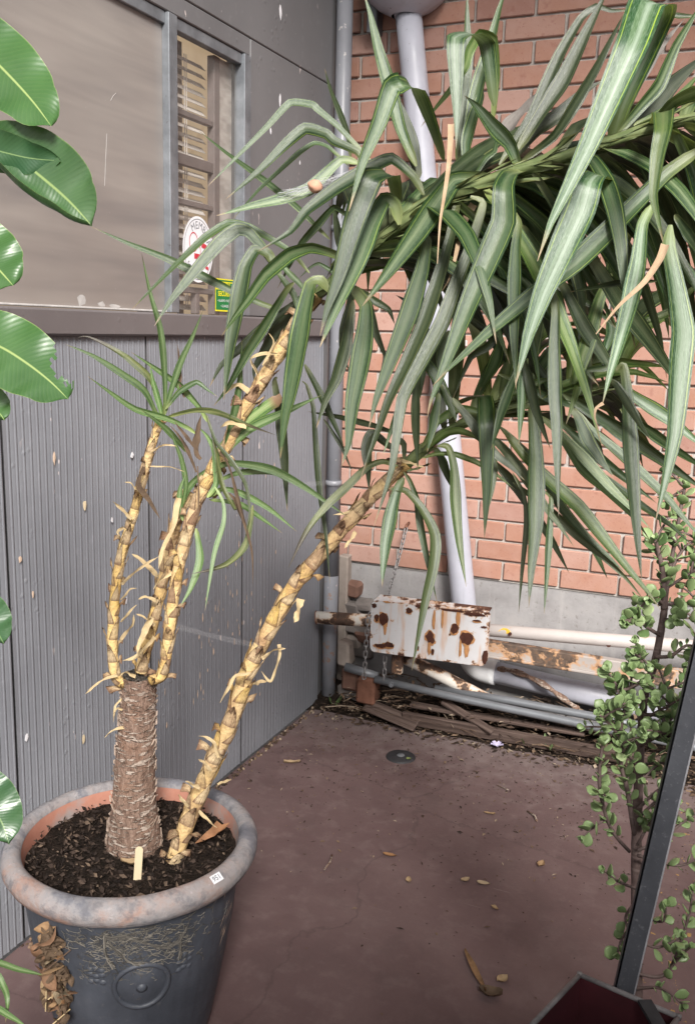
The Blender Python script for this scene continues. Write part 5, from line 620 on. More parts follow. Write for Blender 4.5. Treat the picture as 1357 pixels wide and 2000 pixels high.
C y .037 1.259,-1.927,1.996,.51,-.63,.59 1.315,-1.878,2,.57,-.6,.57 1.37,-1.83,1.988,.67,-.54,.51 1.421,-1.785,1.96,.74,-.5,.44 1.468,-1.744,1.92,.8,-.48,.37 1.509,-1.708,1.871,.83,-.46,.31 1.544,-1.677,1.813,.85,-.45,.28
C l .035 1.032,-1.935,1.906,.2,-.77,.61 1.098,-1.929,1.891,.26,-.76,.6 1.161,-1.924,1.864,-.23,-.79,-.56 1.218,-1.92,1.828,-.31,-.81,-.5 1.27,-1.915,1.784,-.37,-.82,-.44 1.315,-1.912,1.733,-.41,-.83,-.39 1.355,-1.908,1.678,-.43,-.83,-.36
C d .043 .97,-1.935,1.866,.04,-.79,.61 1.06,-1.928,1.869,.09,-.79,.61 1.149,-1.921,1.859,.19,-.77,.61 1.236,-1.914,1.834,.28,-.75,.6 1.317,-1.908,1.796,-.24,-.79,-.56 1.393,-1.902,1.747,-.31,-.8,-.51 1.462,-1.896,1.69,-.34,-.81,-.48
C l .03 .945,-1.935,1.848,.93,.37,-.01 .928,-1.893,1.899,.93,.37,-.01 .905,-1.833,1.924,.86,.39,-.34 .88,-1.77,1.915,.93,.37,.01 .858,-1.715,1.88,.93,.37,.01 .842,-1.674,1.828,.93,.37,0 .83,-1.644,1.767,.93,.37,0
C l .036 .935,-1.935,1.84,.03,-.79,.61 1.021,-1.93,1.843,.09,-.78,.62 1.107,-1.924,1.83,.2,-.76,.62 1.189,-1.918,1.802,-.2,-.79,-.58 1.266,-1.913,1.761,-.28,-.8,-.53 1.335,-1.909,1.709,-.35,-.81,-.47 1.397,-1.905,1.649,-.37,-.82,-.44
C l .03 1.046,-1.935,1.914,.71,-.34,.61 1.074,-1.867,1.92,.82,-.25,.52 1.101,-1.803,1.893,.93,-.16,.34 1.122,-1.752,1.843,.97,-.12,.22 1.138,-1.715,1.781,.98,-.11,.15 1.149,-1.688,1.713,.99,-.1,.1 1.156,-1.67,1.641,.99,-.1,.08
C l .041 1.011,-1.935,1.893,.97,.07,-.25 1.023,-1.865,1.959,.94,.06,-.33 1.038,-1.78,2.001,.84,.01,-.55 1.055,-1.686,2.013,.85,-.13,.5 1.072,-1.593,1.992,.94,-.05,.33 1.087,-1.51,1.946,.98,-.01,.22 1.099,-1.44,1.88,.98,-.01,.18
C d .039 1.177,-1.933,1.971,.65,-.52,.55 1.224,-1.885,1.961,.72,-.48,.5 1.267,-1.842,1.93,.82,-.42,.4 1.302,-1.806,1.885,.87,-.39,.3 1.33,-1.778,1.83,.9,-.37,.23 1.352,-1.756,1.77,.92,-.36,.17 1.368,-1.74,1.706,.92,-.35,.14
C d .03 1.296,-1.925,2.006,-.15,-.78,.61 1.368,-1.951,1.99,-.45,-.65,-.61 1.435,-1.976,1.957,-.57,-.65,-.51 1.493,-1.997,1.909,-.64,-.65,-.41 1.542,-2.015,1.85,-.69,-.65,-.33 1.583,-2.03,1.785,-.72,-.65,-.26 1.616,-2.042,1.715,-.73,-.64,-.23
C l .031 1.382,-1.921,2.029,-.24,-.75,.61 1.442,-1.954,2.012,-.56,-.58,-.59 1.498,-1.984,1.98,-.66,-.57,-.48 1.546,-2.011,1.937,-.72,-.57,-.39 1.588,-2.033,1.884,-.76,-.57,-.31 1.622,-2.052,1.825,-.79,-.57,-.25 1.651,-2.068,1.763,-.79,-.57,-.22
C s .042 1.215,-1.93,1.983,.39,-.72,.57 1.278,-1.908,1.968,.46,-.7,.55 1.336,-1.888,1.936,.58,-.66,.47 1.384,-1.871,1.89,.67,-.63,.39 1.423,-1.857,1.835,.72,-.62,.31 1.455,-1.847,1.775,.76,-.61,.25 1.479,-1.838,1.711,.77,-.6,.21
C s .042 1.516,-1.913,2.064,.77,-.59,.25 1.557,-1.893,1.985,.78,-.58,.22 1.588,-1.878,1.9,.8,-.57,.16 1.61,-1.867,1.812,.82,-.57,.12 1.627,-1.859,1.723,.82,-.56,.09 1.639,-1.853,1.633,.82,-.56,.06 1.648,-1.848,1.542,.82,-.56,.05
C d .043 .935,-1.935,1.84,.87,.49,.04 .921,-1.916,1.899,.87,.49,.06 .898,-1.884,1.949,.87,.48,.13 .866,-1.84,1.983,.82,.44,.36 .829,-1.788,1.989,.79,.53,-.32 .793,-1.739,1.97,.84,.52,-.14 .764,-1.698,1.931,.85,.52,-.1
C y .038 1.176,-1.933,1.971,-.67,-.66,-.35 1.238,-1.96,1.903,-.68,-.66,-.32 1.293,-1.983,1.829,-.69,-.66,-.28 1.342,-2.005,1.751,-.71,-.66,-.24 1.386,-2.023,1.668,-.72,-.66,-.21 1.424,-2.04,1.583,-.73,-.66,-.18 1.458,-2.055,1.495,-.73,-.66,-.17
C g .042 1.026,-1.935,1.903,.73,-.4,-.55 1.085,-1.881,1.942,.42,-.67,.61 1.151,-1.82,1.942,.65,-.53,.55 1.211,-1.765,1.905,.79,-.44,.42 1.258,-1.721,1.844,.87,-.4,.3 1.294,-1.688,1.768,.9,-.38,.21 1.319,-1.665,1.686,.91,-.37,.17
C s .034 1.04,-1.935,1.911,.47,-.64,.61 1.107,-1.872,1.924,.5,-.62,.61 1.175,-1.809,1.926,.56,-.58,.59 1.243,-1.746,1.917,.62,-.54,.56 1.31,-1.684,1.898,.68,-.51,.53 1.374,-1.624,1.868,.72,-.49,.49 1.436,-1.567,1.828,.74,-.48,.47
C d .036 .947,-1.935,1.85,.63,-.5,.6 .994,-1.883,1.844,.68,-.46,.57 1.039,-1.834,1.822,.77,-.4,.5 1.079,-1.789,1.787,.84,-.35,.42 1.115,-1.749,1.741,.88,-.33,.34 1.145,-1.716,1.688,.91,-.31,.28 1.17,-1.687,1.629,.92,-.3,.25
C g .034 1.032,-1.935,1.906,-.65,-.62,.44 1.088,-1.982,1.922,-.53,-.63,.56 1.144,-2.03,1.905,-.71,-.53,-.47 1.193,-2.07,1.864,-.79,-.55,-.28 1.23,-2.102,1.807,-.81,-.56,-.18 1.258,-2.125,1.741,-.82,-.56,-.12 1.278,-2.142,1.67,-.82,-.56,-.1
C s .036 1.116,-1.935,1.949,.67,-.59,.46 1.171,-1.91,1.902,.71,-.57,.41 1.213,-1.89,1.843,.78,-.54,.32 1.246,-1.874,1.777,.82,-.52,.24 1.27,-1.863,1.706,.84,-.51,.18 1.288,-1.854,1.633,.85,-.51,.13 1.301,-1.848,1.559,.85,-.51,.11
C g .034 1.003,-1.935,1.888,.92,-.06,-.38 1.03,-1.864,1.942,.85,-.11,-.51 1.063,-1.779,1.956,.8,-.27,.54 1.096,-1.697,1.928,.92,-.16,.35 1.122,-1.629,1.871,.97,-.12,.23 1.141,-1.578,1.796,.98,-.1,.15 1.156,-1.542,1.712,.99,-.1,.12
C d .037 1.4,-1.92,2.034,.63,-.52,.57 1.444,-1.863,2.038,.73,-.47,.5 1.486,-1.81,2.013,.85,-.39,.36 1.52,-1.766,1.967,.9,-.36,.25 1.546,-1.732,1.909,.92,-.34,.18 1.565,-1.707,1.844,.93,-.34,.12 1.579,-1.69,1.775,.94,-.33,.1
C y .04 1.198,-1.931,1.978,.77,-.23,-.59 1.237,-1.861,2.001,.66,-.44,.6 1.277,-1.787,1.996,.81,-.33,.48 1.315,-1.719,1.967,.89,-.27,.35 1.348,-1.66,1.917,.93,-.24,.26 1.375,-1.611,1.854,.95,-.23,.19 1.396,-1.573,1.783,.96,-.22,.16
C d .037 .989,-1.935,1.879,.2,-.77,.61 1.058,-1.917,1.879,.32,-.73,.6 1.121,-1.9,1.85,.53,-.67,.52 1.171,-1.887,1.801,.67,-.63,.41 1.209,-1.877,1.741,.74,-.6,.3 1.235,-1.87,1.675,.78,-.59,.21 1.254,-1.865,1.607,.79,-.59,.17
C g .033 .955,-1.935,1.855,.88,.47,.05 .933,-1.902,1.929,.88,.46,.07 .901,-1.852,1.989,.88,.45,.14 .86,-1.788,2.025,.79,.38,.48 .814,-1.718,2.027,.84,.5,-.22 .771,-1.651,1.999,.87,.49,-.1 .735,-1.595,1.947,.87,.49,-.08
C s .033 1.207,-1.931,1.981,.88,-.23,.41 1.234,-1.868,1.956,.9,-.22,.38 1.26,-1.809,1.922,.93,-.19,.32 1.284,-1.755,1.879,.95,-.18,.27 1.306,-1.707,1.829,.96,-.17,.22 1.325,-1.663,1.774,.97,-.16,.19 1.342,-1.625,1.714,.97,-.16,.17
C l .041 1.092,-1.936,1.939,.72,-.47,.51 1.139,-1.887,1.916,.79,-.42,.45 1.178,-1.847,1.87,.87,-.36,.32 1.206,-1.818,1.811,.91,-.34,.22 1.227,-1.798,1.746,.93,-.33,.15 1.24,-1.783,1.677,.94,-.32,.1 1.25,-1.774,1.607,.94,-.32,.08
C g .031 1.069,-1.936,1.928,.53,-.65,.55 1.144,-1.902,1.895,.57,-.63,.53 1.212,-1.871,1.849,.65,-.6,.47 1.273,-1.844,1.791,.71,-.57,.41 1.326,-1.82,1.725,.75,-.56,.35 1.371,-1.799,1.652,.78,-.55,.3 1.41,-1.782,1.574,.79,-.55,.27
C g .033 1.352,-1.922,2.021,-.78,-.37,-.51 1.391,-1.972,1.998,-.84,-.38,-.39 1.423,-2.013,1.956,-.89,-.39,-.23 1.447,-2.044,1.902,-.91,-.4,-.14 1.465,-2.067,1.842,-.91,-.4,-.1 1.478,-2.083,1.778,-.91,-.41,-.07 1.487,-2.095,1.713,-.91,-.41,-.05
C s .033 1.315,-1.924,2.011,.46,-.71,.53 1.374,-1.904,1.987,.53,-.69,.5 1.424,-1.886,1.947,.64,-.65,.41 1.465,-1.872,1.896,.7,-.63,.33 1.497,-1.861,1.839,.74,-.62,.25 1.522,-1.852,1.778,.77,-.61,.19 1.541,-1.846,1.714,.78,-.61,.17
C s .039 1.01,-1.935,1.893,.52,-.59,.62 1.066,-1.877,1.9,.58,-.55,.6 1.122,-1.82,1.89,.69,-.48,.54 1.176,-1.766,1.862,.77,-.43,.47 1.224,-1.717,1.82,.83,-.4,.4 1.266,-1.673,1.767,.87,-.38,.33 1.303,-1.636,1.705,.88,-.37,.3
C g .032 1.052,-1.935,1.918,.81,-.24,-.54 1.097,-1.863,1.953,.77,-.26,-.58 1.145,-1.787,1.975,.61,-.5,.62 1.194,-1.71,1.982,.69,-.43,.58 1.243,-1.632,1.974,.77,-.38,.52 1.291,-1.556,1.951,.82,-.34,.45 1.337,-1.484,1.916,.85,-.33,.42
C l .034 .924,-1.936,1.831,.95,.13,-.28 .93,-1.867,1.88,.89,.1,-.44 .936,-1.783,1.889,.88,-0,.47 .942,-1.704,1.857,.97,.08,.24 .947,-1.643,1.799,.98,.1,.14 .95,-1.598,1.727,.99,.11,.09 .952,-1.568,1.648,.99,.11,.07
C d .041 .89,-1.936,1.802,.94,.06,-.33 .903,-1.864,1.853,.93,.05,-.37 .918,-1.786,1.893,.88,.02,-.47 .933,-1.702,1.918,.81,-.03,-.58 .949,-1.615,1.929,.79,-.16,.59 .965,-1.528,1.924,.87,-.09,.49 .98,-1.443,1.904,.9,-.06,.43
C d .034 .921,-1.936,1.828,.62,-.49,-.61 .976,-1.891,1.849,.43,-.65,.62 1.033,-1.846,1.845,.6,-.55,.58 1.087,-1.803,1.819,.73,-.48,.49 1.133,-1.766,1.776,.81,-.43,.4 1.171,-1.735,1.72,.86,-.41,.31 1.201,-1.711,1.658,.88,-.4,.27
C l .043 1.033,-1.935,1.907,.76,-.15,-.63 1.055,-1.872,1.917,.75,-.28,.6 1.076,-1.809,1.912,.85,-.19,.49 1.097,-1.748,1.892,.91,-.14,.38 1.115,-1.692,1.859,.95,-.11,.3 1.132,-1.643,1.816,.97,-.09,.23 1.146,-1.601,1.766,.97,-.08,.21
C l .042 .946,-1.935,1.848,-.13,-.8,.58 1.015,-1.938,1.86,-.02,-.79,.61 1.084,-1.941,1.845,-.27,-.77,-.57 1.144,-1.944,1.808,-.4,-.8,-.45 1.193,-1.946,1.756,-.48,-.81,-.34 1.229,-1.947,1.695,-.53,-.81,-.25 1.257,-1.948,1.63,-.54,-.81,-.21
C d .039 .938,-1.935,1.842,.79,-.32,-.53 .982,-1.883,1.876,.71,-.37,-.6 1.031,-1.825,1.885,.64,-.49,.59 1.078,-1.768,1.866,.78,-.39,.49 1.12,-1.718,1.827,.86,-.33,.38 1.155,-1.677,1.772,.91,-.3,.28 1.182,-1.645,1.708,.92,-.29,.24
C d .042 .886,-1.936,1.799,.77,-.39,-.51 .934,-1.895,1.839,.68,-.45,-.59 .99,-1.846,1.85,.54,-.58,.61 1.044,-1.799,1.831,.72,-.47,.51 1.091,-1.759,1.789,.82,-.41,.39 1.127,-1.727,1.732,.88,-.38,.29 1.155,-1.704,1.667,.9,-.37,.24
C l .034 .852,-1.933,1.773,.74,-.4,-.54 .899,-1.89,1.806,.71,-.42,-.56 .95,-1.844,1.829,.64,-.47,-.61 1.002,-1.796,1.842,.48,-.62,.63 1.055,-1.748,1.844,.56,-.57,.61 1.108,-1.7,1.835,.63,-.52,.57 1.16,-1.653,1.815,.67,-.5,.55
C g .032 .912,-1.936,1.821,.94,.33,-.05 .9,-1.892,1.878,.94,.33,-.07 .884,-1.835,1.92,.93,.33,-.14 .866,-1.768,1.943,.77,.3,-.56 .846,-1.697,1.941,.94,.29,.18 .828,-1.631,1.917,.95,.31,.09 .812,-1.573,1.875,.95,.31,.07
C d .035 .841,-1.932,1.764,.91,-.17,-.37 .873,-1.882,1.819,.89,-.19,-.42 .911,-1.824,1.861,.82,-.24,-.52 .952,-1.76,1.887,.73,-.31,-.61 .995,-1.692,1.894,.68,-.42,.6 1.038,-1.625,1.883,.78,-.34,.52 1.079,-1.561,1.855,.82,-.32,.48
C l .032 .902,-1.936,1.812,.88,-.08,-.46 .927,-1.867,1.848,.83,-.13,-.55 .955,-1.792,1.859,.76,-.26,.59 .983,-1.717,1.844,.88,-.16,.45 1.008,-1.649,1.806,.94,-.11,.33 1.029,-1.592,1.752,.97,-.08,.24 1.046,-1.545,1.688,.98,-.08,.2
C d .035 .907,-1.936,1.816,.95,.05,-.29 .918,-1.887,1.859,.95,.05,-.32 .929,-1.835,1.895,.92,.04,-.38 .941,-1.778,1.926,.89,.02,-.45 .953,-1.719,1.949,.85,-.01,-.53 .967,-1.657,1.964,.79,-.06,-.62 .98,-1.593,1.971,.75,-.23,.62
C l .044 .992,-1.935,1.881,.96,-.05,-.27 1.01,-1.891,1.936,.93,-.06,-.36 1.033,-1.832,1.969,.8,-.15,-.59 1.06,-1.765,1.973,.83,-.24,.5 1.084,-1.703,1.947,.93,-.16,.34 1.105,-1.651,1.902,.97,-.12,.23 1.121,-1.612,1.844,.98,-.11,.19
A n .016 .51,-2.028,1.487,-.59,-.81,.07 .513,-2.026,1.52,-.59,-.81,.02 .513,-2.027,1.584,-.58,-.81,-.04 .506,-2.03,1.675,-.57,-.81,-.15 .487,-2.039,1.754,-.56,-.8,-.2 .472,-2.047,1.837,-.56,-.81,-.18
A n .015 .512,-2.026,1.492,-.89,-.37,.25 .521,-2.023,1.529,-.89,-.36,.29 .544,-2.014,1.603,-.86,-.34,.36 .571,-2.005,1.663,-.85,-.33,.41 .594,-1.997,1.722,-.86,-.34,.38
A n .018 .511,-2.04,1.479,-.35,-.84,-.42 .503,-2.049,1.502,-.34,-.83,-.44 .487,-2.067,1.548,-.22,-.76,-.61 .451,-2.1,1.584,-.07,-.66,-.74 .41,-2.138,1.619,0,-.61,-.79 .37,-2.176,1.642,.06,-.56,-.82
A v .017 .512,-2.027,1.487,-.4,-.87,-.28 .491,-2.042,1.565,-.34,-.84,-.43 .454,-2.067,1.61,-.17,-.73,-.66 .422,-2.089,1.634,-.05,-.65,-.76 .383,-2.117,1.657,.08,-.55,-.83 .365,-2.131,1.656,.35,-.33,-.88
A n .015 .514,-2.038,1.483,-.96,-.19,-.21 .508,-2.04,1.515,-.95,-.19,-.24 .495,-2.044,1.566,-.95,-.19,-.23 .489,-2.046,1.602,-.96,-.2,-.18
B n .016 .586,-2.014,1.453,-.66,-.08,-.75 .571,-2.024,1.467,-.55,-.02,-.83 .535,-2.052,1.488,-.45,.04,-.89 .483,-2.093,1.508,-.51,-0,-.86 .441,-2.125,1.544,-.63,-.08,-.77 .406,-2.153,1.577,-.64,-.09,-.76
B n .015 .567,-2.019,1.411,-.79,-.24,-.56 .55,-2.043,1.445,-.77,-.23,-.59 .534,-2.066,1.473,-.71,-.19,-.68 .506,-2.103,1.508,-.67,-.18,-.72
B n .02 .594,-1.983,1.479,-.9,.07,-.43 .58,-1.987,1.507,-.82,.1,-.57 .537,-2.005,1.557,-.72,.16,-.68 .491,-2.026,1.592,-.64,.2,-.74 .442,-2.049,1.627,-.63,.21,-.75
A g .014 .518,-2.031,1.506,-.79,-.08,.61 .546,-2.019,1.544,-.69,0,.73 .581,-2.005,1.566,-.19,.32,.93 .606,-2.002,1.551,.32,.63,.71 .63,-1.999,1.537,.31,.62,.72
A v .013 .528,-2.042,1.489,-.21,-.18,.96 .596,-2.03,1.506,-.1,-.11,.99 .65,-2.023,1.504,.18,.06,.98 .716,-2.02,1.483,.28,.12,.95 .783,-2.016,1.465,.26,.11,.96
C n .017 .653,-2.028,1.409,-.67,-.62,.42 .664,-2.023,1.432,-.69,-.65,.32 .676,-2.018,1.478,-.71,-.67,.2 .692,-2.012,1.569,-.72,-.69,.11 .697,-2.01,1.662,-.72,-.69,.05
C n .022 .652,-2.017,1.408,-.82,.04,.57 .666,-2.013,1.427,-.74,.1,.67 .715,-1.999,1.475,-.6,.19,.78 .782,-1.983,1.509,-.49,.26,.83 .862,-1.964,1.55,-.49,.26,.83
C c .026 .631,-2.017,1.401,-.71,-.38,.59 .656,-2.005,1.439,-.68,-.35,.65 .694,-1.99,1.482,-.61,-.3,.73 .732,-1.975,1.515,-.54,-.25,.8 .768,-1.961,1.541,-.51,-.23,.83
C n .019 .626,-2.036,1.371,-.48,-.34,.81 .658,-2.027,1.393,-.29,-.21,.93 .701,-2.019,1.398,.04,-0,1 .772,-2.009,1.389,.25,.11,.96 .846,-2.004,1.358,.43,.19,.88 .948,-2.002,1.302,.47,.2,.86
C n .014 .644,-2.021,1.356,-.29,-.31,.91 .693,-2.006,1.377,-.13,-.2,.97 .762,-1.989,1.379,.19,-.03,.98 .804,-1.985,1.356,.46,.1,.88
C n .015 .636,-2.043,1.321,-.48,-.38,.79 .664,-2.036,1.342,-.17,-.15,.97 .708,-2.031,1.336,.27,.11,.96 .774,-2.029,1.309,.45,.19,.87 .844,-2.032,1.266,.52,.21,.83
C n .013 .631,-2.035,1.315,.07,-.08,.99 .7,-2.026,1.311,.24,.01,.97 .757,-2.026,1.284,.45,.11,.89 .807,-2.028,1.258,.47,.12,.87
C n .019 .637,-2.053,1.323,-.9,.11,.43 .653,-2.041,1.355,-.99,-.01,.11 .647,-2.035,1.418,-.97,-.06,-.25 .628,-2.038,1.454,-.81,-.01,-.58 .606,-2.045,1.476,-.71,.03,-.71
B n .014 .561,-2.037,1.29,-.98,-.08,.18 .571,-2.034,1.342,-.99,-.12,.02 .563,-2.038,1.398,-.97,-.15,-.22 .551,-2.045,1.435,-.94,-.14,-.32 .54,-2.051,1.472,-.94,-.14,-.32
B n .015 .561,-2.036,1.294,-.66,-.68,.33 .573,-2.03,1.332,-.63,-.64,.44 .591,-2.022,1.356,-.53,-.53,.66 .613,-2.014,1.376,-.4,-.42,.82 .635,-2.007,1.386,-.3,-.34,.89
B n .014 .572,-2.049,1.264,-.85,-.51,-.14 .563,-2.048,1.31,-.86,-.5,-.06 .564,-2.044,1.338,-.86,-.44,.24 .573,-2.037,1.366,-.84,-.4,.38
B o .01 .635,-2.049,1.501,.9,.3,.3 .641,-2.051,1.483,.87,.29,.39 .662,-2.055,1.444,.78,.27,.56 .694,-2.052,1.41,.74,.25,.63 .729,-2.051,1.363,.86,.28,.42 .746,-2.061,1.307,.96,.26,.07 .744,-2.077,1.255,.97,.22,-.1
B b .015 .632,-2.07,1.408,-.52,-.72,-.46 .622,-2.072,1.421,-.65,-.75,-.08 .618,-2.064,1.465,-.67,-.72,.18 .624,-2.053,1.503,-.65,-.7,.31
B b 0.0087 .61,-2.053,1.376,-.54,-.79,-.29 .591,-2.056,1.421,-.51,-.78,-.36 .569,-2.062,1.457,-.45,-.75,-.48 .551,-2.068,1.477,-.39,-.73,-.56
B b 0.0044 .627,-2.075,1.394,.94,.31,.11 .642,-2.095,1.325,.95,.31,.08 .652,-2.116,1.257,.95,.31,.05
B b .01 .679,-2.044,1.335,.42,.51,.75 .699,-2.042,1.323,.62,.58,.53 .718,-2.048,1.293,.73,.6,.33 .741,-2.056,1.256,.74,.6,.32
B b 0.0085 .669,-2.051,1.426,.85,.05,.53 .695,-2.052,1.384,.91,.06,.41 .734,-2.065,1.285,.93,.06,.36 .758,-2.072,1.222,.97,.05,.25 .77,-2.088,1.152,.99,.04,.15
B v .015 .743,-2.042,1.315,.96,.27,-.07 .742,-2.052,1.272,.96,.25,-.15 .735,-2.066,1.224,.88,.13,-.46 .703,-2.087,1.188,.55,-.16,-.82 .635,-2.12,1.167,.4,-.27,-.88
B n .011 .666,-2.068,1.351,.72,.55,.43 .688,-2.072,1.32,.81,.55,.21 .697,-2.086,1.279,.85,.49,-.17 .692,-2.115,1.218,.85,.48,-.21 .698,-2.162,1.105,.85,.5,-.16
B n .019 .616,-2.065,1.255,.94,.21,.27 .638,-2.085,1.193,.98,.18,.07 .634,-2.114,1.137,.97,.08,-.21 .622,-2.141,1.097,.95,.03,-.31
A b .013 .486,-2.072,1.381,.68,.65,-.34 .485,-2.09,1.343,.67,.73,.09 .521,-2.095,1.307,.56,.71,.41 .55,-2.101,1.273,.59,.72,.37
B b 0.0077 .624,-2.07,1.425,-.71,-.32,-.63 .606,-2.073,1.446,-.7,-.32,-.64 .583,-2.077,1.472,-.71,-.32,-.63 .572,-2.079,1.488,-.74,-.34,-.58
B b 0.0079 .554,-2.011,1.532,-.74,-.63,-.23 .54,-2.005,1.559,-.76,-.64,-.1 .529,-1.992,1.603,-.77,-.64,-.03 .516,-1.98,1.647,-.77,-.64,-.05
B v .013 .689,-2.063,1.33,.76,-.07,.65 .711,-2.058,1.304,-.41,-.91,-.08 .681,-2.061,1.351,-.39,-.91,-.14 .659,-2.055,1.426,-.42,-.91,-.04 .638,-2.048,1.501,-.42,-.91,-.02
A h 0.0093 .462,-2.085,1.263,-.64,-.38,-.67 .456,-2.09,1.271,-.64,-.38,-.67 .444,-2.1,1.289,-.62,-.36,-.7 .432,-2.111,1.304,-.59,-.35,-.73
A h 0.0077 .468,-2.134,1.126,-.68,-.09,.72 .479,-2.13,1.137,-.68,-.09,.72 .504,-2.121,1.162,-.62,-.03,.78 .548,-2.107,1.193,-.58,.01,.82
B h .013 .518,-2.066,1.134,-.66,-.34,-.68 .509,-2.072,1.145,-.66,-.34,-.68 .491,-2.084,1.169,-.59,-.31,-.74 .47,-2.097,1.187,-.52,-.28,-.81
A h 0.0078 .447,-2.095,1.246,.73,.26,-.64 .446,-2.1,1.243,.73,.26,-.64 .444,-2.112,1.237,.85,.52,-.09 .455,-2.117,1.23,.62,.53,.58
A h 0.0049 .469,-2.069,1.321,-.6,-.54,-.59 .466,-2.074,1.328,-.6,-.54,-.59 .46,-2.083,1.343,-.4,-.44,-.81 .451,-2.094,1.346,-.09,-.24,-.97
A h 0.0056 .495,-2.062,1.408,-.5,-.2,.84 .505,-2.06,1.415,-.5,-.2,.84 .529,-2.055,1.43,-.26,-.01,.97 .56,-2.052,1.429,.01,.17,.98
A h 0.0035 .498,-2.066,1.381,-.07,.24,.97 .514,-2.064,1.382,-.07,.24,.97 .55,-2.058,1.383,.05,.32,.95 .581,-2.055,1.375,.19,.4,.9
B h .014 .563,-2.053,1.315,.78,.59,-.2 .563,-2.06,1.295,.78,.59,-.2 .563,-2.075,1.252,.77,.55,-.32 .552,-2.098,1.204,.77,.54,-.35 .55,-2.112,1.167,.78,.58,-.25
B h .011 .524,-2.092,1.001,.74,.18,-.65 .516,-2.102,.989,.74,.18,-.65 .499,-2.125,.963,.63,.04,-.78 .475,-2.145,.954,.46,-.13,-.88
B h .017 .522,-2.104,1.052,.67,.6,-.44 .521,-2.111,1.04,.67,.6,-.44 .517,-2.126,1.014,.67,.62,-.41 .514,-2.145,.979,.67,.63,-.4
A h 0.0071 .444,-2.124,.908,.38,-.12,-.92 .437,-2.129,.906,.38,-.12,-.92 .423,-2.142,.902,.53,.02,-.85 .407,-2.159,.887,.63,.15,-.76 .394,-2.175,.872,.64,.16,-.75
B h 0.0088 .482,-2.108,.906,-.41,-.39,-.82 .478,-2.113,.91,-.41,-.39,-.82 .47,-2.124,.92,-.04,-.19,-.98 .462,-2.137,.915,.33,.12,-.94
A h 0.0085 .455,-2.123,.993,-.74,-.32,.58 .463,-2.122,1.005,-.74,-.32,.58 .482,-2.118,1.03,-.8,-.43,.42 .488,-2.118,1.055,-.82,-.53,.2
A h 0.0071 .452,-2.116,1.032,-.72,-.29,.63 .462,-2.115,1.044,-.72,-.29,.63 .484,-2.113,1.071,-.7,-.27,.66 .492,-2.112,1.077,-.64,-.18,.75
A h 0.0057 .447,-2.108,1.08,-.74,-.26,.62 .455,-2.108,1.089,-.74,-.26,.62 .471,-2.107,1.109,-.58,-.08,.81 .488,-2.106,1.113,-.26,.21,.94
B h 0.0086 .52,-2.077,1.081,-.23,-.33,-.91 .515,-2.082,1.085,-.23,-.33,-.91 .503,-2.095,1.092,.03,-.17,-.99 .493,-2.109,1.089,.3,.03,-.95
B h 0.0087 .522,-2.087,1.028,-.15,-.65,-.74 .516,-2.093,1.034,-.15,-.65,-.74 .503,-2.105,1.048,-.12,-.64,-.76 .492,-2.116,1.057,-.08,-.62,-.78
B h 0.0086 .562,-2.066,1.15,.35,.17,-.92 .556,-2.073,1.147,.35,.17,-.92 .543,-2.087,1.139,.52,.33,-.79 .533,-2.108,1.117,.6,.42,-.68
D h 0.0098 .737,-2.037,.936,.38,-.2,-.9 .729,-2.043,.934,.38,-.2,-.9 .711,-2.057,.93,.7,.07,-.71 .701,-2.074,.904,.85,.26,-.46 .692,-2.091,.876,.85,.27,-.45
D h 0.0090 .683,-2.08,.74,-.49,-.82,-.28 .68,-2.082,.752,-.49,-.82,-.28 .674,-2.087,.777,-.34,-.83,-.44 .661,-2.095,.79,.06,-.73,-.68 .646,-2.106,.795,.24,-.65,-.72
D h 0.0085 .668,-2.092,.711,-.59,-.59,-.55 .666,-2.096,.718,-.59,-.59,-.55 .66,-2.104,.732,-.48,-.58,-.66 .651,-2.115,.745,-.37,-.55,-.75
D h .01 .64,-2.092,.664,-.15,-.54,-.83 .636,-2.097,.668,-.15,-.54,-.83 .626,-2.109,.678,-.18,-.55,-.81 .619,-2.119,.687,-.23,-.57,-.79
D h .01 .622,-2.109,.621,-.31,-.73,-.6 .619,-2.113,.628,-.31,-.73,-.6 .611,-2.123,.643,-.37,-.74,-.56 .607,-2.13,.658,-.44,-.75,-.5
D h 0.0083 .802,-2.027,1.009,.89,.46,.01 .804,-2.029,1.002,.89,.46,.01 .807,-2.035,.986,.9,.38,-.2 .801,-2.059,.935,.7,.06,-.71 .781,-2.069,.958,-.5,-.55,-.67
D h 0.0099 .756,-2.055,.917,-.55,-.12,.83 .762,-2.056,.921,-.55,-.12,.83 .775,-2.057,.929,-.38,.02,.92 .791,-2.059,.933,-.2,.13,.97
D h 0.0086 .771,-2.047,.978,-.57,-.28,.77 .781,-2.045,.985,-.57,-.28,.77 .801,-2.042,1.002,-.42,-.15,.89 .825,-2.04,1.007,-.22,-.02,.97
D h 0.0087 .643,-2.102,.612,.37,.79,.49 .653,-2.103,.606,.37,.79,.49 .675,-2.106,.594,.32,.79,.53 .694,-2.108,.587,.26,.78,.58
D h 0.0071 .686,-2.091,.68,-.57,.15,.81 .692,-2.091,.685,-.57,.15,.81 .706,-2.092,.694,-.54,.17,.83 .722,-2.093,.704,-.52,.19,.84
D h .018 .848,-2.018,1.116,.9,.4,-.18 .849,-2.025,1.106,.9,.4,-.18 .851,-2.041,1.082,.89,.37,-.26 .849,-2.049,1.072,.86,.29,-.42
D h 0.0095 .942,-1.947,1.261,.81,.24,-.53 .94,-1.954,1.254,.81,.24,-.53 .935,-1.969,1.24,.79,.23,-.56 .931,-1.98,1.23,.77,.21,-.6
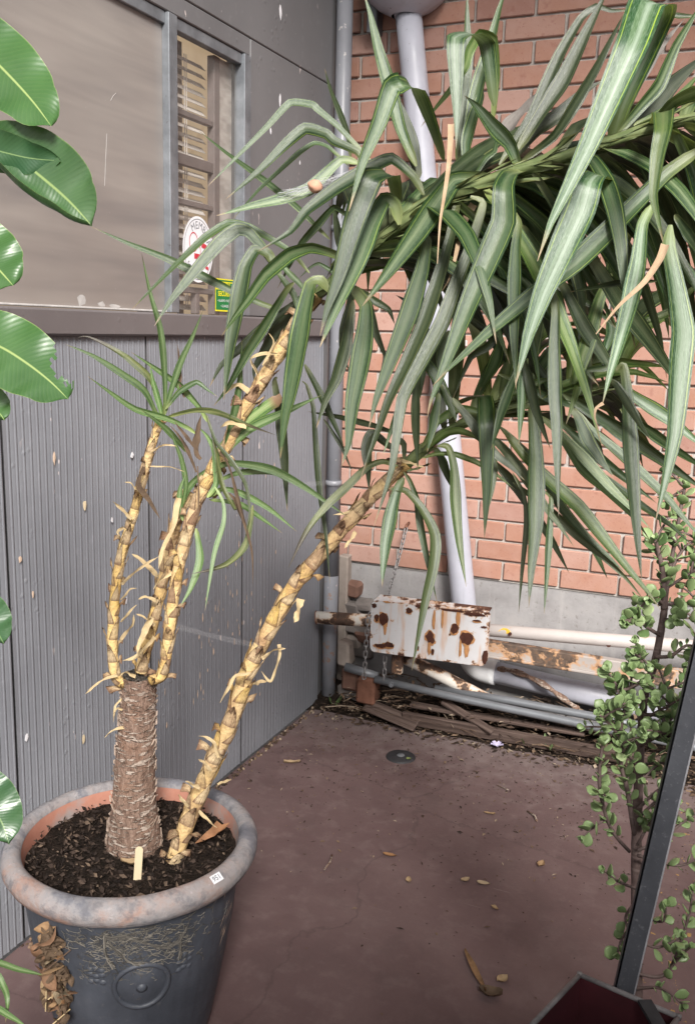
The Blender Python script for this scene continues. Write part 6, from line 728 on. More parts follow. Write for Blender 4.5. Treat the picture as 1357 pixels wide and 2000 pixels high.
D h 0.0082 1.016,-1.882,1.415,.22,.12,.97 1.024,-1.883,1.413,.22,.12,.97 1.042,-1.883,1.409,.21,.12,.97 1.07,-1.884,1.404,.2,.12,.97
D h 0.0070 .943,-1.911,1.322,.5,.27,-.82 .936,-1.92,1.315,.5,.27,-.82 .92,-1.938,1.3,.3,.15,-.94 .894,-1.96,1.295,.11,.07,-.99
C h 0.0094 .735,-2.009,1.591,-.84,-.31,-.46 .731,-2.011,1.601,-.84,-.31,-.46 .722,-2.016,1.622,-.89,-.31,.32 .743,-2.01,1.633,-.22,.08,.97 .781,-2.003,1.635,-.07,.16,.98
C h .012 .712,-2.005,1.552,-.54,-.16,-.83 .706,-2.009,1.557,-.54,-.16,-.83 .692,-2.019,1.567,.03,.15,-.99 .673,-2.04,1.551,.41,.38,-.83 .667,-2.049,1.541,.52,.45,-.73
C h 0.0066 .747,-2.011,1.609,-.82,-.37,.44 .755,-2.01,1.623,-.82,-.37,.44 .771,-2.007,1.655,-.9,-.42,.1 .762,-2.013,1.676,-.8,-.38,-.46
C h .011 .714,-2.02,1.479,-.19,-.08,-.98 .704,-2.028,1.482,-.19,-.08,-.98 .684,-2.046,1.487,.08,.07,-.99 .673,-2.06,1.477,.44,.3,-.85
A h 0.0059 .437,-2.095,.847,.68,.39,-.62 .434,-2.101,.84,.68,.39,-.62 .428,-2.114,.825,.74,.57,-.36 .435,-2.13,.795,.73,.66,-.18
A h 0.0076 .452,-2.104,.778,.57,-.39,-.73 .445,-2.111,.777,.57,-.39,-.73 .431,-2.126,.774,.72,-.23,-.65 .42,-2.144,.76,.83,-.09,-.55
A h 0.0058 .444,-2.099,.815,.01,-.54,-.84 .441,-2.104,.817,.01,-.54,-.84 .435,-2.114,.823,.53,-.14,-.84 .432,-2.126,.815,.8,.22,-.55"""
BUSH="""0 1.61,-1.822,.095,.014 1.599,-1.819,.2,.013 1.581,-1.806,.365,.012 1.573,-1.804,.462,.011 1.561,-1.794,.601,.011 1.554,-1.787,.717,.01 1.548,-1.777,.842,.009 1.549,-1.77,.944,.008 1.563,-1.762,1.022,.008 1.57,-1.752,1.126,.007
1 1.57,-1.752,1.126,.008 1.56,-1.755,1.203,.006 1.549,-1.764,1.248,.005 1.541,-1.777,1.277,.004
1 1.57,-1.752,1.126,.005 1.571,-1.743,1.191,.005 1.577,-1.728,1.277,.004 1.582,-1.716,1.352,.004 1.585,-1.713,1.384,.003
1 1.576,-1.742,1.213,.004 1.596,-1.724,1.256,.003 1.628,-1.706,1.278,.002
1 1.57,-1.75,1.134,.004 1.544,-1.789,1.159,.003 1.521,-1.838,1.131,.002
1 1.566,-1.765,1.072,.004 1.542,-1.8,1.096,.004 1.519,-1.833,1.124,.003 1.51,-1.867,1.121,.002
1 1.566,-1.759,1.099,.004 1.596,-1.755,1.113,.003 1.638,-1.748,1.112,.002
1 1.558,-1.755,1.136,.004 1.592,-1.73,1.134,.003 1.631,-1.701,1.138,.002
1 1.566,-1.745,1.168,.004 1.597,-1.737,1.193,.003 1.627,-1.73,1.217,.002
1 1.564,-1.776,1.027,.004 1.594,-1.783,1.037,.004 1.622,-1.787,1.065,.003 1.645,-1.799,1.067,.002
1 1.56,-1.781,1.008,.004 1.537,-1.82,1.028,.003 1.527,-1.852,1.054,.002
1 1.556,-1.787,.987,.004 1.527,-1.825,.972,.004 1.505,-1.856,.974,.003 1.48,-1.88,1.016,.002
1 1.553,-1.795,.955,.004 1.592,-1.803,.971,.003 1.63,-1.809,.996,.002
1 1.552,-1.798,.944,.004 1.537,-1.84,.934,.003 1.525,-1.875,.951,.002
1 1.553,-1.808,.897,.004 1.596,-1.825,.94,.003 1.63,-1.847,.977,.002
1 1.553,-1.807,.902,.004 1.59,-1.826,.894,.003 1.625,-1.84,.917,.002
1 1.551,-1.807,.907,.004 1.588,-1.819,.913,.004 1.613,-1.844,.883,.003 1.631,-1.859,.915,.002
1 1.551,-1.817,.859,.004 1.591,-1.828,.883,.003 1.624,-1.849,.876,.002
1 1.553,-1.819,.843,.005 1.583,-1.844,.877,.004 1.623,-1.865,.905,.002
1 1.553,-1.828,.801,.004 1.584,-1.855,.825,.003 1.624,-1.878,.844,.002
1 1.552,-1.83,.796,.003 1.538,-1.862,.83,.003 1.519,-1.895,.868,.002
1 1.559,-1.856,.658,.005 1.537,-1.861,.759,.005 1.519,-1.871,.825,.004 1.515,-1.871,.911,.004 1.524,-1.874,.956,.003
1 1.552,-1.847,.612,.004 1.522,-1.87,.655,.004 1.501,-1.888,.706,.004 1.484,-1.898,.782,.004 1.484,-1.899,.868,.003
1 1.513,-1.861,.881,.003 1.493,-1.889,.922,.003 1.485,-1.915,.947,.002
1 1.517,-1.863,.866,.003 1.5,-1.89,.901,.003 1.476,-1.921,.936,.002
1 1.56,-1.829,.679,.004 1.59,-1.829,.722,.003 1.625,-1.833,.738,.002
1 1.559,-1.825,.701,.004 1.602,-1.822,.757,.003 1.634,-1.838,.749,.002
1 1.566,-1.838,.626,.004 1.589,-1.843,.688,.003 1.618,-1.852,.717,.002
1 1.567,-1.84,.615,.004 1.612,-1.822,.641,.004 1.644,-1.809,.678,.003 1.678,-1.796,.704,.002
1 1.568,-1.842,.605,.004 1.647,-1.822,.591,.003 1.688,-1.811,.613,.002
1 1.572,-1.855,.535,.003 1.537,-1.891,.564,.003 1.511,-1.923,.599,.002
1 1.573,-1.84,.496,.003 1.559,-1.883,.481,.003 1.572,-1.913,.468,.002
1 1.579,-1.847,.453,.003 1.558,-1.892,.439,.003 1.553,-1.93,.426,.002
1 1.581,-1.834,.408,.003 1.624,-1.839,.4,.003 1.672,-1.833,.436,.002
1 1.588,-1.828,.318,.004 1.649,-1.814,.329,.004 1.679,-1.791,.448,.003 1.684,-1.788,.521,.002
1 1.591,-1.833,.285,.004 1.642,-1.84,.307,.003 1.687,-1.857,.297,.002
1 1.649,-1.811,.327,.003 1.671,-1.818,.377,.003 1.69,-1.83,.415,.002
1 1.576,-1.834,.469,.003 1.629,-1.835,.461,.003 1.636,-1.845,.505,.002"""
RUB=[([[0.68, -2.79, 2.093], [0.73, -2.795, 2.053], [0.781, -2.799, 2.015], [0.826, -2.805, 1.98], [0.866, -2.813, 1.947], [0.899, -2.823, 1.917]], 0.046, -8, 22, 'rub_u', 0), ([[0.798, -2.823, 1.907], [0.832, -2.817, 1.891], [0.864, -2.813, 1.868], [0.895, -2.809, 1.845], [0.919, -2.807, 1.825], [0.942, -2.806, 1.803]], 0.052, 5, 150, 'rub_d', 0), ([[0.746, -2.869, 1.901], [0.783, -2.851, 1.9], [0.821, -2.834, 1.892], [0.859, -2.816, 1.884], [0.895, -2.799, 1.882]], 0.026, 15, -30, 'rub_t', 0), ([[0.745, -2.844, 1.813], [0.78, -2.845, 1.789], [0.813, -2.848, 1.765], [0.839, -2.851, 1.746], [0.861, -2.856, 1.73]], 0.043, -5, 20, 'rub_u', 0), ([[0.751, -2.87, 1.681], [0.797, -2.866, 1.669], [0.842, -2.863, 1.657], [0.882, -2.863, 1.639], [0.919, -2.864, 1.618], [0.95, -2.869, 1.598]], 0.045, -10, 10, 'rub_u', 1), ([[0.745, -2.85, 1.684], [0.772, -2.833, 1.682], [0.799, -2.816, 1.678], [0.819, -2.803, 1.676], [0.83, -2.792, 1.678]], 0.02, 0, 0, 'rub_t', 0), ([[0.763, -2.858, 1.608], [0.788, -2.855, 1.598], [0.811, -2.853, 1.585], [0.829, -2.854, 1.573], [0.839, -2.857, 1.565]], 0.024, 0, 0, 'rub_u', 0), ([[0.784, -2.904, 1.351], [0.816, -2.904, 1.338], [0.843, -2.907, 1.323], [0.864, -2.912, 1.308], [0.881, -2.919, 1.296]], 0.028, 0, 0, 'rub_t', 0), ([[0.813, -2.941, 1.117], [0.842, -2.942, 1.106], [0.869, -2.945, 1.092], [0.893, -2.949, 1.074], [0.911, -2.957, 1.053]], 0.036, 0, 0, 'rub_t', 0)]
# ---------------------------------------------------------------- setting: slab, bed, walls
def grid_floor():
    m = MB(); m.box((0, -9, -.12), (7, -.075, 0)); return m.build('floor', G['floor'])
tag(grid_floor(), kind='structure')
m = MB(); m.add([(-40, -60, -.13), (60, -60, -.13), (60, 40, -.13), (-40, 40, -.13)], [(0, 1, 2, 3)]); tag(m.build('ground', G['concrete']), kind='structure')
# unseen roof and walls added to shape the light and darken the foreground
m = MB(); m.box((-.3, -3.1, 5.25), (9, .6, 5.35)); tag(m.build('blocker_roof', G['blocker_grey']), kind='structure')
m = MB(); m.box((1.12, -3.35, -.1), (7, -3.15, .92)); tag(m.build('blocker_low_wall', G['wall_grey']), kind='structure')
m = MB(); m.box((2.45, -4.95, -.1), (8, -4.8, 3.34)); tag(m.build('blocker_rear_wall', G['wall_grey']), kind='structure')
m = MB(); m.box((6.5, -4.79, -.1), (6.65, .14, 2.2)); tag(m.build('blocker_side_wall', G['wall_grey']), kind='structure')
# earth bed between slab and wall
m = MB(); nx, ny = 150, 18; x0, x1, y0, y1 = -.02, 2.9, -.17, .149
for i in range(nx + 1):
    for j in range(ny + 1):
        x = x0 + (x1 - x0) * i / nx; v = j / ny; yy = y0 + (y1 - y0) * v + (.05 * noise.noise((x * 5, 0, 3)) if j == 0 else 0)
        h = -.004 + .055 * min(1, v * 2.0) + .030 * v * noise.noise((x * 9, yy * 9, 0)) + .010 * noise.noise((x * 45, yy * 45, 5)) * min(1, v * 5)
        m.v.append((x, yy, h))
for i in range(nx):
    for j in range(ny):
        a = i * (ny + 1) + j; m.f.append((a, a + ny + 1, a + ny + 2, a + 1)); m.m.append(0)
tag(m.build('earth_bed', G['soil'], smooth=True), kind='structure')

# brick wall: every brick in view its own object
bw = thing('brick_wall', (0, .15, 0), 'orange red brick wall with pale mortar above a grey rendered base, behind the yucca', 'brick wall')
H, BL, Z0 = .0878, .245, .624
m = MB(); m.box((-.6, .159, Z0 - .005), (4.2, .36, 3.75)); m.build('mortar', G['mortar'], bw)
bricks = []
for k in range(6):
    mb = MB(); mb.bevbox((-.1165, -.0045, -.0385), (.1165, .06, .0385), .0035, jit=.0012)
    bricks.append(mb.mesh('brick', G['brick']))
rest = MB()
for r in range(0, 35):
    off = .890 + (0 if r % 2 == 1 else BL / 2) - 12 * BL
    for k in range(40):
        xa = off + k * BL; xm = xa + BL / 2; zm = Z0 + H * (r + .5)
        if xm < -.55 or xm > 4.1: continue
        if -.13 < xm < 1.80 and r < 29:
            o = bpy.data.objects.new('brick', random.choice(bricks)); COL.objects.link(o); o.parent = bw
            o.location = (xm + random.uniform(-.0015, .0015), random.uniform(-.0018, .0018), zm + random.uniform(-.001, .001))
            o.rotation_euler = (0, random.uniform(-.006, .006) + (math.pi if random.random() < .5 else 0), random.uniform(-.006, .006))
        else: rest.box((xm - .1165, .1455, zm - .0385), (xm + .1165, .20, zm + .0385))
tag(rest.build('brick', G['brick'], bw), kind='stuff')
# rendered base, its face slightly uneven
m = MB(); nx, nz = 130, 26
for i in range(nx + 1):
    for j in range(nz + 1):
        x = -.6 + 4.8 * i / nx; z = -.12 + (.735) * j / nz
        dmg = max(0, .5 - abs(x - .10) * 3.2) if z < .52 else 0
        y = .148 + .004 * noise.noise((x * 4, z * 4, 1)) + dmg * .05 * (noise.noise((x * 14, z * 14, 9)) + .25)
        m.v.append((x, y, z))
for i in range(nx):
    for j in range(nz):
        a = i * (nz + 1) + j; m.f.append((a, a + nz + 1, a + nz + 2, a + 1)); m.m.append(0)
b0 = len(m.v); m.v += [(-.6, .148, .615), (4.2, .148, .615), (4.2, .30, .6165), (-.6, .30, .6165)]; m.f.append((b0, b0 + 1, b0 + 2, b0 + 3)); m.m.append(0)
m.build('rendered_base', G['concrete'], bw, smooth=True)
# exposed rubble in the broken corner of the base
for (x, z, s, mt) in ((.062, .50, .045, 'rubble_red'), (.075, .41, .055, 'stone'), (.14, .43, .04, 'stone'), (.10, .33, .06, 'stone'), (.15, .28, .05, 'rubble_red'), (.08, .245, .05, 'stone_pale'), (.16, .36, .045, 'stone'), (.13, .20, .05, 'stone')):
    mb = MB(); mb.bevbox((x - s, .10, z - s * .7), (x + s, .17, z + s * .7), .012, jit=.014); mb.build('rubble_stone', G[mt], bw)
m = MB(); m.bevbox((.012, .095, .05), (.058, .15, .66), .006, jit=.004); m.build('corner_strip', G['stone_pale'], bw)

# left wall: ribbed cladding below, window between, flat sheets above
WE = -.08
gw = thing('clad_wall', (0, -2.5, 0), 'grey partition wall with ribbed cladding below and a window above, left of the yucca', 'wall')
P0 = .026
def ribbed(ya, yb, name='ribbed_panel'):
    mb = MB(); pr = []; y = ya + .002
    n = int(round((yb - ya - .004) / P0)); p = (yb - ya - .004) / n
    for k in range(n):
        wv = .0016 * noise.noise((y * 3, 0, 0))
        pr += [(y + p * .05, 0 + wv), (y + p * .55, .0005 + wv), (y + p * .60, .0014 + wv), (y + p * .66, .0021 + wv), (y + p * .80, .0020 + wv), (y + p * .88, .0010 + wv), (y + p * .985, -.001 + wv)]; y += p
    zs = [.012, .25, .5, .8, 1.1, 1.4, 1.650]
    for (yy, xx) in pr:
        for z in zs: mb.v.append((xx + .004 * noise.noise((yy * 2.2, z * 1.3, 7)) - (.004 if z > 1.6 else 0), yy, z))
    for i in range(len(pr) - 1):
        for j in range(len(zs) - 1):
            a = i * len(zs) + j; mb.f.append((a, a + len(zs), a + len(zs) + 1, a + 1)); mb.m.append(0)
    o = mb.build(name, G['clad'], gw); smooth_angle(o, 30); return o
for a, b in ((-6, -4.1), (-4.1, -3.0), (-3.0, -1.978), (-1.978, -1.366), (-1.366, -.783), (-.783, WE)): ribbed(a, b)
m = MB(); m.box((-.09, -6, .0), (-.012, WE - .004, 1.66)); m.build('wall_core', G['wall_grey'], gw)
m = MB(); m.bevbox((-.05, -6, 1.651), (.016, WE - .002, 1.722), .006); m.build('sill', G['sill'], gw)
m = MB(); m.box((-.088, WE + .001, .0), (-.006, .143, 3.7)); m.build('shadow_gap_board', G['wall_grey'], gw)  # board added to stand in for the dark shadow gap beside the pipe
m = MB(); m.bevbox((-.09, -.748, 1.724), (.006, WE, 2.649), .003); m.build('flat_panel', G['wall_grey'], gw)
m = MB(); m.bevbox((-.09, -6, 2.592), (.0055, -.752, 2.649), .003); m.build('flat_panel', G['wall_grey'], gw)
m = MB(); m.bevbox((-.09, -6, 2.652), (.0062, WE, 3.7), .003); m.build('flat_panel', G['wall_grey'], gw)
# chips where the paint has come off
def chip(name, mat, ctr, w, h, x=.0075, n=9, par=None):
    mb = MB(); vs = [(x, ctr[0], ctr[1])]
    for k in range(n):
        a = 2 * math.pi * k / n; q = random.uniform(.6, 1.1); vs.append((x - .0006, ctr[0] + w * q * math.cos(a), ctr[1] + h * q * math.sin(a)))
    mb.add(vs, [(0, k + 1, (k + 1) % n + 1) for k in range(n)]); return mb.build(name, mat, par or gw)
for (y, z, w, h, mt) in ((-1.681, 1.184, .008, .018, 'stick'), (-1.457, 1.301, .010, .010, 'st_white'), (-1.941, 1.085, .007, .012, 'peel'), (-1.946, .593, .008, .014, 'st_white'), (-1.715, .498, .009, .018, 'stick'), (-1.56, 1.12, .006, .010, 'st_white'), (-.534, 2.792, .012, .028, 'st_white'), (-.53, 2.50, .008, .024, 'st_white'), (-1.80, 1.33, .006, .02, 'peel'), (-1.5, .86, .006, .012, 'st_white'), (-.60, 2.38, .007, .012, 'st_white'), (-.36, 2.31, .006, .009, 'st_white'), (-1.9, .98, .005, .012, 'peel'), (-1.99, .93, .006, .006, 'st_white')):
    chip('paint_chip', G[mt], (y, z), w, h, .0078)
chips = MB()
for _ in range(85):
    y = random.gauss(-.95, .25); z = random.gauss(.62, .22)
    if not -1.35 < y < -.12 or z < .1: continue
    b = len(chips.v); ww = random.uniform(.0012, .004); hh = random.uniform(.004, .018); x = .0082
    chips.add([(x, y - ww, z), (x, y - ww * .4, z - hh), (x, y + ww, z - hh * .3), (x, y + ww * .5, z + hh), (x, y - ww * .3, z + hh * .8)], [(0, 1, 2, 3, 4)])
tag(chips.build('paint_chip', G['peel'], gw), kind='stuff')
# crumbling edge where cladding meets the slab
edge = MB()
for _ in range(420):
    y = random.uniform(-2.0, -.05); s = random.uniform(.003, .010); x = random.uniform(.0, .028)
    edge.bevbox((x, y, -.002), (x + s, y + s * 1.2, s * .8), s * .25, jit=s * .2)
tag(edge.build('grit', G['litter'], None), 'line of grit and paint flakes along the foot of the ribbed wall', 'grit', None, 'stuff')

# window
win = thing('window', (0, -1.2, 1.724), 'two-part wall window with a dusty tan sheet and a narrow clear pane of blinds', 'window')
def fr(name, a, b, mat='galv'):
    mb = MB(); mb.bevbox(a, b, .002); return mb.build(name, G[mat], win)
fr('mullion', (-.03, -1.249, 1.724), (.012, -1.203, 2.589)); fr('frame_jamb', (-.03, -.796, 1.724), (.011, -.7505, 2.5905))
fr('frame_head', (-.03, -6, 2.556), (-.0005, -1.2505, 2.5905)); fr('frame_head', (-.03, -1.2015, 2.556), (-.0005, -.7975, 2.5905))
fr('bead', (-.018, -6, 1.7235), (-.002, -1.2505, 1.730), 'film')
m = MB(); m.box((-.016, -6, 1.724), (-.012, -1.250, 2.557)); m.build('dusty_pane', G['dusty'], win)
m = MB(); m.add([(-.020, -1.202, 1.724), (-.020, -.797, 1.724), (-.020, -.797, 2.557), (-.020, -1.202, 2.557)], [(0, 1, 2, 3)]); m.build('clear_pane', G['glass'], win)
for (y, z, w, h) in ((-1.645, 1.747, .022, .020), (-1.56, 1.738, .022, .010), (-1.50, 1.735, .03, .006)): chip('torn_film', G['film'], (y, z), w, h, -.0112, 9, win)
for (y0_, z0_, y1_, z1_) in ((-1.52, 2.20, -1.535, 2.06), (-1.50, 2.29, -1.475, 2.315)):
    mb = MB(); mb.tube([(-.0117, y0_, z0_), (-.0117, (y0_ + y1_) / 2, (z0_ + z1_) / 2 + .003), (-.0117, y1_, z1_)], .0007, 4); mb.build('scratch', G['film'], win)
# timber bars of the inner sash, pale side sheet
for z in (2.345, 2.205, 2.075, 1.945, 1.80):
    hh = .009 if z != 2.205 else .017
    fr('sash_bar', (-.062, -1.20, z - hh), (-.042, -.905, z + hh), 'timber_dark')
fr('sash_stile', (-.066, -.912, 1.724), (-.038, -.876, 2.56), 'timber_dark'); fr('sash_stile', (-.0665, -1.02, 1.724), (-.0435, -.996, 1.80), 'timber_dark')
m = MB(); m.box((-.050, -.871, 1.724), (-.044, -.79, 2.56)); m.build('side_sheet', G['side'], win)
vb = thing('venetian_blind', (-.1, -1.05, 2.55), 'pale venetian blind of thin slats behind the narrow clear pane', 'blind')
mb = MB(); mb.add([(-.012, -.17, -.003), (.012, -.17, .004), (.012, .17, .004), (-.012, .17, -.003), (-.012, -.17, -.0045), (.012, -.17, .0025), (.012, .17, .0025), (-.012, .17, -.0045)], [(0, 1, 2, 3), (7, 6, 5, 4), (0, 4, 5, 1), (1, 5, 6, 2), (2, 6, 7, 3), (3, 7, 4, 0)])
slm = mb.mesh('slat', G['blind'])
for k in range(28):
    o = bpy.data.objects.new('slat', slm); COL.objects.link(o); o.parent = vb; o.location = (0, random.uniform(-.002, .002), -.02 - k * .029); o.rotation_euler = (random.uniform(-.004, .004), (1.12 + random.uniform(-.05, .05)), 0)
for y in (-1.008, -1.02): 
    mb = MB(); mb.tube([(-.084, y, 2.54), (-.084, y, 1.75)], .0016, 5); mb.build('cord', G['blind'], vb)
m = MB(); m.box((-.72, -2.4, .8), (-.70, .6, 2.9)); tag(m.build('glowing_interior_wall', G['inside']), kind='structure')
for (a, b, z0_, z1_, mt) in ((-1.21, -1.09, 2.25, 2.55, 'timber_dark'), (-1.20, -1.05, 1.70, 1.86, 'side'), (-.97, -.94, 1.7, 2.6, 'side')):
    m = MB(); m.box((-.152, a, z0_), (-.145, b, z1_)); tag(m.build('interior_panel', G[mt]), kind='structure')

# stickers on the clear pane
XF = Matrix(((0, 0, 1), (1, 0, 0), (0, 1, 0))).to_4x4()
def text(body, size, mat, parent, pos, rot=0, align='CENTER', basis=XF, bold=0, sx=1):
    cu = bpy.data.curves.new('text', 'FONT'); cu.body = body; cu.size = size; cu.align_x = align; cu.align_y = 'CENTER'; cu.offset = bold; cu.resolution_u = 3
    to = bpy.data.objects.new('lettering', cu); COL.objects.link(to); dg = bpy.context.evaluated_depsgraph_get()
    me = bpy.data.meshes.new_from_object(to.evaluated_get(dg)); bpy.data.objects.remove(to)
    me.transform(Matrix.Translation(pos) @ basis @ Matrix.Rotation(rot, 4, 'Z') @ Matrix.Diagonal((sx, 1, 1, 1))); me.transform(Matrix.Translation(-orig(parent)))
    me.materials.append(mat); o = bpy.data.objects.new('lettering', me); COL.objects.link(o); o.parent = parent; return o
def disc(name, mat, parent, c, ra, rb, x, inner=0, n=40, rot=0, a0=0, a1=2 * math.pi):
    mb = MB(); vs = []; fs = []
    def pt(r_, a): 
        u, v = ra * r_ * math.cos(a), rb * r_ * math.sin(a); return (x, c[0] + u * math.cos(rot) - v * math.sin(rot), c[1] + u * math.sin(rot) + v * math.cos(rot))
    for k in range(n + 1):
        a = a0 + (a1 - a0) * k / n; vs += [pt(1, a), pt(inner, a)]
    for k in range(n): fs.append((2 * k, 2 * k + 2, 2 * k + 3, 2 * k + 1))
    mb.add(vs, fs); return mb.build(name, mat, parent)
SC = (-1.046, 1.93)
sk = thing('round_sticker', (-.0185, SC[0], SC[1]), 'round white MEMBER sticker with red outlined bowling pins on the clear pane', 'sticker')
disc('sticker_face', G['st_white'], sk, SC, .092, .105, -.0182); disc('ring', G['st_grey'], sk, SC, .084, .097, -.0178, .975)
for i, ch in enumerate('MEMBER'):
    a = R(118 - i * 20); text(ch, .034, G['st_grey'], sk, Vector((-.0176, SC[0] + .064 * math.cos(a), SC[1] + .076 * math.sin(a))), a - R(90), sx=.95)
disc('pin_outline', G['st_red'], sk, (SC[0] - .028, SC[1] + .022), .026, .031, -.0176, .88)
disc('pin_outline', G['st_red'], sk, (SC[0] - .008, SC[1] - .004), .022, .024, -.0174, .88, a0=R(-60), a1=R(160))
for (dy, dz, w, h, rt) in ((-.008, -.022, .034, .0085, -.05), (.034, .014, .030, .008, -.25), (.052, -.055, .018, .005, -.3)):
    mb = MB(); mb.add([(-.0172, SC[0] + dy + sx_ * w / 2 * math.cos(rt) - sz_ * h * math.sin(rt), SC[1] + dz + sx_ * w / 2 * math.sin(rt) + sz_ * h * math.cos(rt)) for sx_, sz_ in ((-1, -1), (1, -1), (1, 1), (-1, 1))], [(0, 1, 2, 3)]); mb.build('red_band', G['st_red'], sk)
text('S', .036, G['st_grey'], sk, Vector((-.0172, SC[0] - .052, SC[1] - .052)), R(38), sx=.9)
gs = thing('security_sticker', (-.0185, -.87, 1.79), 'green and yellow SECURITY sticker in the lower corner of the clear pane', 'sticker')
def rect(name, mat, par, y0_, y1_, z0_, z1_, x):
    mb = MB(); mb.add([(x, y0_, z0_), (x, y1_, z0_), (x, y1_, z1_), (x, y0_, z1_)], [(0, 1, 2, 3)]); return mb.build(name, mat, par)
rect('sticker_face', G['st_yellow'], gs, -.940, -.806, 1.736, 1.846, -.0182); rect('green_field', G['st_green'], gs, -.936, -.810, 1.741, 1.809, -.0179); rect('green_field', G['st_green'], gs, -.935, -.811, 1.8135, 1.833, -.0179); rect('green_band', G['st_green'], gs, -.932, -.814, 1.837, 1.842, -.0178)
text('KON', .026, G['st_yellow'], gs, Vector((-.0174, -.866, 1.8235)), sx=.8, bold=.0006); text('SECURITY', .023, G['st_yellow'], gs, Vector((-.0174, -.873, 1.795)), sx=.98, bold=.0006)
text('\u2022 ALARMS \u2022 PATROLS', .0125, G['st_white'], gs, Vector((-.0174, -.873, 1.772)), sx=.9); text('\u2022 GUARDS', .0125, G['st_white'], gs, Vector((-.0174, -.880, 1.754)), sx=.9)

# ---------------------------------------------------------------- pipes in the corner
m = MB(); pts = [(.036, -.035, 3.7), (.036, -.035, .62)]; cpipe = thing('corner_pipe', (.036, -.035, 0), 'slim grey vertical pipe in the corner between ribbed wall and brick wall', 'pipe')
m.tube([(.036, -.035, 3.7), (.036, -.035, 2), (.035, -.035, .60)], .033, 20); m.build('pipe_shaft', G['pipe'], cpipe, True)
m = MB(); m.tube([(.035, -.035, .602), (.034, -.035, .3), (.034, -.035, -.02)], .0325, 20); m.build('pipe_foot', G['pipe_worn'], cpipe, True)
for z in (1.02, 2.1):
    m = MB(); m.tube([(.036, -.035, z - .012), (.036, -.035, z + .012)], .0365, 20); m.build('pipe_collar', G['pipe'], cpipe, True)
m = MB(); m.bevbox((.085, .075, 2.885), (.13, .146, 3.02), .004); tag(m.build('wall_bracket', G['galv']), 'small grey metal bracket on the bricks just right of the corner pipe top', 'bracket')
dp = thing('downpipe', (.45, .07, 0), 'thick pale grey downpipe running aslant down the brick wall to an elbow', 'downpipe')
A, B = Vector((.272, .065, 2.93)), Vector((.655, .075, .30))
m = MB(); m.tube([A.lerp(B, k / 14) for k in range(15)], .053, 28); m.build('pipe_shaft', G['downpipe'], dp, True)
m = MB(); pr = []
for k in range(9):
    a = k / 8 * R(82); pr.append(B + Vector((.010 + .075 * (1 - math.cos(a)), 0, -.075 * math.sin(a) + .01)))
m.tube([B + Vector((-.006, 0, .05))] + pr + [pr[-1] + Vector((.03, 0, -.002)), pr[-1] + Vector((.055, 0, -.003))], [.058] * 12, 24); m.build('elbow', G['white_paint'], dp, True)
e = pr[-1]; m = MB(); m.tube([e + Vector((-.005, 0, 0)), Vector((1.1, .085, .205)), Vector((1.50, .09, .185))], .048, 22); m.build('low_run', G['downpipe'], dp, True)
m = MB(); c = Vector((.262, .055, 3.06)); m.lathe([(.0, .12), (.175, .12), (.178, .0), (.172, -.035), (.150, -.075), (.115, -.105), (.075, -.125), (.056, -.135)], c, 40); m.build('hopper', G['downpipe'], dp, True)
m = MB(); m.lathe([(.179, .01), (.186, .005), (.186, -.012), (.179, -.02)], c, 40); m.build('hopper_band', G['galv'], dp, True)
m = MB(); m.tube([A + Vector((.002, 0, .005)), A + Vector((-.004, 0, .03))], .060, 24); m.build('pipe_collar', G['downpipe'], dp, True)
for q in (.49,):
    p = A.lerp(B, q); m = MB(); m.bevbox((p.x - .075, .06, p.z - .014), (p.x + .10, .148, p.z + .012), .003); m.build('pipe_strap', G['white_paint'], dp)

# ---------------------------------------------------------------- steel barrier laid along the wall
ba = thing('steel_barrier', (.3, -.13, 0), 'old white steel barrier with a flaking top rail and worn lower beam along the wall', 'barrier')
m = MB(); m.tube([(.36, -.145, .461), (1.0, -.11, .4935), (1.9, -.06, .542)], .0265, 20); m.build('top_rail', G['rail'], ba, True)
m = MB(); m.tube([(.030, -.168, .437), (.20, -.158, .449), (.362, -.1445, .461)], .0285, 20); m.build('rail_stub', G['rail_worn'], ba, True)
m = MB(); m.tube([(.0295, -.1685, .4365), (.026, -.1695, .436)], .031, 20); m.build('end_cap', G['rust'], ba, True)
m = MB(); m.bevbox((.70, -.115, .372), (1.9, -.075, .432), .004); o = m.build('lower_beam', G['beam'], ba)
m = MB(); m.bevbox((.70, -.130, .364), (1.9, -.075, .376), .003); m.build('beam_flange', G['beam'], ba)
m = MB(); m.bevbox((.372, -.135, .225), (.418, -.105, .36), .004); m.build('foot_bracket', G['rail_worn'], ba)
m = MB(); m.tube([(.40, -.07, .285), (.55, -.06, .235), (.84, -.05, .13)], .028, 16); m.build('fallen_stay', G['rail_worn'], ba, True)
sub = o
# plate
PX0, PX1, PZ0, PZ1, PY = .292, .806, .338, .568, -.185
pl = thing('rusty_plate', ((PX0 + PX1) / 2, PY, .45), 'white enamelled steel plate with round rust spots hung on the barrier rail', 'plate')
def plate_pt(x, z, y): 
    u = (x - PX0) / (PX1 - PX0); return (x, y, z + (u - .5) * .016)
m = MB(); oc = []
for (cx_, cz_, a0) in ((PX0 + .018, PZ0 + .03, 180), (PX1 - .035, PZ0 + .035, 270), (PX1 - .012, PZ1 - .012, 0), (PX0 + .03, PZ1 - .03, 90)):
    rr = {180: (.018, .03), 270: (.035, .035), 0: (.012, .012), 90: (.03, .03)}[a0]
    for k in range(6): a = R(a0 + 90 * k / 5); oc.append((cx_ + rr[0] * math.cos(a), cz_ + rr[1] * math.sin(a)))
n = len(oc)
front = [plate_pt(x, z, PY - .004 + .003 * noise.noise((x * 6, z * 6, 0))) for x, z in oc]; back = [plate_pt(x, z, PY + .012) for x, z in oc]
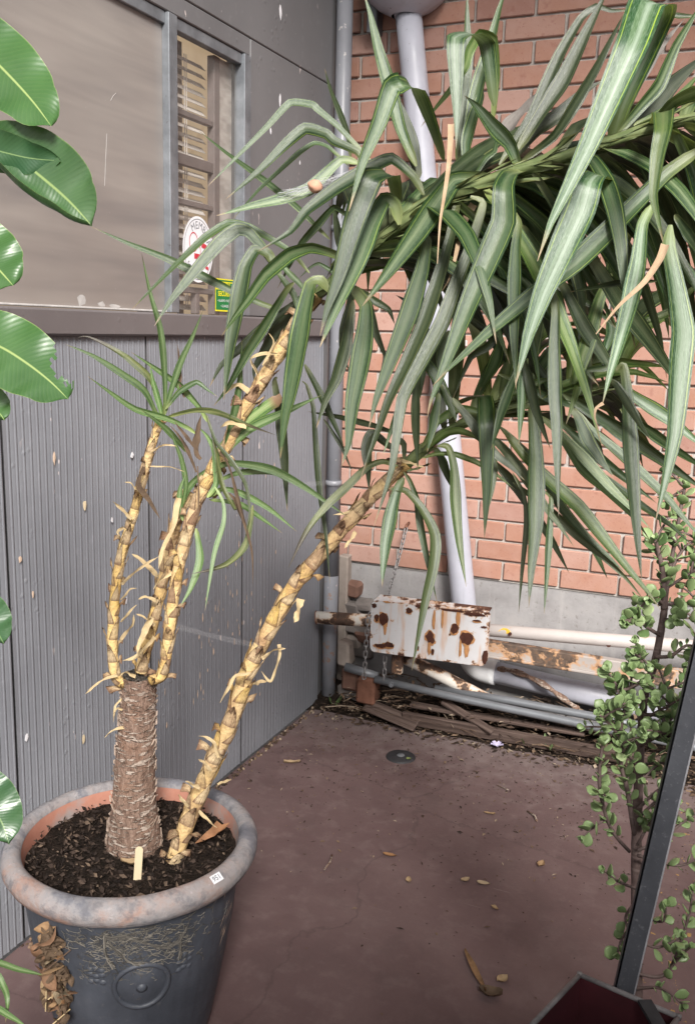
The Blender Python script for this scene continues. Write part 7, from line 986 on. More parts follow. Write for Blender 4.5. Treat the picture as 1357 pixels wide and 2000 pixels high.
m.add(front + back, [tuple(range(n))[::-1], tuple(range(n, 2 * n))] + [(k, (k + 1) % n, n + (k + 1) % n, n + k) for k in range(n)]); m.build('plate_sheet', G['plate'], pl)
m = MB(); m.add([plate_pt(PX0 + .01, PZ1 - .002, PY - .001), plate_pt(PX1 - .01, PZ1 - .002, PY - .001), plate_pt(PX1 - .005, PZ1 + .010, PY + .05), plate_pt(PX0 + .02, PZ1 + .012, PY + .05), plate_pt(PX0 + .01, PZ1 - .007, PY + .001), plate_pt(PX1 - .01, PZ1 - .007, PY + .001), plate_pt(PX1 - .005, PZ1 + .005, PY + .05), plate_pt(PX0 + .02, PZ1 + .007, PY + .05)],
      [(0, 1, 2, 3), (4, 7, 6, 5), (0, 4, 5, 1), (1, 5, 6, 2), (2, 6, 7, 3), (3, 7, 4, 0)]); m.build('top_flange', G['plate'], pl)
def spot(x, z, w, h, seed, mt='rust_pit', y=-.0085):
    rs = random.Random(seed); mb = MB(); nn = 14; vs = [plate_pt(x, z, PY + y)]
    for k in range(nn):
        a = 2 * math.pi * k / nn; q = rs.uniform(.72, 1.12); vs.append(plate_pt(x + w * q * math.cos(a), z + h * q * math.sin(a), PY + y + .0006))
    mb.add(vs, [(0, (k + 1) % nn + 1, k + 1) for k in range(nn)]); return mb.build('rust_spot' if mt == 'rust_pit' else 'rust_stain', G[mt], pl)
def p2(px, py):     # photograph-free plate coordinates: fractions of the sheet
    return PX0 + px * (PX1 - PX0), PZ0 + (1 - py) * (PZ1 - PZ0)
for i, (u, v, w, h) in enumerate(((.115, .33, .022, .030), (.055, .33, .011, .018), (.335, .12, .014, .014), (.52, .56, .020, .026), (.545, .63, .012, .016), (.725, .36, .018, .022), (.825, .50, .029, .030), (.17, .82, .026, .014), (.03, .10, .012, .012), (.70, .02, .06, .006), (.45, .02, .04, .007), (.88, .05, .05, .007), (.985, .80, .012, .035), (.90, .16, .02, .005), (.10, .86, .03, .010), (.965, .26, .014, .005), (.42, .80, .008, .012), (.55, .84, .007, .014))):
    x, z = p2(u, v)
    if v > .1 and u < .95: spot(x, z - .003, w * 1.18, h * 1.2, i + 50, 'rust_halo', -.0078)
    spot(x, z, w, h, i)
for i, (u, v, w, h) in enumerate(((.55, .25, .008, .05), (.52, .78, .008, .035), (.75, .15, .010, .04), (.83, .72, .012, .04), (.78, .70, .006, .05), (.13, .52, .008, .035), (.62, .2, .006, .05))):
    x, z = p2(u, v); spot(x, z, w, h, i + 90, 'rust_halo', -.0076)
x, z = p2(.08, .02); spot(x + .03, z + .004, .018, .005, 77, 'rust_halo', -.009)
m = MB(); vs = []
for k in range(10):
    a = 2 * math.pi * k / 10; vs.append((.862 + .024 * math.cos(a) * (1 + .2 * math.sin(3 * k)), -.1455 + .006 * abs(math.sin(a)), .492 + .016 * math.sin(a)))
m.add(vs, [tuple(range(9, -1, -1))]); m.build('yellow_mark', G['yellow'], ba)
m = MB(); m.tube([(.884, -.150, .488), (.884, -.141, .488)], .007, 10); m.build('bolt_hole', G['rust_pit'], ba)
for x, z in ((1.05, .502), (1.27, .505), (1.33, .52)):
    m = MB(); m.tube([(x, -.132 + (x - 1.0) * .055, z - .01), (x, -.11, z - .01)], .006 if x != 1.27 else .010, 10); m.build('bolt_hole', G['rust_pit'], ba)
# conduits lying on the bed
def conduit(name, pts, r, label):
    mb = MB(); mb.tube(pts, r, 16); o = mb.build(name, G['zinc'], None, True, pts[0]); tag(o, label, 'conduit'); return o
conduit('metal_conduit', [(.305, -.145, .190), (.70, -.135, .168), (1.32, -.12, .145), (1.9, -.11, .13)], .0165, 'long thin grey metal conduit in front, lying on the debris under the rusty plate')
conduit('metal_conduit', [(.56, -.085, .172), (.9, -.07, .172), (1.25, -.06, .165), (1.9, -.05, .15)], .0165, 'second grey metal conduit just behind the front one, at the wall foot')
conduit('pipe_offcut', [(.145, -.10, .205), (.30, -.10, .186)], .020, 'short grey pipe end left of the rusty block in the corner')
m = MB(); m.tube([(.385, -.165, .185), (.385, -.14, .185)], .012, 8); m.tube([(.385, -.172, .185), (.385, -.163, .185)], .007, 8); tag(m.build('bolt', G['zinc'], None, False, (.385, -.16, .185)), 'grey hex bolt on the thin conduit below the rusty plate', 'bolt')
m = MB(); m.bevbox((.215, -.15, .065), (.30, -.06, .185), .010, jit=.006); tag(m.build('rusted_block', G['rust'], None, False, (.26, -.1, .06)), 'rust red steel block under the left end of the plate', 'block')
m = MB(); m.bevbox((.105, -.08, .08), (.20, -.01, .185), .012, jit=.01); tag(m.build('rusted_block', G['rubble_red'], None, False, (.15, -.05, .08)), 'red brown broken block between corner pipe and rusted block', 'block')
m = MB(); m.bevbox((.072, -.045, .18), (.135, .03, .295), .012, jit=.008); tag(m.build('pale_block', G['stone_pale'], None, False, (.1, 0, .18)), 'pale broken block beside the foot of the corner pipe', 'block')
m = MB(); m.bevbox((.07, -.05, -.01), (.20, .06, .085), .012, jit=.012); tag(m.build('broken_stone', G['stone'], None, False, (.13, 0, 0)), 'dark broken stone at the bottom of the wall corner', 'stone')
# chain
hk = Vector((.336, .10, .835)); ch = thing('chain', tuple(hk), 'rusty steel chain hanging from the brick wall down to the barrier rail', 'chain')
m = MB(); m.tube([(.33, .15, .838), (.333, .105, .835), (.337, .092, .825)], .006, 8); m.build('hook', G['rust'], ch, True)
lm = MB(); pts = []
for k in range(16):
    a = 2 * math.pi * k / 16; x, z = .0075 * math.cos(a), .0075 * math.sin(a) + (.0085 if math.sin(a) > 0 else -.0085); pts.append((x, 0, z))
lm.tube(pts, .0028, 6, closed=True); link = lm.mesh('link', G['chain'], True)
def run(a, b, n, sag=0):
    a, b = Vector(a), Vector(b)
    for k in range(n):
        t = (k + .5) / n; p = a.lerp(b, t) + Vector((0, 0, -sag * 4 * t * (1 - t))); q = a.lerp(b, t + .01) + Vector((0, 0, -sag * 4 * (t + .01) * (1 - t - .01))); d = (q - p).normalized()
        o = bpy.data.objects.new('link', link); COL.objects.link(o); o.parent = ch
        o.matrix_local = Matrix.Translation(p - hk) @ d.to_track_quat('Z', 'Y').to_matrix().to_4x4() @ Matrix.Rotation(R(20 + 90 * (k % 2)), 4, 'Z')
run((.337, .092, .825), (.338, -.13, .545), 15, .012); run((.283, -.20, .478), (.268, -.185, .20), 11, .0); run((.345, -.14, .30), (.348, -.15, .19), 4, .0); run((.338, -.13, .545), (.283, -.20, .478), 4, -.02)
# boards and planks among the debris
def board(a, b, w, h, label, mt='board', tw=0):
    a, b = Vector(a), Vector(b); d = (b - a); L_ = d.length; mb = MB(); mb.bevbox((0, -w / 2, -h / 2), (L_, w / 2, h / 2), .004, jit=.003)
    o = mb.build('board', G[mt]); o.matrix_world = Matrix.Translation(a) @ d.to_track_quat('X', 'Z').to_matrix().to_4x4() @ Matrix.Rotation(tw, 4, 'X'); tag(o, label, 'board', 'old boards at the foot of the wall'); return o
board((.44, -.155, .045), (1.55, -.12, .045), .022, .055, 'longest weathered board lying on edge along the slab at the wall foot', tw=.1)
board((.46, -.105, .088), (1.20, -.085, .092), .05, .018, 'thin split board lying flat just behind the long edge board', tw=-.15)
board((.26, -.13, .06), (.52, -.19, .035), .07, .012, 'short broken board leaning at the left end below the plate', tw=.5)
board((.60, -.10, .13), (.84, -.16, .06), .035, .014, 'narrow slanting splint of wood below the fallen white stay', tw=.3)
board((.86, -.02, .135), (1.30, -.02, .075), .03, .016, 'rough dark slat behind the two conduits', tw=.2)
m = MB(); p = [(.72, .06, .21), (.80, .05, .255), (.88, .03, .265), (1.0, .0, .245), (1.10, -.02, .20), (1.16, -.03, .17)]
m.tube([q[:3] for q in cr(p, 4)], [.012 + .004 * math.sin(i * 1.7) for i in range(21)], 8); tag(m.build('dead_branch', G['bark'], None, True, p[0]), 'crooked dead branch resting on the debris against the rendered base', 'branch')
# loose litter on the bed: far too many to count
lt = MB()
for _ in range(2600):
    x = random.uniform(.05, 2.3); v = min(1, abs(random.gauss(.25, .33))); y = -.17 + .3 * v
    if random.random() < .18: y = -.17 - abs(random.gauss(0, .035))
    z = .004 + (.055 * min(1, max(0, (y + .17) / .16))) + random.uniform(-.004, .014) * (1 if y > -.17 else .1)
    s = random.uniform(.004, .017); a = random.uniform(0, 6.28); w = s * random.uniform(.15, .7); tl = random.uniform(-.5, .5) * s
    dx, dy = math.cos(a) * s, math.sin(a) * s; ex, ey = -math.sin(a) * w, math.cos(a) * w
    lt.add([(x - dx, y - dy, z), (x + ex, y + ey, z + tl * .5 + .001), (x + dx, y + dy, z + tl), (x - ex, y - ey, z + random.uniform(0, .004))], [(0, 1, 2), (0, 2, 3)])
tag(lt.build('leaf_litter', G['litter']), 'brown leaf litter and bark scraps heaped along the foot of the wall', 'leaf litter', None, 'stuff')
sp_ = MB()
for _ in range(1700):
    x = random.uniform(.05, 1.9); y = -.2 - abs(random.gauss(0, .55))
    s = random.uniform(.0015, .006) * (1 if random.random() < .85 else 2.3); a = random.uniform(0, 6.28); w = s * random.uniform(.15, .6)
    dx, dy = math.cos(a) * s, math.sin(a) * s; ex, ey = -math.sin(a) * w, math.cos(a) * w; z = .0015
    sp_.add([(x - dx, y - dy, z), (x + ex, y + ey, z + .002), (x + dx, y + dy, z), (x - ex, y - ey, z + .001)], [(0, 1, 2), (0, 2, 3)])
tag(sp_.build('crumbs', G['litter']), 'tiny crumbs and twig bits scattered over the maroon floor', 'crumbs', None, 'stuff')

tw = MB()
for _ in range(170):
    x = random.uniform(.12, 1.7); y = random.uniform(-.19, .08); z = .03 + .075 * min(1, max(0, (y + .17) / .2)) + random.uniform(0, .035); a = random.gauss(0, .8); L_ = random.uniform(.02, .10); r_ = random.uniform(.0008, .003)
    d = Vector((math.cos(a), math.sin(a) * .6, random.uniform(-.25, .25))) * L_; p = Vector((x, y, z)); tw.tube([p - d, p + Vector((0, 0, random.uniform(0, .012))), p + d], [r_, r_ * .9, r_ * .5], 5)
for _ in range(260):
    x = random.uniform(.12, 1.7); y = random.uniform(-.16, .06); z = .07 + .06 * min(1, max(0, (y + .17) / .2)) + random.uniform(0, .03); s = random.uniform(.008, .026); a = random.uniform(0, 6.28); w = s * random.uniform(.2, .5); q = random.uniform(-.4, .6) * s
    dx, dy = math.cos(a) * s, math.sin(a) * s; ex, ey = -math.sin(a) * w, math.cos(a) * w
    tw.add([(x - dx, y - dy, z), (x + ex, y + ey, z + q + .003), (x + dx, y + dy, z + q), (x - ex, y - ey, z + .002)], [(0, 1, 2), (0, 2, 3)])
tag(tw.build('twig_litter', G['litter']), 'tangle of twigs and bark strips strewn over the boards and conduits at the wall foot', 'twig litter', None, 'stuff')
# things lying on the slab
def fallen(name, loc, L_, w, rz, curl, label, cat, mt='dryleaf', group='dry leaves on the floor'):
    mb = MB(); nu, nv = 5, 8; vs = []; fs = []
    for i in range(nv + 1):
        s = i / nv; ww = w * math.sin(math.pi * min(1, s * .96 + .03)) ** .8
        for j in range(nu):
            u = (j / (nu - 1) - .5) * 2; vs.append((L_ * (s - .5), u * ww / 2, .002 + curl * (u * u * .7 + (s - .5) ** 2 * 1.6) + .004 * noise.noise((s * 3 + rz * 9, u, 3))))
    for i in range(nv):
        for j in range(nu - 1): a = i * nu + j; fs.append((a, a + 1, a + nu + 1, a + nu))
    mb.add(vs, fs); zmin = min(v[2] for v in mb.v); mb.v = [(a, b, c - zmin + .0015) for a, b, c in mb.v]
    o = mb.build(name, G[mt], None, True); o.location = loc; o.rotation_euler = (0, 0, rz); tag(o, label, cat, group); return o
fallen('dry_leaf', (.171, -.678, 0), .065, .020, .5, .012, 'curled brown leaf on the floor close to the ribbed wall', 'dry leaf')
fallen('dry_leaf', (1.217, -.97, 0), .034, .024, 1.3, .010, 'small tan leaf standing folded on the floor right of centre', 'dry leaf')
fallen('dry_leaf', (1.076, -1.152, 0), .042, .020, .1, .006, 'flat pointed tan leaf on the floor left of the elephant bush', 'dry leaf')
fallen('dry_leaf', (1.02, -1.16, 0), .03, .022, .8, .008, 'dull tan leaf tip beside the flat pointed tan leaf', 'dry leaf')
fallen('dry_leaf', (1.24, -1.563, 0), .035, .028, .9, .010, 'pale round leaf on the dark floor in the foreground', 'dry leaf')
fallen('strap_leaf', (1.165, -1.565, 0), .17, .018, -.95, .012, 'long withered strap leaf on the dark floor in the foreground', 'strap leaf')
fallen('dry_leaf', (1.226, -1.63, 0), .06, .04, .2, .018, 'dark crumpled leaf clump just below the pale round leaf', 'dry leaf', 'lf_b')
fallen('dry_leaf', (.86, -1.24, 0), .028, .018, 2.0, .006, 'small brown leaf in the middle of the floor', 'dry leaf')
fallen('dry_leaf', (1.14, -1.26, 0), .028, .014, -.5, .004, 'yellowish small leaf on the dark floor half', 'dry leaf')
fallen('dry_leaf', (.98, -.72, 0), .040, .014, .2, .004, 'slender tan leaf on the floor below the lilac flower', 'dry leaf')
fallen('dry_leaf', (.755, -1.13, 0), .045, .018, .1, .006, 'greyish curled leaf on the floor right of the pot', 'dry leaf')
fallen('dry_leaf', (.74, -.95, 0), .05, .03, .3, .014, 'brown curled leaf lying on the debris edge of the floor', 'dry leaf') if False else None
def twig(pts, r, label, mt='bark'):
    mb = MB(); mb.tube(pts, r, 6); tag(mb.build('twig', G[mt], None, True, pts[0]), label, 'twig', 'twigs on the floor')
twig([(.585, -1.21, .003), (.60, -1.26, .008), (.598, -1.30, .003)], .003, 'thin curved twig on the floor right of the pot rim')
twig([(1.10, -.645, .003), (1.13, -.67, .006), (1.145, -.70, .004)], .004, 'short dark twig on the floor left of the elephant bush stem')
twig([(1.30, -.66, .003), (1.305, -.70, .012)], .004, 'stubby dark twig on the floor near the right')
twig([(.95, -.50, .003), (1.0, -.52, .004)], .002, 'tiny straw on the floor below the boards')
fl = thing('lilac_flower', (.867, -.185, .01), 'single fallen pale lilac flower on the debris edge', 'flower')
for k in range(5):
    mb = MB(); a = 2 * math.pi * k / 5; c, s = math.cos(a), math.sin(a)
    q = [(0, 0, 0), (.012, -.010, .008), (.024, -.008, .014), (.028, 0, .010), (.024, .008, .014), (.012, .010, .008)]
    mb.add([(.867 + x * c - y * s, -.185 + x * s + y * c, .012 + z) for x, y, z in q], [(0, 1, 2, 3, 4, 5)]); mb.build('petal', G['petal'], fl)
dk = thing('drain_cap', (.537, -.434, 0), 'black round drain cap set flat in the maroon floor', 'drain cap')
m = MB(); m.lathe([(0, .008), (.020, .008), (.052, .007), (.058, .004), (.060, .0)], (.537, -.434, 0), 28); m.build('cap_disc', G['black'], dk, True)
m = MB(); m.lathe([(0, .0125), (.012, .012), (.016, .0085)], (.537, -.434, 0), 14); m.build('screw_head', G['zinc'], dk, True)
fallen('leaf_scrap', (.578, -.455, .008), .022, .014, .4, .003, 'tiny green leaf scrap on the edge of the drain cap', 'leaf scrap', 'lf_n', None)
# weeds
def weed(loc, n, s, label):
    t = thing('weed', loc, label, 'weed')
    for k in range(n):
        a = random.uniform(0, 6.28); h = random.uniform(.4, 1) * s; d = Vector((math.cos(a), math.sin(a), 0)); p0 = Vector(loc) + d * .01; p = p0 + d * h * .5 + Vector((0, 0, h)); sd_ = Vector((-d.y, d.x, 0)) * h * .28
        mb = MB(); mb.add([p0, p0.lerp(p, .55) + sd_, p, p0.lerp(p, .55) - sd_], [(0, 1, 2), (0, 2, 3)], [(.5, 0), (0, .5), (.5, 1), (1, .5)]); mb.build('leaf', G['lf_n'], t)
weed((.105, -.12, .02), 9, .055, 'small green weed at the foot of the corner pipe'); weed((1.075, -.155, .03), 6, .06, 'small green seedling growing beside the boards at the wall foot'); weed((.98, -.15, .03), 4, .04, 'tiny weed sprout left of the seedling at the wall foot')

# ---------------------------------------------------------------- big pot
PC = Vector((.457, -2.098, 0))
pot = thing('plant_pot', tuple(PC), 'large charcoal glazed pot with worn grey terracotta rim holding the yucca', 'plant pot')
def lump(r, z, a):
    f = 1 + .004 * noise.noise((math.cos(a) * 3, math.sin(a) * 3, z * 9)) + .0035 * math.cos(a * 44) * (1 if .1 < z < .45 else 0)
    return r * f, z
m = MB(); m.lathe([(.0, .002), (.165, .002), (.178, .012), (.190, .06), (.205, .14), (.220, .22), (.234, .30), (.243, .37), (.247, .42), (.248, .452)], PC, 132, fn=lump); m.build('pot_body', G['pot'], pot, True)
m = MB(); m.lathe([(.246, .452), (.268, .447), (.284, .456), (.2935, .474), (.294, .490), (.287, .504), (.274, .512), (.262, .512), (.253, .506), (.249, .497)], PC, 96, fn=lambda r, z, a: (r * (1 + .004 * noise.noise((math.cos(a) * 2, math.sin(a) * 2, 4))), z + .002 * noise.noise((math.cos(a) * 3, math.sin(a) * 3, 8)))); m.build('rim', G['rim'], pot, True)
m = MB(); m.lathe([(.2505, .499), (.245, .48), (.242, .44), (.238, .36)], PC, 96); m.build('inner_wall', G['terracotta'], pot, True)
m = MB(); NR, NA = 26, 90; m.v.append((PC.x, PC.y, .466))
for i in range(1, NR + 1):
    for k in range(NA):
        r = .243 * i / NR; a = 2 * math.pi * k / NA; x, y = r * math.cos(a), r * math.sin(a)
        m.v.append((PC.x + x, PC.y + y, .460 + .010 * noise.noise((x * 14, y * 14, 2)) + .007 * noise.noise((x * 60, y * 60, 6)) + .012 * math.exp(-((x - .02) ** 2 + (y - .03) ** 2) / .01)))
m.f += [(0, 1 + k, 1 + (k + 1) % NA) for k in range(NA)]; m.m += [0] * NA
for i in range(NR - 1):
    for k in range(NA): a, b = 1 + i * NA + k, 1 + i * NA + (k + 1) % NA; m.f.append((a, a + NA, b + NA, b)); m.m.append(0)
tag(m.build('soil', G['soil'], pot, True), kind='stuff')
mu = MB()
for _ in range(1500):
    r = .238 * math.sqrt(random.random()); a = random.uniform(0, 6.28); x, y = PC.x + r * math.cos(a), PC.y + r * math.sin(a); s = random.uniform(.003, .011)
    z = .468 + random.uniform(-.004, .012); d = Vector((random.gauss(0, 1), random.gauss(0, 1), random.gauss(0, .5))).normalized() * s; e = d.orthogonal().normalized() * s * random.uniform(.2, .6); p = Vector((x, y, z)); u = d.cross(e).normalized() * s * .25
    mu.add([p - d, p + e, p + d, p - e, p + u], [(0, 1, 4), (1, 2, 4), (2, 3, 4), (3, 0, 4)])
tag(mu.build('bark_mulch', G['mulch'], pot), kind='stuff')
# moulded medallion, swag and studs on the body
def on_pot(az, z, out=0):
    prof = [(.165, .002), (.190, .06), (.205, .14), (.220, .22), (.234, .30), (.243, .37), (.247, .42), (.248, .452)]
    for (r0, z0_), (r1, z1_) in zip(prof, prof[1:]):
        if z0_ <= z <= z1_: r = r0 + (r1 - r0) * (z - z0_) / (z1_ - z0_); break
    r += out; return Vector((PC.x + r * math.cos(az), PC.y + r * math.sin(az), z))
MZ, MA = .275, R(-50)
pts = [on_pot(MA + .25 * math.cos(2 * math.pi * k / 40), MZ + .058 * math.sin(2 * math.pi * k / 40), .003) for k in range(40)]
m = MB(); m.tube(pts, .006, 8, closed=True); m.build('medallion_ring', G['pot'], pot, True)
m = MB(); vs = [on_pot(MA, MZ, .007)]; fs = []
for i in range(1, 6):
    for k in range(32): a = 2 * math.pi * k / 32; vs.append(on_pot(MA + .24 * i / 5 * math.cos(a), MZ + .055 * i / 5 * math.sin(a), .008 - .006 * (i / 5) ** 2))
fs += [(0, 1 + k, 1 + (k + 1) % 32) for k in range(32)]
for i in range(4):
    for k in range(32): a, b = 1 + i * 32 + k, 1 + i * 32 + (k + 1) % 32; fs.append((a, a + 32, b + 32, b))
m.add(vs, fs); m.build('medallion', G['pot'], pot, True)
m = MB(); m.tube([on_pot(MA, MZ, .004), on_pot(MA, MZ, .013)], [.016, .006], 12); m.build('medallion_boss', G['pot'], pot, True)
for s in (-1, 1):
    for k in range(9):
        a = MA + s * (.36 + .055 * (k % 3)); z = MZ + .045 - .016 * (k // 3) + .004 * (k % 2); m = MB(); c = on_pot(a, z, -.0082)
        m.lathe([(0, .010), (.006, .009), (.010, .005), (.012, 0), (.010, -.005), (.006, -.009), (0, -.010)], c, 10); m.build('moulded_grape', G['pot'], pot, True)
# dead creeper roots still gripping the glaze, drifting leaves caught on the left
rt = MB()
def rootline(p, rr=.0012):
    rt.tube([on_pot(MA + a, z, .004 + random.uniform(0, .004)) for a, z in p], rr, 4)
for _ in range(330):
    a = random.gauss(-.06, .33); z = .43 - abs(random.gauss(0, .055)) - .015 * abs(a); pts_ = [(a, z)]; dz = random.uniform(-.012, .008)
    for k in range(5): pts_.append((pts_[-1][0] + random.uniform(-.05, .06), min(.43, pts_[-1][1] + dz * .5 + random.uniform(-.007, .007))))
    rootline(pts_, random.uniform(.0003, .0007))
for q in ([(-.30, .415), (-.25, .41), (-.12, .412), (0, .395), (.12, .375), (.24, .365), (.32, .372), (.38, .39), (.40, .398)], [(.34, .385), (.345, .36), (.35, .335), (.34, .325)], [(-.30, .415), (-.31, .38), (-.28, .35), (-.24, .335)], [(-.28, .40), (-.18, .37), (-.12, .345), (-.05, .34), (.02, .335)]):
    for j in range(7): rootline([(a + random.uniform(-.012, .012), z + random.uniform(-.005, .005)) for a, z in q], .0013)
tag(rt.build('creeper_roots', G['root'], pot), kind='stuff')
m = MB()
for _ in range(26):
    a = R(-50) + random.gauss(.98, .06); z = random.gauss(.33, .035); c = on_pot(a, z, .002); d = on_pot(a + .03, z + random.uniform(.012, .03), .004) - c; e = (on_pot(a + .03, z, .002) - c) * random.uniform(.25, .5)
    m.add([c - d * .5, c - e * .5, c + d * .5, c + e * .5], [(0, 1, 2, 3)])
m.build('peeled_glaze', G['peel'], pot)
cl = thing('dead_leaf_clump', tuple(on_pot(R(-98), .28, .02)), 'clump of dead brown leaves caught on the left front of the big pot', 'leaf clump')
for k in range(110):
    z = random.uniform(.17, .405); wd = .10 if z < .30 else .06; a = R(-98) + random.uniform(-wd * 1.4, wd * 1.6) + (z - .26) * .1; c = on_pot(a, max(.07, z), random.uniform(.004, .035))
    d = Vector((random.gauss(0, 1), random.gauss(0, 1), random.gauss(-.3, 1))).normalized() * random.uniform(.012, .030); e = d.orthogonal().normalized() * d.length * random.uniform(.25, .6); u = d.cross(e).normalized() * d.length * random.uniform(-.4, .4)
    mb = MB(); vs = []; dn = d.normalized(); en = e.normalized(); un = dn.cross(en); cv_ = random.uniform(-1.3, 1.3); cw_ = random.uniform(.3, 1.5)
    for q_ in range(6):
        s_ = q_ / 5; hw_ = e.length * max(.04, math.sin(math.pi * (s_ * .92 + .04))); cp = c + dn * (s_ - .5) * 2 * d.length + un * cv_ * d.length * ((s_ - .5) ** 2 * 2)
        for g_ in (-1, -.4, .4, 1): vs.append(cp + en * hw_ * g_ + un * hw_ * cw_ * g_ * g_ + un * random.uniform(-.0008, .0008))
    mb.add(vs, [(q_ * 4 + g_, q_ * 4 + g_ + 1, q_ * 4 + g_ + 5, q_ * 4 + g_ + 4) for q_ in range(5) for g_ in range(3)], [(g_ / 3, q_ / 5) for q_ in range(6) for g_ in range(4)])
    mb.build('dead_leaf', G[random.choice(['lf_b', 'lf_b', 'dryleaf', 'lf_b', 'lf_brown'])], cl, True)
for k in range(8):
    z = random.uniform(.2, .39); a = R(-98) + random.uniform(-.12, .12); p = on_pot(a, z, .012); mb = MB(); mb.tube([p, p + Vector((random.uniform(-.03, .03), random.uniform(-.03, .01), random.uniform(-.05, .01))), p + Vector((random.uniform(-.04, .04), -.02, -.06))], .0014, 5); mb.build('dead_stalk', G[random.choice(['litter', 'lf_h'])], cl)
# label stick, number tag and a fallen leaf on the soil
m = MB(); c = Vector((.537, -2.190, .468)); ax = Vector((.10, -.02, 1)).normalized(); sd1 = Vector((.80, .58, 0)).normalized(); sd1 = (sd1 - ax * sd1.dot(ax)).normalized(); nn = ax.cross(sd1)
ol = []
for k in range(9): a = math.pi * k / 8; ol.append((.0085 * math.cos(a), .070 + .0085 * math.sin(a)))
ol += [(-.0085, -.03), (.0085, -.03)]
n = len(ol); vs = [c + sd1 * x + ax * y + nn * .001 for x, y in ol] + [c + sd1 * x + ax * y - nn * .001 for x, y in ol]
m.add(vs, [tuple(range(n)), tuple(range(2 * n - 1, n - 1, -1))] + [(k, n + k, n + (k + 1) % n, (k + 1) % n) for k in range(n)]); st = m.build('plant_label_stick', G['stick'], None, False, c); tag(st, 'pale wooden label stick with a rounded top upright in the pot soil', 'label stick')
tg_c = Vector((.7105, -2.1665, .5075)); rad = (tg_c - Vector((PC.x, PC.y, tg_c.z))).normalized(); nrm = (rad * .75 + Vector((0, 0, 1))).normalized(); tx = Vector((0, 0, 1)).cross(rad).normalized(); ty = nrm.cross(tx).normalized()
B3 = Matrix((tx, ty, nrm)).transposed().to_4x4()
rd_ = rad * .284; tg_c = Vector((PC.x, PC.y, .5085)) + rd_ + nrm * .0015
m = MB(); m.add([tg_c + tx * x + ty * y for x, y in ((-.0145, -.0095), (.0145, -.0095), (.0145, .0095), (-.0145, .0095))], [(0, 1, 2, 3)]); m.build('number_tag', G['st_white'], pot)
text('951', .0165, G['st_grey'], pot, tg_c + nrm * .0006, 0, basis=B3, sx=.9, bold=.0002)
m = MB(); lobes = [(0, -.048), (.010, -.022), (.026, -.026), (.022, -.006), (.034, .012), (.016, .016), (.010, .034), (.002, .052), (-.010, .030), (-.024, .024), (-.020, .002), (-.014, -.020)]
vs = [(0, 0, 0)] + [(x * .8, y, 1.1 * abs(x) * (1 if x > 0 else .55) + 5 * y * y + random.uniform(-.003, .004)) for x, y in lobes]; m.add(vs, [(0, k + 1, (k + 1) % 12 + 1) for k in range(12)]); o = m.build('dry_leaf', G['lf_orange'], None, False); o.location = (.612, -1.985, .480); o.rotation_euler = (.55, .45, -.7); o.scale = (1.0, 1.0, 1.2); tag(o, 'orange brown lobed dry leaf lying on the soil inside the pot', 'dry leaf')
o = fallen('dry_leaf', (.50, -2.165, .475), .045, .018, .3, .010, 'small tan leaf scrap on the soil left of the label stick', 'dry leaf', 'dryleaf', None)
o = fallen('dry_leaf', (.43, -2.12, .480), .05, .022, -.8, .012, 'folded brown leaf on the soil against the foot of the thick trunk', 'dry leaf', 'dryleaf', None); o.rotation_euler = (.6, .2, -.8)
o = fallen('dry_leaf', (.565, -2.09, .480), .035, .018, 1.4, .014, 'curled tan leaf on the soil beside the slanting stem', 'dry leaf', 'lf_t', None); o.rotation_euler = (.9, 0, 1.4)

# ---------------------------------------------------------------- yucca
ST = {}
for ln in STEMS.split('\n'):
    t = ln.split(); ST[t[0]] = [[float(x) for x in q.split(',')] for q in t[1:]]
yu = thing('yucca', tuple(PC + Vector((0, 0, .44))), 'tall variegated yucca with tan scaly stems and drooping green strap leaves in the big pot', 'yucca')
P = cr(ST['T'], 14); m = MB(); N = 46; vs = []; fs = []
for i, q in enumerate(P):
    for k in range(N):
        a = 2 * math.pi * k / N; ph = q[2] * 62 + .9 * noise.noise((math.cos(a) * 1.3, math.sin(a) * 1.3, q[2] * 6)) * 2
        saw = (ph % 1.0); r = q[3] * (1 + .030 * saw + .05 * noise.noise((math.cos(a) * 2, math.sin(a) * 2, q[2] * 7)) + .02 * noise.noise((math.cos(a) * 9, math.sin(a) * 9, q[2] * 30)))
        if i > len(P) - 6: r *= 1 + .03 * noise.noise((math.cos(a) * 4, math.sin(a) * 4, 1))
        if i < 8: r *= 1 + .10 * (1 - i / 8) * (.4 + noise.noise((math.cos(a) * 2.2, math.sin(a) * 2.2, 5)))
        vs.append((q[0] + r * math.cos(a), q[1] + r * math.sin(a), q[2]))
for i in range(len(P) - 1):
    for k in range(N): fs.append((i * N + k, i * N + (k + 1) % N, (i + 1) * N + (k + 1) % N, (i + 1) * N + k))
m.add(vs, fs); trunk = m.build('trunk', G['bark'], yu, True)
q = P[-1]; m = MB(); vs = [(q[0], q[1], q[2] - .004)]
for j in range(1, 6):
    for k in range(N):
        a = 2 * math.pi * k / N; r = q[3] * j / 5 * 1.0; vs.append((q[0] + r * math.cos(a), q[1] + r * math.sin(a), q[2] + .006 * noise.noise((math.cos(a) * j * 2, math.sin(a) * j * 2, 3)) + (.004 if j == 4 else 0)))
fs = [(0, 1 + k, 1 + (k + 1) % N) for k in range(N)]
for j in range(4):
    for k in range(N): a, b = 1 + j * N + k, 1 + j * N + (k + 1) % N; fs.append((a, a + N, b + N, b))
m.add(vs, fs); m.build('cut_top', G['cut'], trunk, True)
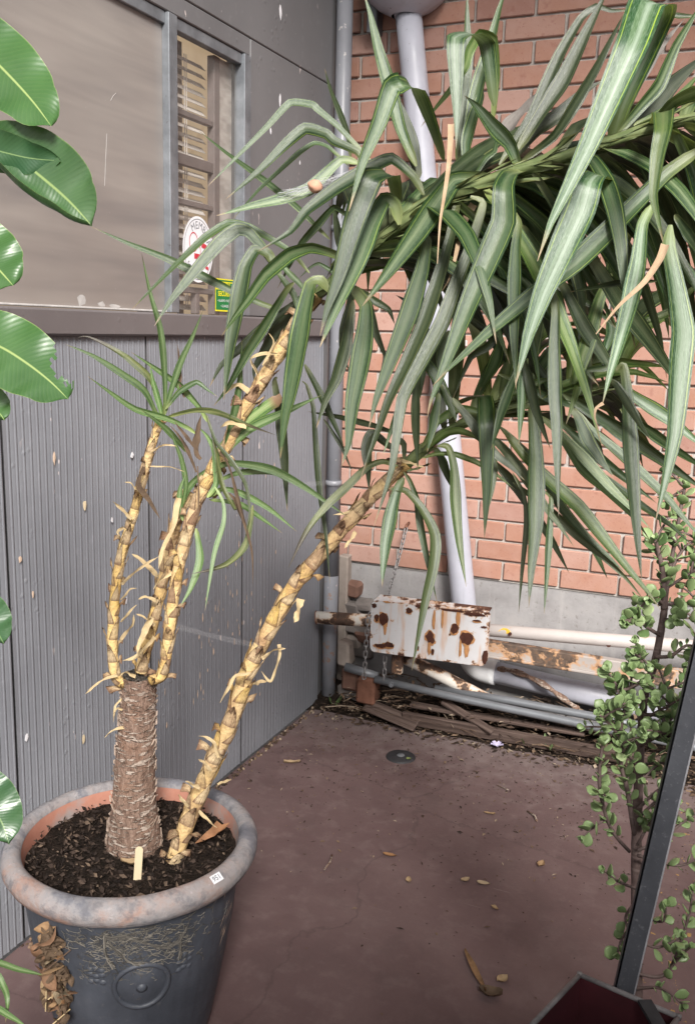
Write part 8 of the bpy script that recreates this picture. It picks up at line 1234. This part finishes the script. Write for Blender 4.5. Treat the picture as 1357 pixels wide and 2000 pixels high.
# torn bark flakes on the trunk
bf = MB()
for _ in range(620):
    i = random.randrange(3, len(P) - 2); q = P[i]; a = random.uniform(0, 6.28); r = q[3] * 1.03; wv = random.uniform(.05, .22); hh = random.uniform(.0012, .0045); z = q[2] + random.uniform(-.01, .01); tl = random.uniform(-.007, .007)
    bf.add([(q[0] + (r + (.004 if s_ else 0)) * math.cos(a + w_), q[1] + (r + (.004 if s_ else 0)) * math.sin(a + w_), z + s_ * hh + w_ * tl * 8) for s_, w_ in ((0, -wv), (0, wv), (1, wv * .8), (1, -wv * .7))], [(0, 1, 2, 3)])
tag(bf.build('bark_flake', G['barkfl'], trunk), kind='stuff')

def frames(Pp):
    out = []; up = None
    for i in range(len(Pp)):
        t = (Vector(Pp[min(i + 1, len(Pp) - 1)][:3]) - Vector(Pp[max(i - 1, 0)][:3])).normalized()
        if up is None: up = t.orthogonal().normalized()
        up = (up - t * up.dot(t)).normalized(); out.append((Vector(Pp[i][:3]), t, up.copy(), t.cross(up), Pp[i][3]))
    return out
def scaly(key, name, mat, step=.0125, hgt=.052, lift=.30, seed=1, parent=None, taper=1):
    rs = random.Random(seed); Pp = cr(ST[key], 10); F = frames(Pp); acc = [0]
    for a, b in zip(F, F[1:]): acc.append(acc[-1] + (b[0] - a[0]).length)
    def at(s):
        s = max(0, min(acc[-1] - 1e-6, s))
        i = max(j for j in range(len(acc)) if acc[j] <= s); j = min(i + 1, len(F) - 1); u = (s - acc[i]) / max(1e-9, acc[j] - acc[i]) if j > i else 0
        return [F[i][k].lerp(F[j][k], u) if k < 4 else F[i][k] * (1 - u) + F[j][k] * u for k in range(5)]
    m = MB(); m.tube([f[0] for f in F], [f[4] * .90 for f in F], 14, uvs=False)
    for i in range(len(m.v)): m.uv[i] = (.5, .55)
    s = -hgt * .5; k = 0
    while s < acc[-1] - hgt * .2:
        ang = k * 2.39996 + rs.uniform(-.15, .15); k += 1; hw = rs.uniform(1.05, 1.45); h = hgt * rs.uniform(.75, 1.25); lf = lift * rs.uniform(.15, 1.5); skew = rs.uniform(-.4, .4)
        vs = []; uv = []; nu, nv = 7, 7; hook = rs.choice((0, 0, .3, .6, 1.0)) if hgt < .08 else 0
        for jv in range(nv):
            v = jv / (nv - 1); p, t, up, si, r = at(s + h * v); wv = hw * (1 - .93 * v ** 1.15) if v > 0 else hw
            for ju in range(nu):
                u = ju / (nu - 1) * 2 - 1; a = ang + u * wv + skew * v; bulge = .10 * math.sin(math.pi * min(1, v * 1.25)) * (1 - u * u)
                rr = r * (.95 + bulge + lf * v ** 3 * (1 - .35 * u * u) + hook * max(0, v - .6) ** 2 * 6 + .09 * noise.noise((u * 2.2, v * 2.2, k * 3.1)))
                pull = -.25 * h * (u * u) * v - hook * .35 * h * max(0, v - .75) * 4 + (rs.uniform(-.10, .10) * h if jv == nv - 1 else 0)
                vs.append(p + (up * math.cos(a) + si * math.sin(a)) * rr + t * pull); uv.append(((u + 1) / 2, v))
        fs = [(jv * nu + ju, jv * nu + ju + 1, (jv + 1) * nu + ju + 1, (jv + 1) * nu + ju) for jv in range(nv - 1) for ju in range(nu - 1)]
        m.add(vs, fs, uv); s += step * rs.uniform(.85, 1.15)
    return m.build(name, mat, parent, True)
SOBJ = {}
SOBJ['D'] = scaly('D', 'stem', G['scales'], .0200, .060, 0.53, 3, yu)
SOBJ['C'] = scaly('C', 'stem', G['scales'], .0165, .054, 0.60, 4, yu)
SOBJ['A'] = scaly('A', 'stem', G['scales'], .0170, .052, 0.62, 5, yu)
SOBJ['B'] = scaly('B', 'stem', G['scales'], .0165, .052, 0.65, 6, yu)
scaly('CU', 'green_stem', G['gstem'], .017, .15, 1.9, 7, yu); scaly('DU', 'green_stem', G['gstem'], .014, .12, 1.9, 8, yu)

def prof(kind, s):
    if kind == 'h': return (1 - .35 * s) * (1 if s < .85 else max(.15, 1 - (s - .85) / .16))
    if kind == 't': return max(.06, 1 - .9 * s)
    if kind == 'c': return .55 + .45 * min(1, s / .5) if s < .94 else .75
    a = .50 + .50 * min(1, (s / .38)) ** 1.2 if s < .38 else 1.0
    b = 1.0 if s < .42 else max(.012, 1 - ((s - .42) / .58) ** 1.45)
    if s < .05 and kind not in 'bx': a *= .35 + .65 * s / .05
    return a * b
leaf_no = 0
for ln in LEAVES.split('\n'):
    t = ln.split(); key, kind, wd = t[0], t[1], float(t[2]); ctrl = [[float(x) for x in q.split(',')] for q in t[3:]]
    per = max(2, int(math.ceil(26 / (len(ctrl) - 1)))); pp = cr(ctrl, per); n = len(pp); st_ = .5 if kind in 'gdlpsy' else .15
    pp = [[x * (1 - st_) + (ctrl[min(i // per, len(ctrl) - 2)][d_] + (ctrl[min(i // per, len(ctrl) - 2) + 1][d_] - ctrl[min(i // per, len(ctrl) - 2)][d_]) * ((i % per) / per if i < n - 1 else 1)) * st_ for d_, x in enumerate(q)] for i, q in enumerate(pp)]; rs = random.Random(leaf_no); leaf_no += 1
    acc = [0]
    for a, b in zip(pp, pp[1:]): acc.append(acc[-1] + (Vector(b[:3]) - Vector(a[:3])).length)
    cup = rs.uniform(.10, .30) * (1 if rs.random() < .75 else -.6); curl = rs.uniform(-.08, .08); ph = rs.uniform(0, 6)
    nu = 9 if kind != 'h' else 4; vs = []; uv = []; fs = []
    for i, q in enumerate(pp):
        p = Vector(q[:3]); W_ = Vector(q[3:6]); T = (Vector(pp[min(i + 1, n - 1)][:3]) - Vector(pp[max(i - 1, 0)][:3])).normalized()
        W_ = W_ - T * W_.dot(T) * .9
        W_ = W_.normalized() if W_.length > 1e-4 else T.orthogonal().normalized()
        Nn = T.cross(W_).normalized(); s = acc[i] / acc[-1]; half = wd * .5 * prof(kind, s)
        cc = cup * (1.6 - 1.0 * s)
        if kind in 'bvhx': cc += .5 * math.sin(s * 7 + ph); Nn = (Nn * math.cos(.9 * math.sin(s * 4 + ph)) + W_ * math.sin(.9 * math.sin(s * 4 + ph))).normalized(); W_ = Nn.cross(T) * -1 if kind == 'h' else W_
        for j in range(nu):
            u = j / (nu - 1) * 2 - 1
            und = .05 * math.sin(s * 19 + ph) * (abs(u) ** 3) * (1 if u > 0 else -1)
            fl = .035 * math.cos(u * 9 + ph) * (1 - s * .6)
            if kind in 'bhx': und *= 4
            d = half * (cc * (u * u - .3) + und + fl + curl * u)
            vs.append(p + W_ * (u * half) + Nn * d); uv.append(((u + 1) / 2, s))
    for i in range(n - 1):
        for j in range(nu - 1): fs.append((i * nu + j, i * nu + j + 1, (i + 1) * nu + j + 1, (i + 1) * nu + j))
    m = MB(); m.add(vs, fs, uv); m.build('dry_husk' if kind == 'h' else 'leaf', G['lf_' + kind], SOBJ[key], True)
# web with a ball of spider silk in the folded leaf
m = MB(); c = Vector((.898, -1.97, 1.985))
web = thing('spider_nest', tuple(c.lerp(Vector((.864, -2.008, 1.963)), 1)), 'small brownish spider silk ball webbed into the tip leaf left of the downpipe', 'spider nest'); c = Vector((.864, -2.015, 1.963))
bm = bmesh.new(); bmesh.ops.create_icosphere(bm, subdivisions=3, radius=.015)
for v in bm.verts: v.co *= 1 + .25 * noise.noise(v.co * 90) ; v.co.z *= .85; v.co += c
m = MB(); m.add([v.co[:] for v in bm.verts], [[v.index for v in f.verts] for f in bm.faces]); bm.free(); m.build('silk_ball', G['web'], web, True)
for k in range(22):
    a = Vector((.80 + random.uniform(-.02, .02), -2.028, 1.945 + random.uniform(-.008, .012))); b = Vector((.915, -1.945, 1.998)) + Vector((random.uniform(-.01, .01), 0, random.uniform(-.016, .008))); mb = MB(); md = c + Vector((random.uniform(-.01, .01), -.004, random.uniform(-.012, .014))); mb.tube([a, md, b], .0003, 3); mb.build('silk_thread', G['st_white'], web)
def ribbon(name, a, b, w, label):
    a, b = Vector(a), Vector(b); d = (b - a).normalized(); v = (a - Vector((1.7, -3.77, 1.69))).normalized(); s = d.cross(v).normalized() * w; m = MB(); k = 8; vs = []
    for i in range(k + 1):
        p = a.lerp(b, i / k) + Vector((0, 0, -.002 * math.sin(math.pi * i / k))); tw = .6 * math.sin(i * .5); sv = s * math.cos(tw) + v * w * math.sin(tw); vs += [p - sv, p + sv]
    m.add(vs, [(2 * i, 2 * i + 2, 2 * i + 3, 2 * i + 1) for i in range(k)]); tag(m.build(name, G['tape'], None, True, a), label, 'tape')
ribbon('clear_tape', (.577, -2.085, 1.032), (.775, -2.06, 1.010), .006, 'strip of clear tape stretched between the twin middle stems and the slanting stem')
ribbon('clear_tape', (.835, -1.993, 1.362), (.996, -1.866, 1.370), .005, 'clear tape strand in front of the corner pipe near the olive drooping leaf')

# ---------------------------------------------------------------- rubber plant at the left edge
rp = thing('rubber_plant', (.60, -2.83, 0), 'rubber plant with broad oval green leaves reaching in from the left edge', 'rubber plant')
tk = [(.60, -2.83, .22), (.615, -2.84, .7), (.66, -2.87, 1.1), (.69, -2.86, 1.6), (.70, -2.85, 2.1)]
m = MB(); m.tube([q for q in cr(tk, 6)], .011, 10); m.build('stem', G['bushbark'], rp, True)
m = MB(); m.lathe([(0, .23), (.125, .23), (.13, .26), (.142, .26), (.142, .235), (.11, .01), (0, .0)], (.60, -2.83, 0), 32); m.build('pot', G['black'], rp, True)
for (rib, hw, aL, aR, mt, bite) in RUB:
    pp = cr(rib, 6); n = len(pp); nu = 17; vs = []; uv = []; fs = []
    vw = (Vector((1.7, -3.77, 1.69)) - Vector(pp[n // 2])).normalized()
    for i, q in enumerate(pp):
        p = Vector(q); T = (Vector(pp[min(i + 1, n - 1)]) - Vector(pp[max(i - 1, 0)])).normalized(); S = T.cross(vw).normalized(); Nn = S.cross(T).normalized(); s = i / (n - 1)
        wv = hw * (max(0, math.sin(math.pi * min(1, s ** .95))) ** .62 if s < .93 else .0) 
        if s >= .80: wv = hw * (math.sin(math.pi * .80 ** .95) ** .62) * max(0.02, (1 - ((s - .80) / .2) ** 1.6)) 
        if s > .97: wv = max(wv, .0012)
        for j in range(nu):
            u = j / (nu - 1) * 2 - 1; A_ = R(aR if u > 0 else aL); xx_ = sum(math.cos(A_ * ((q_ + .5) / 12 * abs(u)) ** 1.5) for q_ in range(12)) / 12 * abs(u); zz_ = sum(math.sin(A_ * ((q_ + .5) / 12 * abs(u)) ** 1.5) for q_ in range(12)) / 12 * abs(u)
            d = S * (math.copysign(xx_, u) * wv) + Nn * (zz_ * wv + .0035 * math.sin(s * 26 + u) * abs(u) + .012 * (u * u) * (-1 if aL < 0 else 1) * .3)
            vs.append(p + d - T * (.10 * hw * u * u)); uv.append(((u + 1) / 2, s))
    for i in range(n - 1):
        for j in range(nu - 1):
            u = ((j + .5) / (nu - 1) * 2 - 1); s = (i + .5) / (n - 1)
            if bite and ((u + .98) / .62) ** 2 + ((s - .80) / .115) ** 2 < 1 + .3 * math.sin(j * 3.1 + i * 2): continue
            fs.append((i * nu + j, i * nu + j + 1, (i + 1) * nu + j + 1, (i + 1) * nu + j))
    m = MB(); m.add(vs, fs, uv); lf = m.build('leaf', G[mt], rp, True)
    if bite: lf['label'] = 'broad green leaf with a ragged bite out of its edge'
    m = MB(); b0 = Vector(rib[0]); near = min((Vector(q) for q in cr(tk, 6)), key=lambda q: (q - b0 - Vector((0, 0, .03))).length); m.tube([near, near.lerp(b0, .5) + Vector((0, 0, .012)), b0, Vector(rib[1])], [.004, .0035, .003, .002], 8); m.build('leaf_stalk', G['twig'], lf, True)
# strap-leaved plant peeking in at the lower left
sp3 = thing('spider_plant', (.47, -2.66, 0), 'spider plant with narrow arching leaves at the lower left corner', 'spider plant')
m = MB(); m.lathe([(0, .25), (.07, .25), (.075, .28), (.085, .28), (.085, .26), (.06, .01), (0, 0)], (.47, -2.66, 0), 24); m.build('pot', G['black'], sp3, True)
for pts, wd in (([(.47, -2.66, .26), (.47, -2.63, .44), (.489, -2.599, .511), (.572, -2.595, .521), (.624, -2.594, .527)], .012), ([(.47, -2.66, .26), (.49, -2.64, .45), (.52, -2.61, .505), (.548, -2.614, .492), (.569, -2.627, .478), (.569, -2.634, .440)], .012), ([(.47, -2.66, .26), (.48, -2.66, .42), (.541, -2.643, .466), (.59, -2.645, .468), (.635, -2.65, .464)], .013), ([(.47, -2.66, .26), (.42, -2.68, .44), (.36, -2.70, .42)], .013), ([(.47, -2.66, .26), (.46, -2.74, .42), (.45, -2.82, .38)], .013)):
    pp = cr([list(q) for q in pts], 5); n = len(pp); vs = []; uv = []; fs = []
    for i, q in enumerate(pp):
        T = (Vector(pp[min(i + 1, n - 1)]) - Vector(pp[max(i - 1, 0)])).normalized(); S = T.cross(Vector((.5, -.8, .4))).normalized(); Nn = T.cross(S); s = i / (n - 1); h = wd * .5 * (1 if s < .6 else max(.03, 1 - ((s - .6) / .4) ** 1.6))
        for j in range(5): u = j / 2 - 1; vs.append(Vector(q) + S * (u * h) + Nn * (h * .3 * u * u)); uv.append(((u + 1) / 2, s))
    for i in range(n - 1):
        for j in range(4): fs.append((i * 5 + j, i * 5 + j + 1, (i + 1) * 5 + j + 1, (i + 1) * 5 + j))
    m = MB(); m.add(vs, fs, uv); m.build('leaf', G['lf_n'], sp3, True)

# ---------------------------------------------------------------- elephant bush at the right
BL_ = []
for ln in BUSH.split('\n'):
    t = ln.split(); BL_.append((int(t[0]), [[float(x) for x in q.split(',')] for q in t[1:]]))
eb = thing('elephant_bush', (BL_[0][1][0][0], BL_[0][1][0][1], 0), 'elephant bush with small round fleshy leaves on brown stems at the right', 'succulent bush')
m = MB(); q0 = BL_[0][1][0]; m.lathe([(0, .10), (.085, .10), (.09, .12), (.10, .12), (.10, .10), (.075, .005), (0, 0)], (q0[0], q0[1], 0), 28); m.build('pot', G['terracotta'], eb, True)
pts = [[q0[0], q0[1], .08, q0[3]]] + BL_[0][1]; pp = cr(pts, 6); m = MB()
m.tube([q[:3] for q in pp], [q[3] * (1 + .10 * math.sin(i * 1.3) ** 8) for i, q in enumerate(pp)], 12); m.build('trunk', G['bushbark'], eb, True)
lms = []
for k in range(4):
    mb = MB(); rs = random.Random(k); nu, nv = 8, 6; vs = []; uv = []; Ln, Wd, Th = 1.0, rs.uniform(.74, .92), .14; bend = rs.uniform(.0, .25)
    for i in range(nv + 1):
        s = i / nv; hw = Wd * .5 * (math.sin(math.pi * (s ** 1.35) * .98 + .03) ** .6) if 0 < s < 1 else .03
        for j in range(nu):
            a = 2 * math.pi * j / nu; x = hw * math.cos(a); z = Th * .5 * (hw / (Wd * .5)) * math.sin(a); vs.append((x, s * Ln, z + bend * s * s + .12 * x * x)); uv.append((min(1, (abs(x) / (Wd * .5)) * 1.0 if s < .9 else 1), s))
    fs = [(i * nu + j, i * nu + (j + 1) % nu, (i + 1) * nu + (j + 1) % nu, (i + 1) * nu + j) for i in range(nv) for j in range(nu)]; fs += [tuple(range(nu - 1, -1, -1)), tuple(nv * nu + j for j in range(nu))]
    mb.add(vs, fs, uv); lms.append(mb.mesh('leaf', G['succ'], True))
cnt = 0; extra = MB()
def put_leaf(p, d, up, size):
    global cnt
    y = d.normalized(); x = y.cross(up)
    if x.length < 1e-3: x = y.orthogonal()
    x.normalize(); z = x.cross(y); Mx = Matrix((x * size, y * size, z * size)).transposed().to_4x4(); Mx.translation = p - orig(eb)
    if cnt >= 296:
        me_ = random.choice(lms); extra.add([Mx @ v.co + orig(eb) for v in me_.vertices], [tuple(p_.vertices) for p_ in me_.polygons]); return
    o = bpy.data.objects.new('leaf', random.choice(lms)); COL.objects.link(o); o.parent = eb; o.matrix_local = Mx; cnt += 1
rb = random.Random(8)
twigs = []
for n_, pts in BL_[1:]:
    pp = cr(pts, 6)
    if pts[-1][2] < .70: continue
    for q_ in range(2 if pts[-1][2] > .85 else 1):
        i = rb.randrange(len(pp) // 3, len(pp)); p0 = Vector(pp[i][:3]); d = Vector((rb.gauss(0, 1), rb.gauss(-.2, .8), rb.gauss(.5, .8))).normalized() * rb.uniform(.035, .075)
        twigs.append((1, [list(p0 + d * f_ + Vector((0, 0, -.012 * f_ * f_ + .02 * f_))) + [.0030 - .0012 * f_] for f_ in (0, .35, .7, 1)]))
BL_ += twigs
for bi, (n_, pts) in enumerate(BL_[1:]):
    pp = cr(pts, 8); m = MB(); m.tube([q[:3] for q in pp], [q[3] for q in pp], 7); m.build('branch', G['bushbark'], eb, True)
    acc = 0; last = -.01; k = 0; L_ = sum((Vector(a[:3]) - Vector(b[:3])).length for a, b in zip(pp, pp[1:])); low = pts[-1][2] < .82
    gap = .0165 if not low else .022
    for i in range(1, len(pp)):
        seg = (Vector(pp[i][:3]) - Vector(pp[i - 1][:3])); acc += seg.length
        while acc - last > gap:
            last += gap
            if last < L_ * .18: continue
            T = seg.normalized(); u = T.orthogonal().normalized(); v = T.cross(u); ph = (k % 2) * math.pi / 2 + rb.uniform(-.35, .35) + bi; k += 1
            for sgn in (1, -1):
                d = (u * math.cos(ph) + v * math.sin(ph)) * sgn; d = (d + T * rb.uniform(.2, .7) + Vector((0, 0, .2))).normalized()
                put_leaf(Vector(pp[i][:3]) + d * pp[i][3] * .7, d, (T + Vector((0, 0, .5)) + Vector((.2, -.5, 0))).normalized(), rb.choice((.015, .020, .023, .027, .030)) * rb.uniform(.9, 1.1))
    T = (Vector(pp[-1][:3]) - Vector(pp[-3][:3])).normalized(); u = T.orthogonal().normalized(); v = T.cross(u)
    for k2 in range(4):
        d = (T * .9 + (u * math.cos(k2 * 1.57) + v * math.sin(k2 * 1.57)) * .7).normalized(); put_leaf(Vector(pp[-1][:3]), d, T, rb.uniform(.012, .018))
if extra.v: tag(extra.build('leaf', G['succ'], eb, True), kind='stuff')

# ---------------------------------------------------------------- leaning bar and the maroon bin at the lower right
lb = thing('leaning_bar', (1.575, -1.965, .01), 'dark grey square steel bar leaning in front of the elephant bush at the right edge', 'bar')
a, b = Vector((1.567, -1.963, 0.297)), Vector((1.655, -1.926, 1.073)); d = (b - a); d0 = a - d * .37; d1 = b + d * .35; ax = d.normalized(); sx_ = Vector((.995, .10, 0)); sx_ = (sx_ - ax * sx_.dot(ax)).normalized(); sy_ = ax.cross(sx_)
m = MB(); hw = .0205; k = .0035
sec = [(-hw + k, -hw), (hw - k, -hw), (hw, -hw + k), (hw, hw - k), (hw - k, hw), (-hw + k, hw), (-hw, hw - k), (-hw, -hw + k)]
vs = [d0 + sx_ * x + sy_ * y for x, y in sec] + [d1 + sx_ * x + sy_ * y for x, y in sec]
m.add(vs, [tuple(range(7, -1, -1)), tuple(range(8, 16))]); m.add(vs, [(i, (i + 1) % 8, 8 + (i + 1) % 8, 8 + i) for i in (0, 2, 3, 4, 5, 6)]); m.build('bar_tube', G['bar'], lb)
m = MB(); m.add(vs, [(1, 2, 10, 9)]); m.build('worn_edge', G['bar_edge'], lb)
m = MB(); hw2 = .0255; q0_ = a + ax * .012; q1_ = d0
m.add([q1_ + sx_ * x * hw2 + sy_ * y * hw2 for x, y in ((-1, -1), (1, -1), (1, 1), (-1, 1))] + [q0_ + sx_ * x * hw2 + sy_ * y * hw2 for x, y in ((-1, -1), (1, -1), (1, 1), (-1, 1))], [(3, 2, 1, 0), (4, 5, 6, 7), (0, 1, 5, 4), (1, 2, 6, 5), (2, 3, 7, 6), (3, 0, 4, 7)]); m.build('rubber_boot', G['black'], lb)
bn = thing('maroon_bin', (1.55, -2.12, 0), 'open maroon bin with a pale worn rim at the bottom right corner', 'bin')
c0 = Vector((1.489, -2.002, 0)); e1 = Vector((-.056, -.178, 0)).normalized(); e2 = Vector((.95, -.20, 0)).normalized(); la, lb_ = .26, .20
def bp(u, v, z, gr=0): return c0 + e1 * (la * u) + e2 * (lb_ * v) + Vector((0, 0, z))
m = MB(); t_ = .02
inn = [(t_, t_), (1 - t_, t_), (1 - t_, 1 - t_), (t_, 1 - t_)]; out_ = [(0, 0), (1, 0), (1, 1), (0, 1)]
m.add([bp(u, v, .40) for u, v in inn] + [bp(.08 + .84 * u, .08 + .84 * v, .03) for u, v in out_], [(0, 4, 5, 1), (1, 5, 6, 2), (2, 6, 7, 3), (3, 7, 4, 0), (4, 7, 6, 5)])
m.add([bp(u, v, .40) for u, v in out_] + [bp(.07 + .86 * u, .07 + .86 * v, .002) for u, v in out_], [(0, 1, 5, 4), (1, 2, 6, 5), (2, 3, 7, 6), (3, 0, 4, 7), (4, 5, 6, 7)]); m.build('bin_body', G['maroon'], bn)
m = MB(); rp_ = [bp(u, v, .402) for u, v in out_]
for i in range(4):
    p, q = rp_[i], rp_[(i + 1) % 4]; m.tube([p, q], .0055, 8)
for p in rp_:
    m.tube([p - Vector((0, 0, .004)), p + Vector((0, 0, .0055))], .0056, 8)
m.build('bin_rim', G['bin_rim'], bn, True)
m = MB(); p, q = Vector((1.62, -2.035, .405)), Vector((1.67, -2.10, .385)); sd2 = Vector((.012, .006, 0))
m.add([p - sd2, p + sd2, q + sd2, q - sd2, p - sd2 + Vector((0, 0, .008)), p + sd2 + Vector((0, 0, .008)), q + sd2 + Vector((0, 0, .008)), q - sd2 + Vector((0, 0, .008))], [(3, 2, 1, 0), (4, 5, 6, 7), (0, 1, 5, 4), (1, 2, 6, 5), (2, 3, 7, 6), (3, 0, 4, 7)]); m.build('black_strap', G['black'], bn)
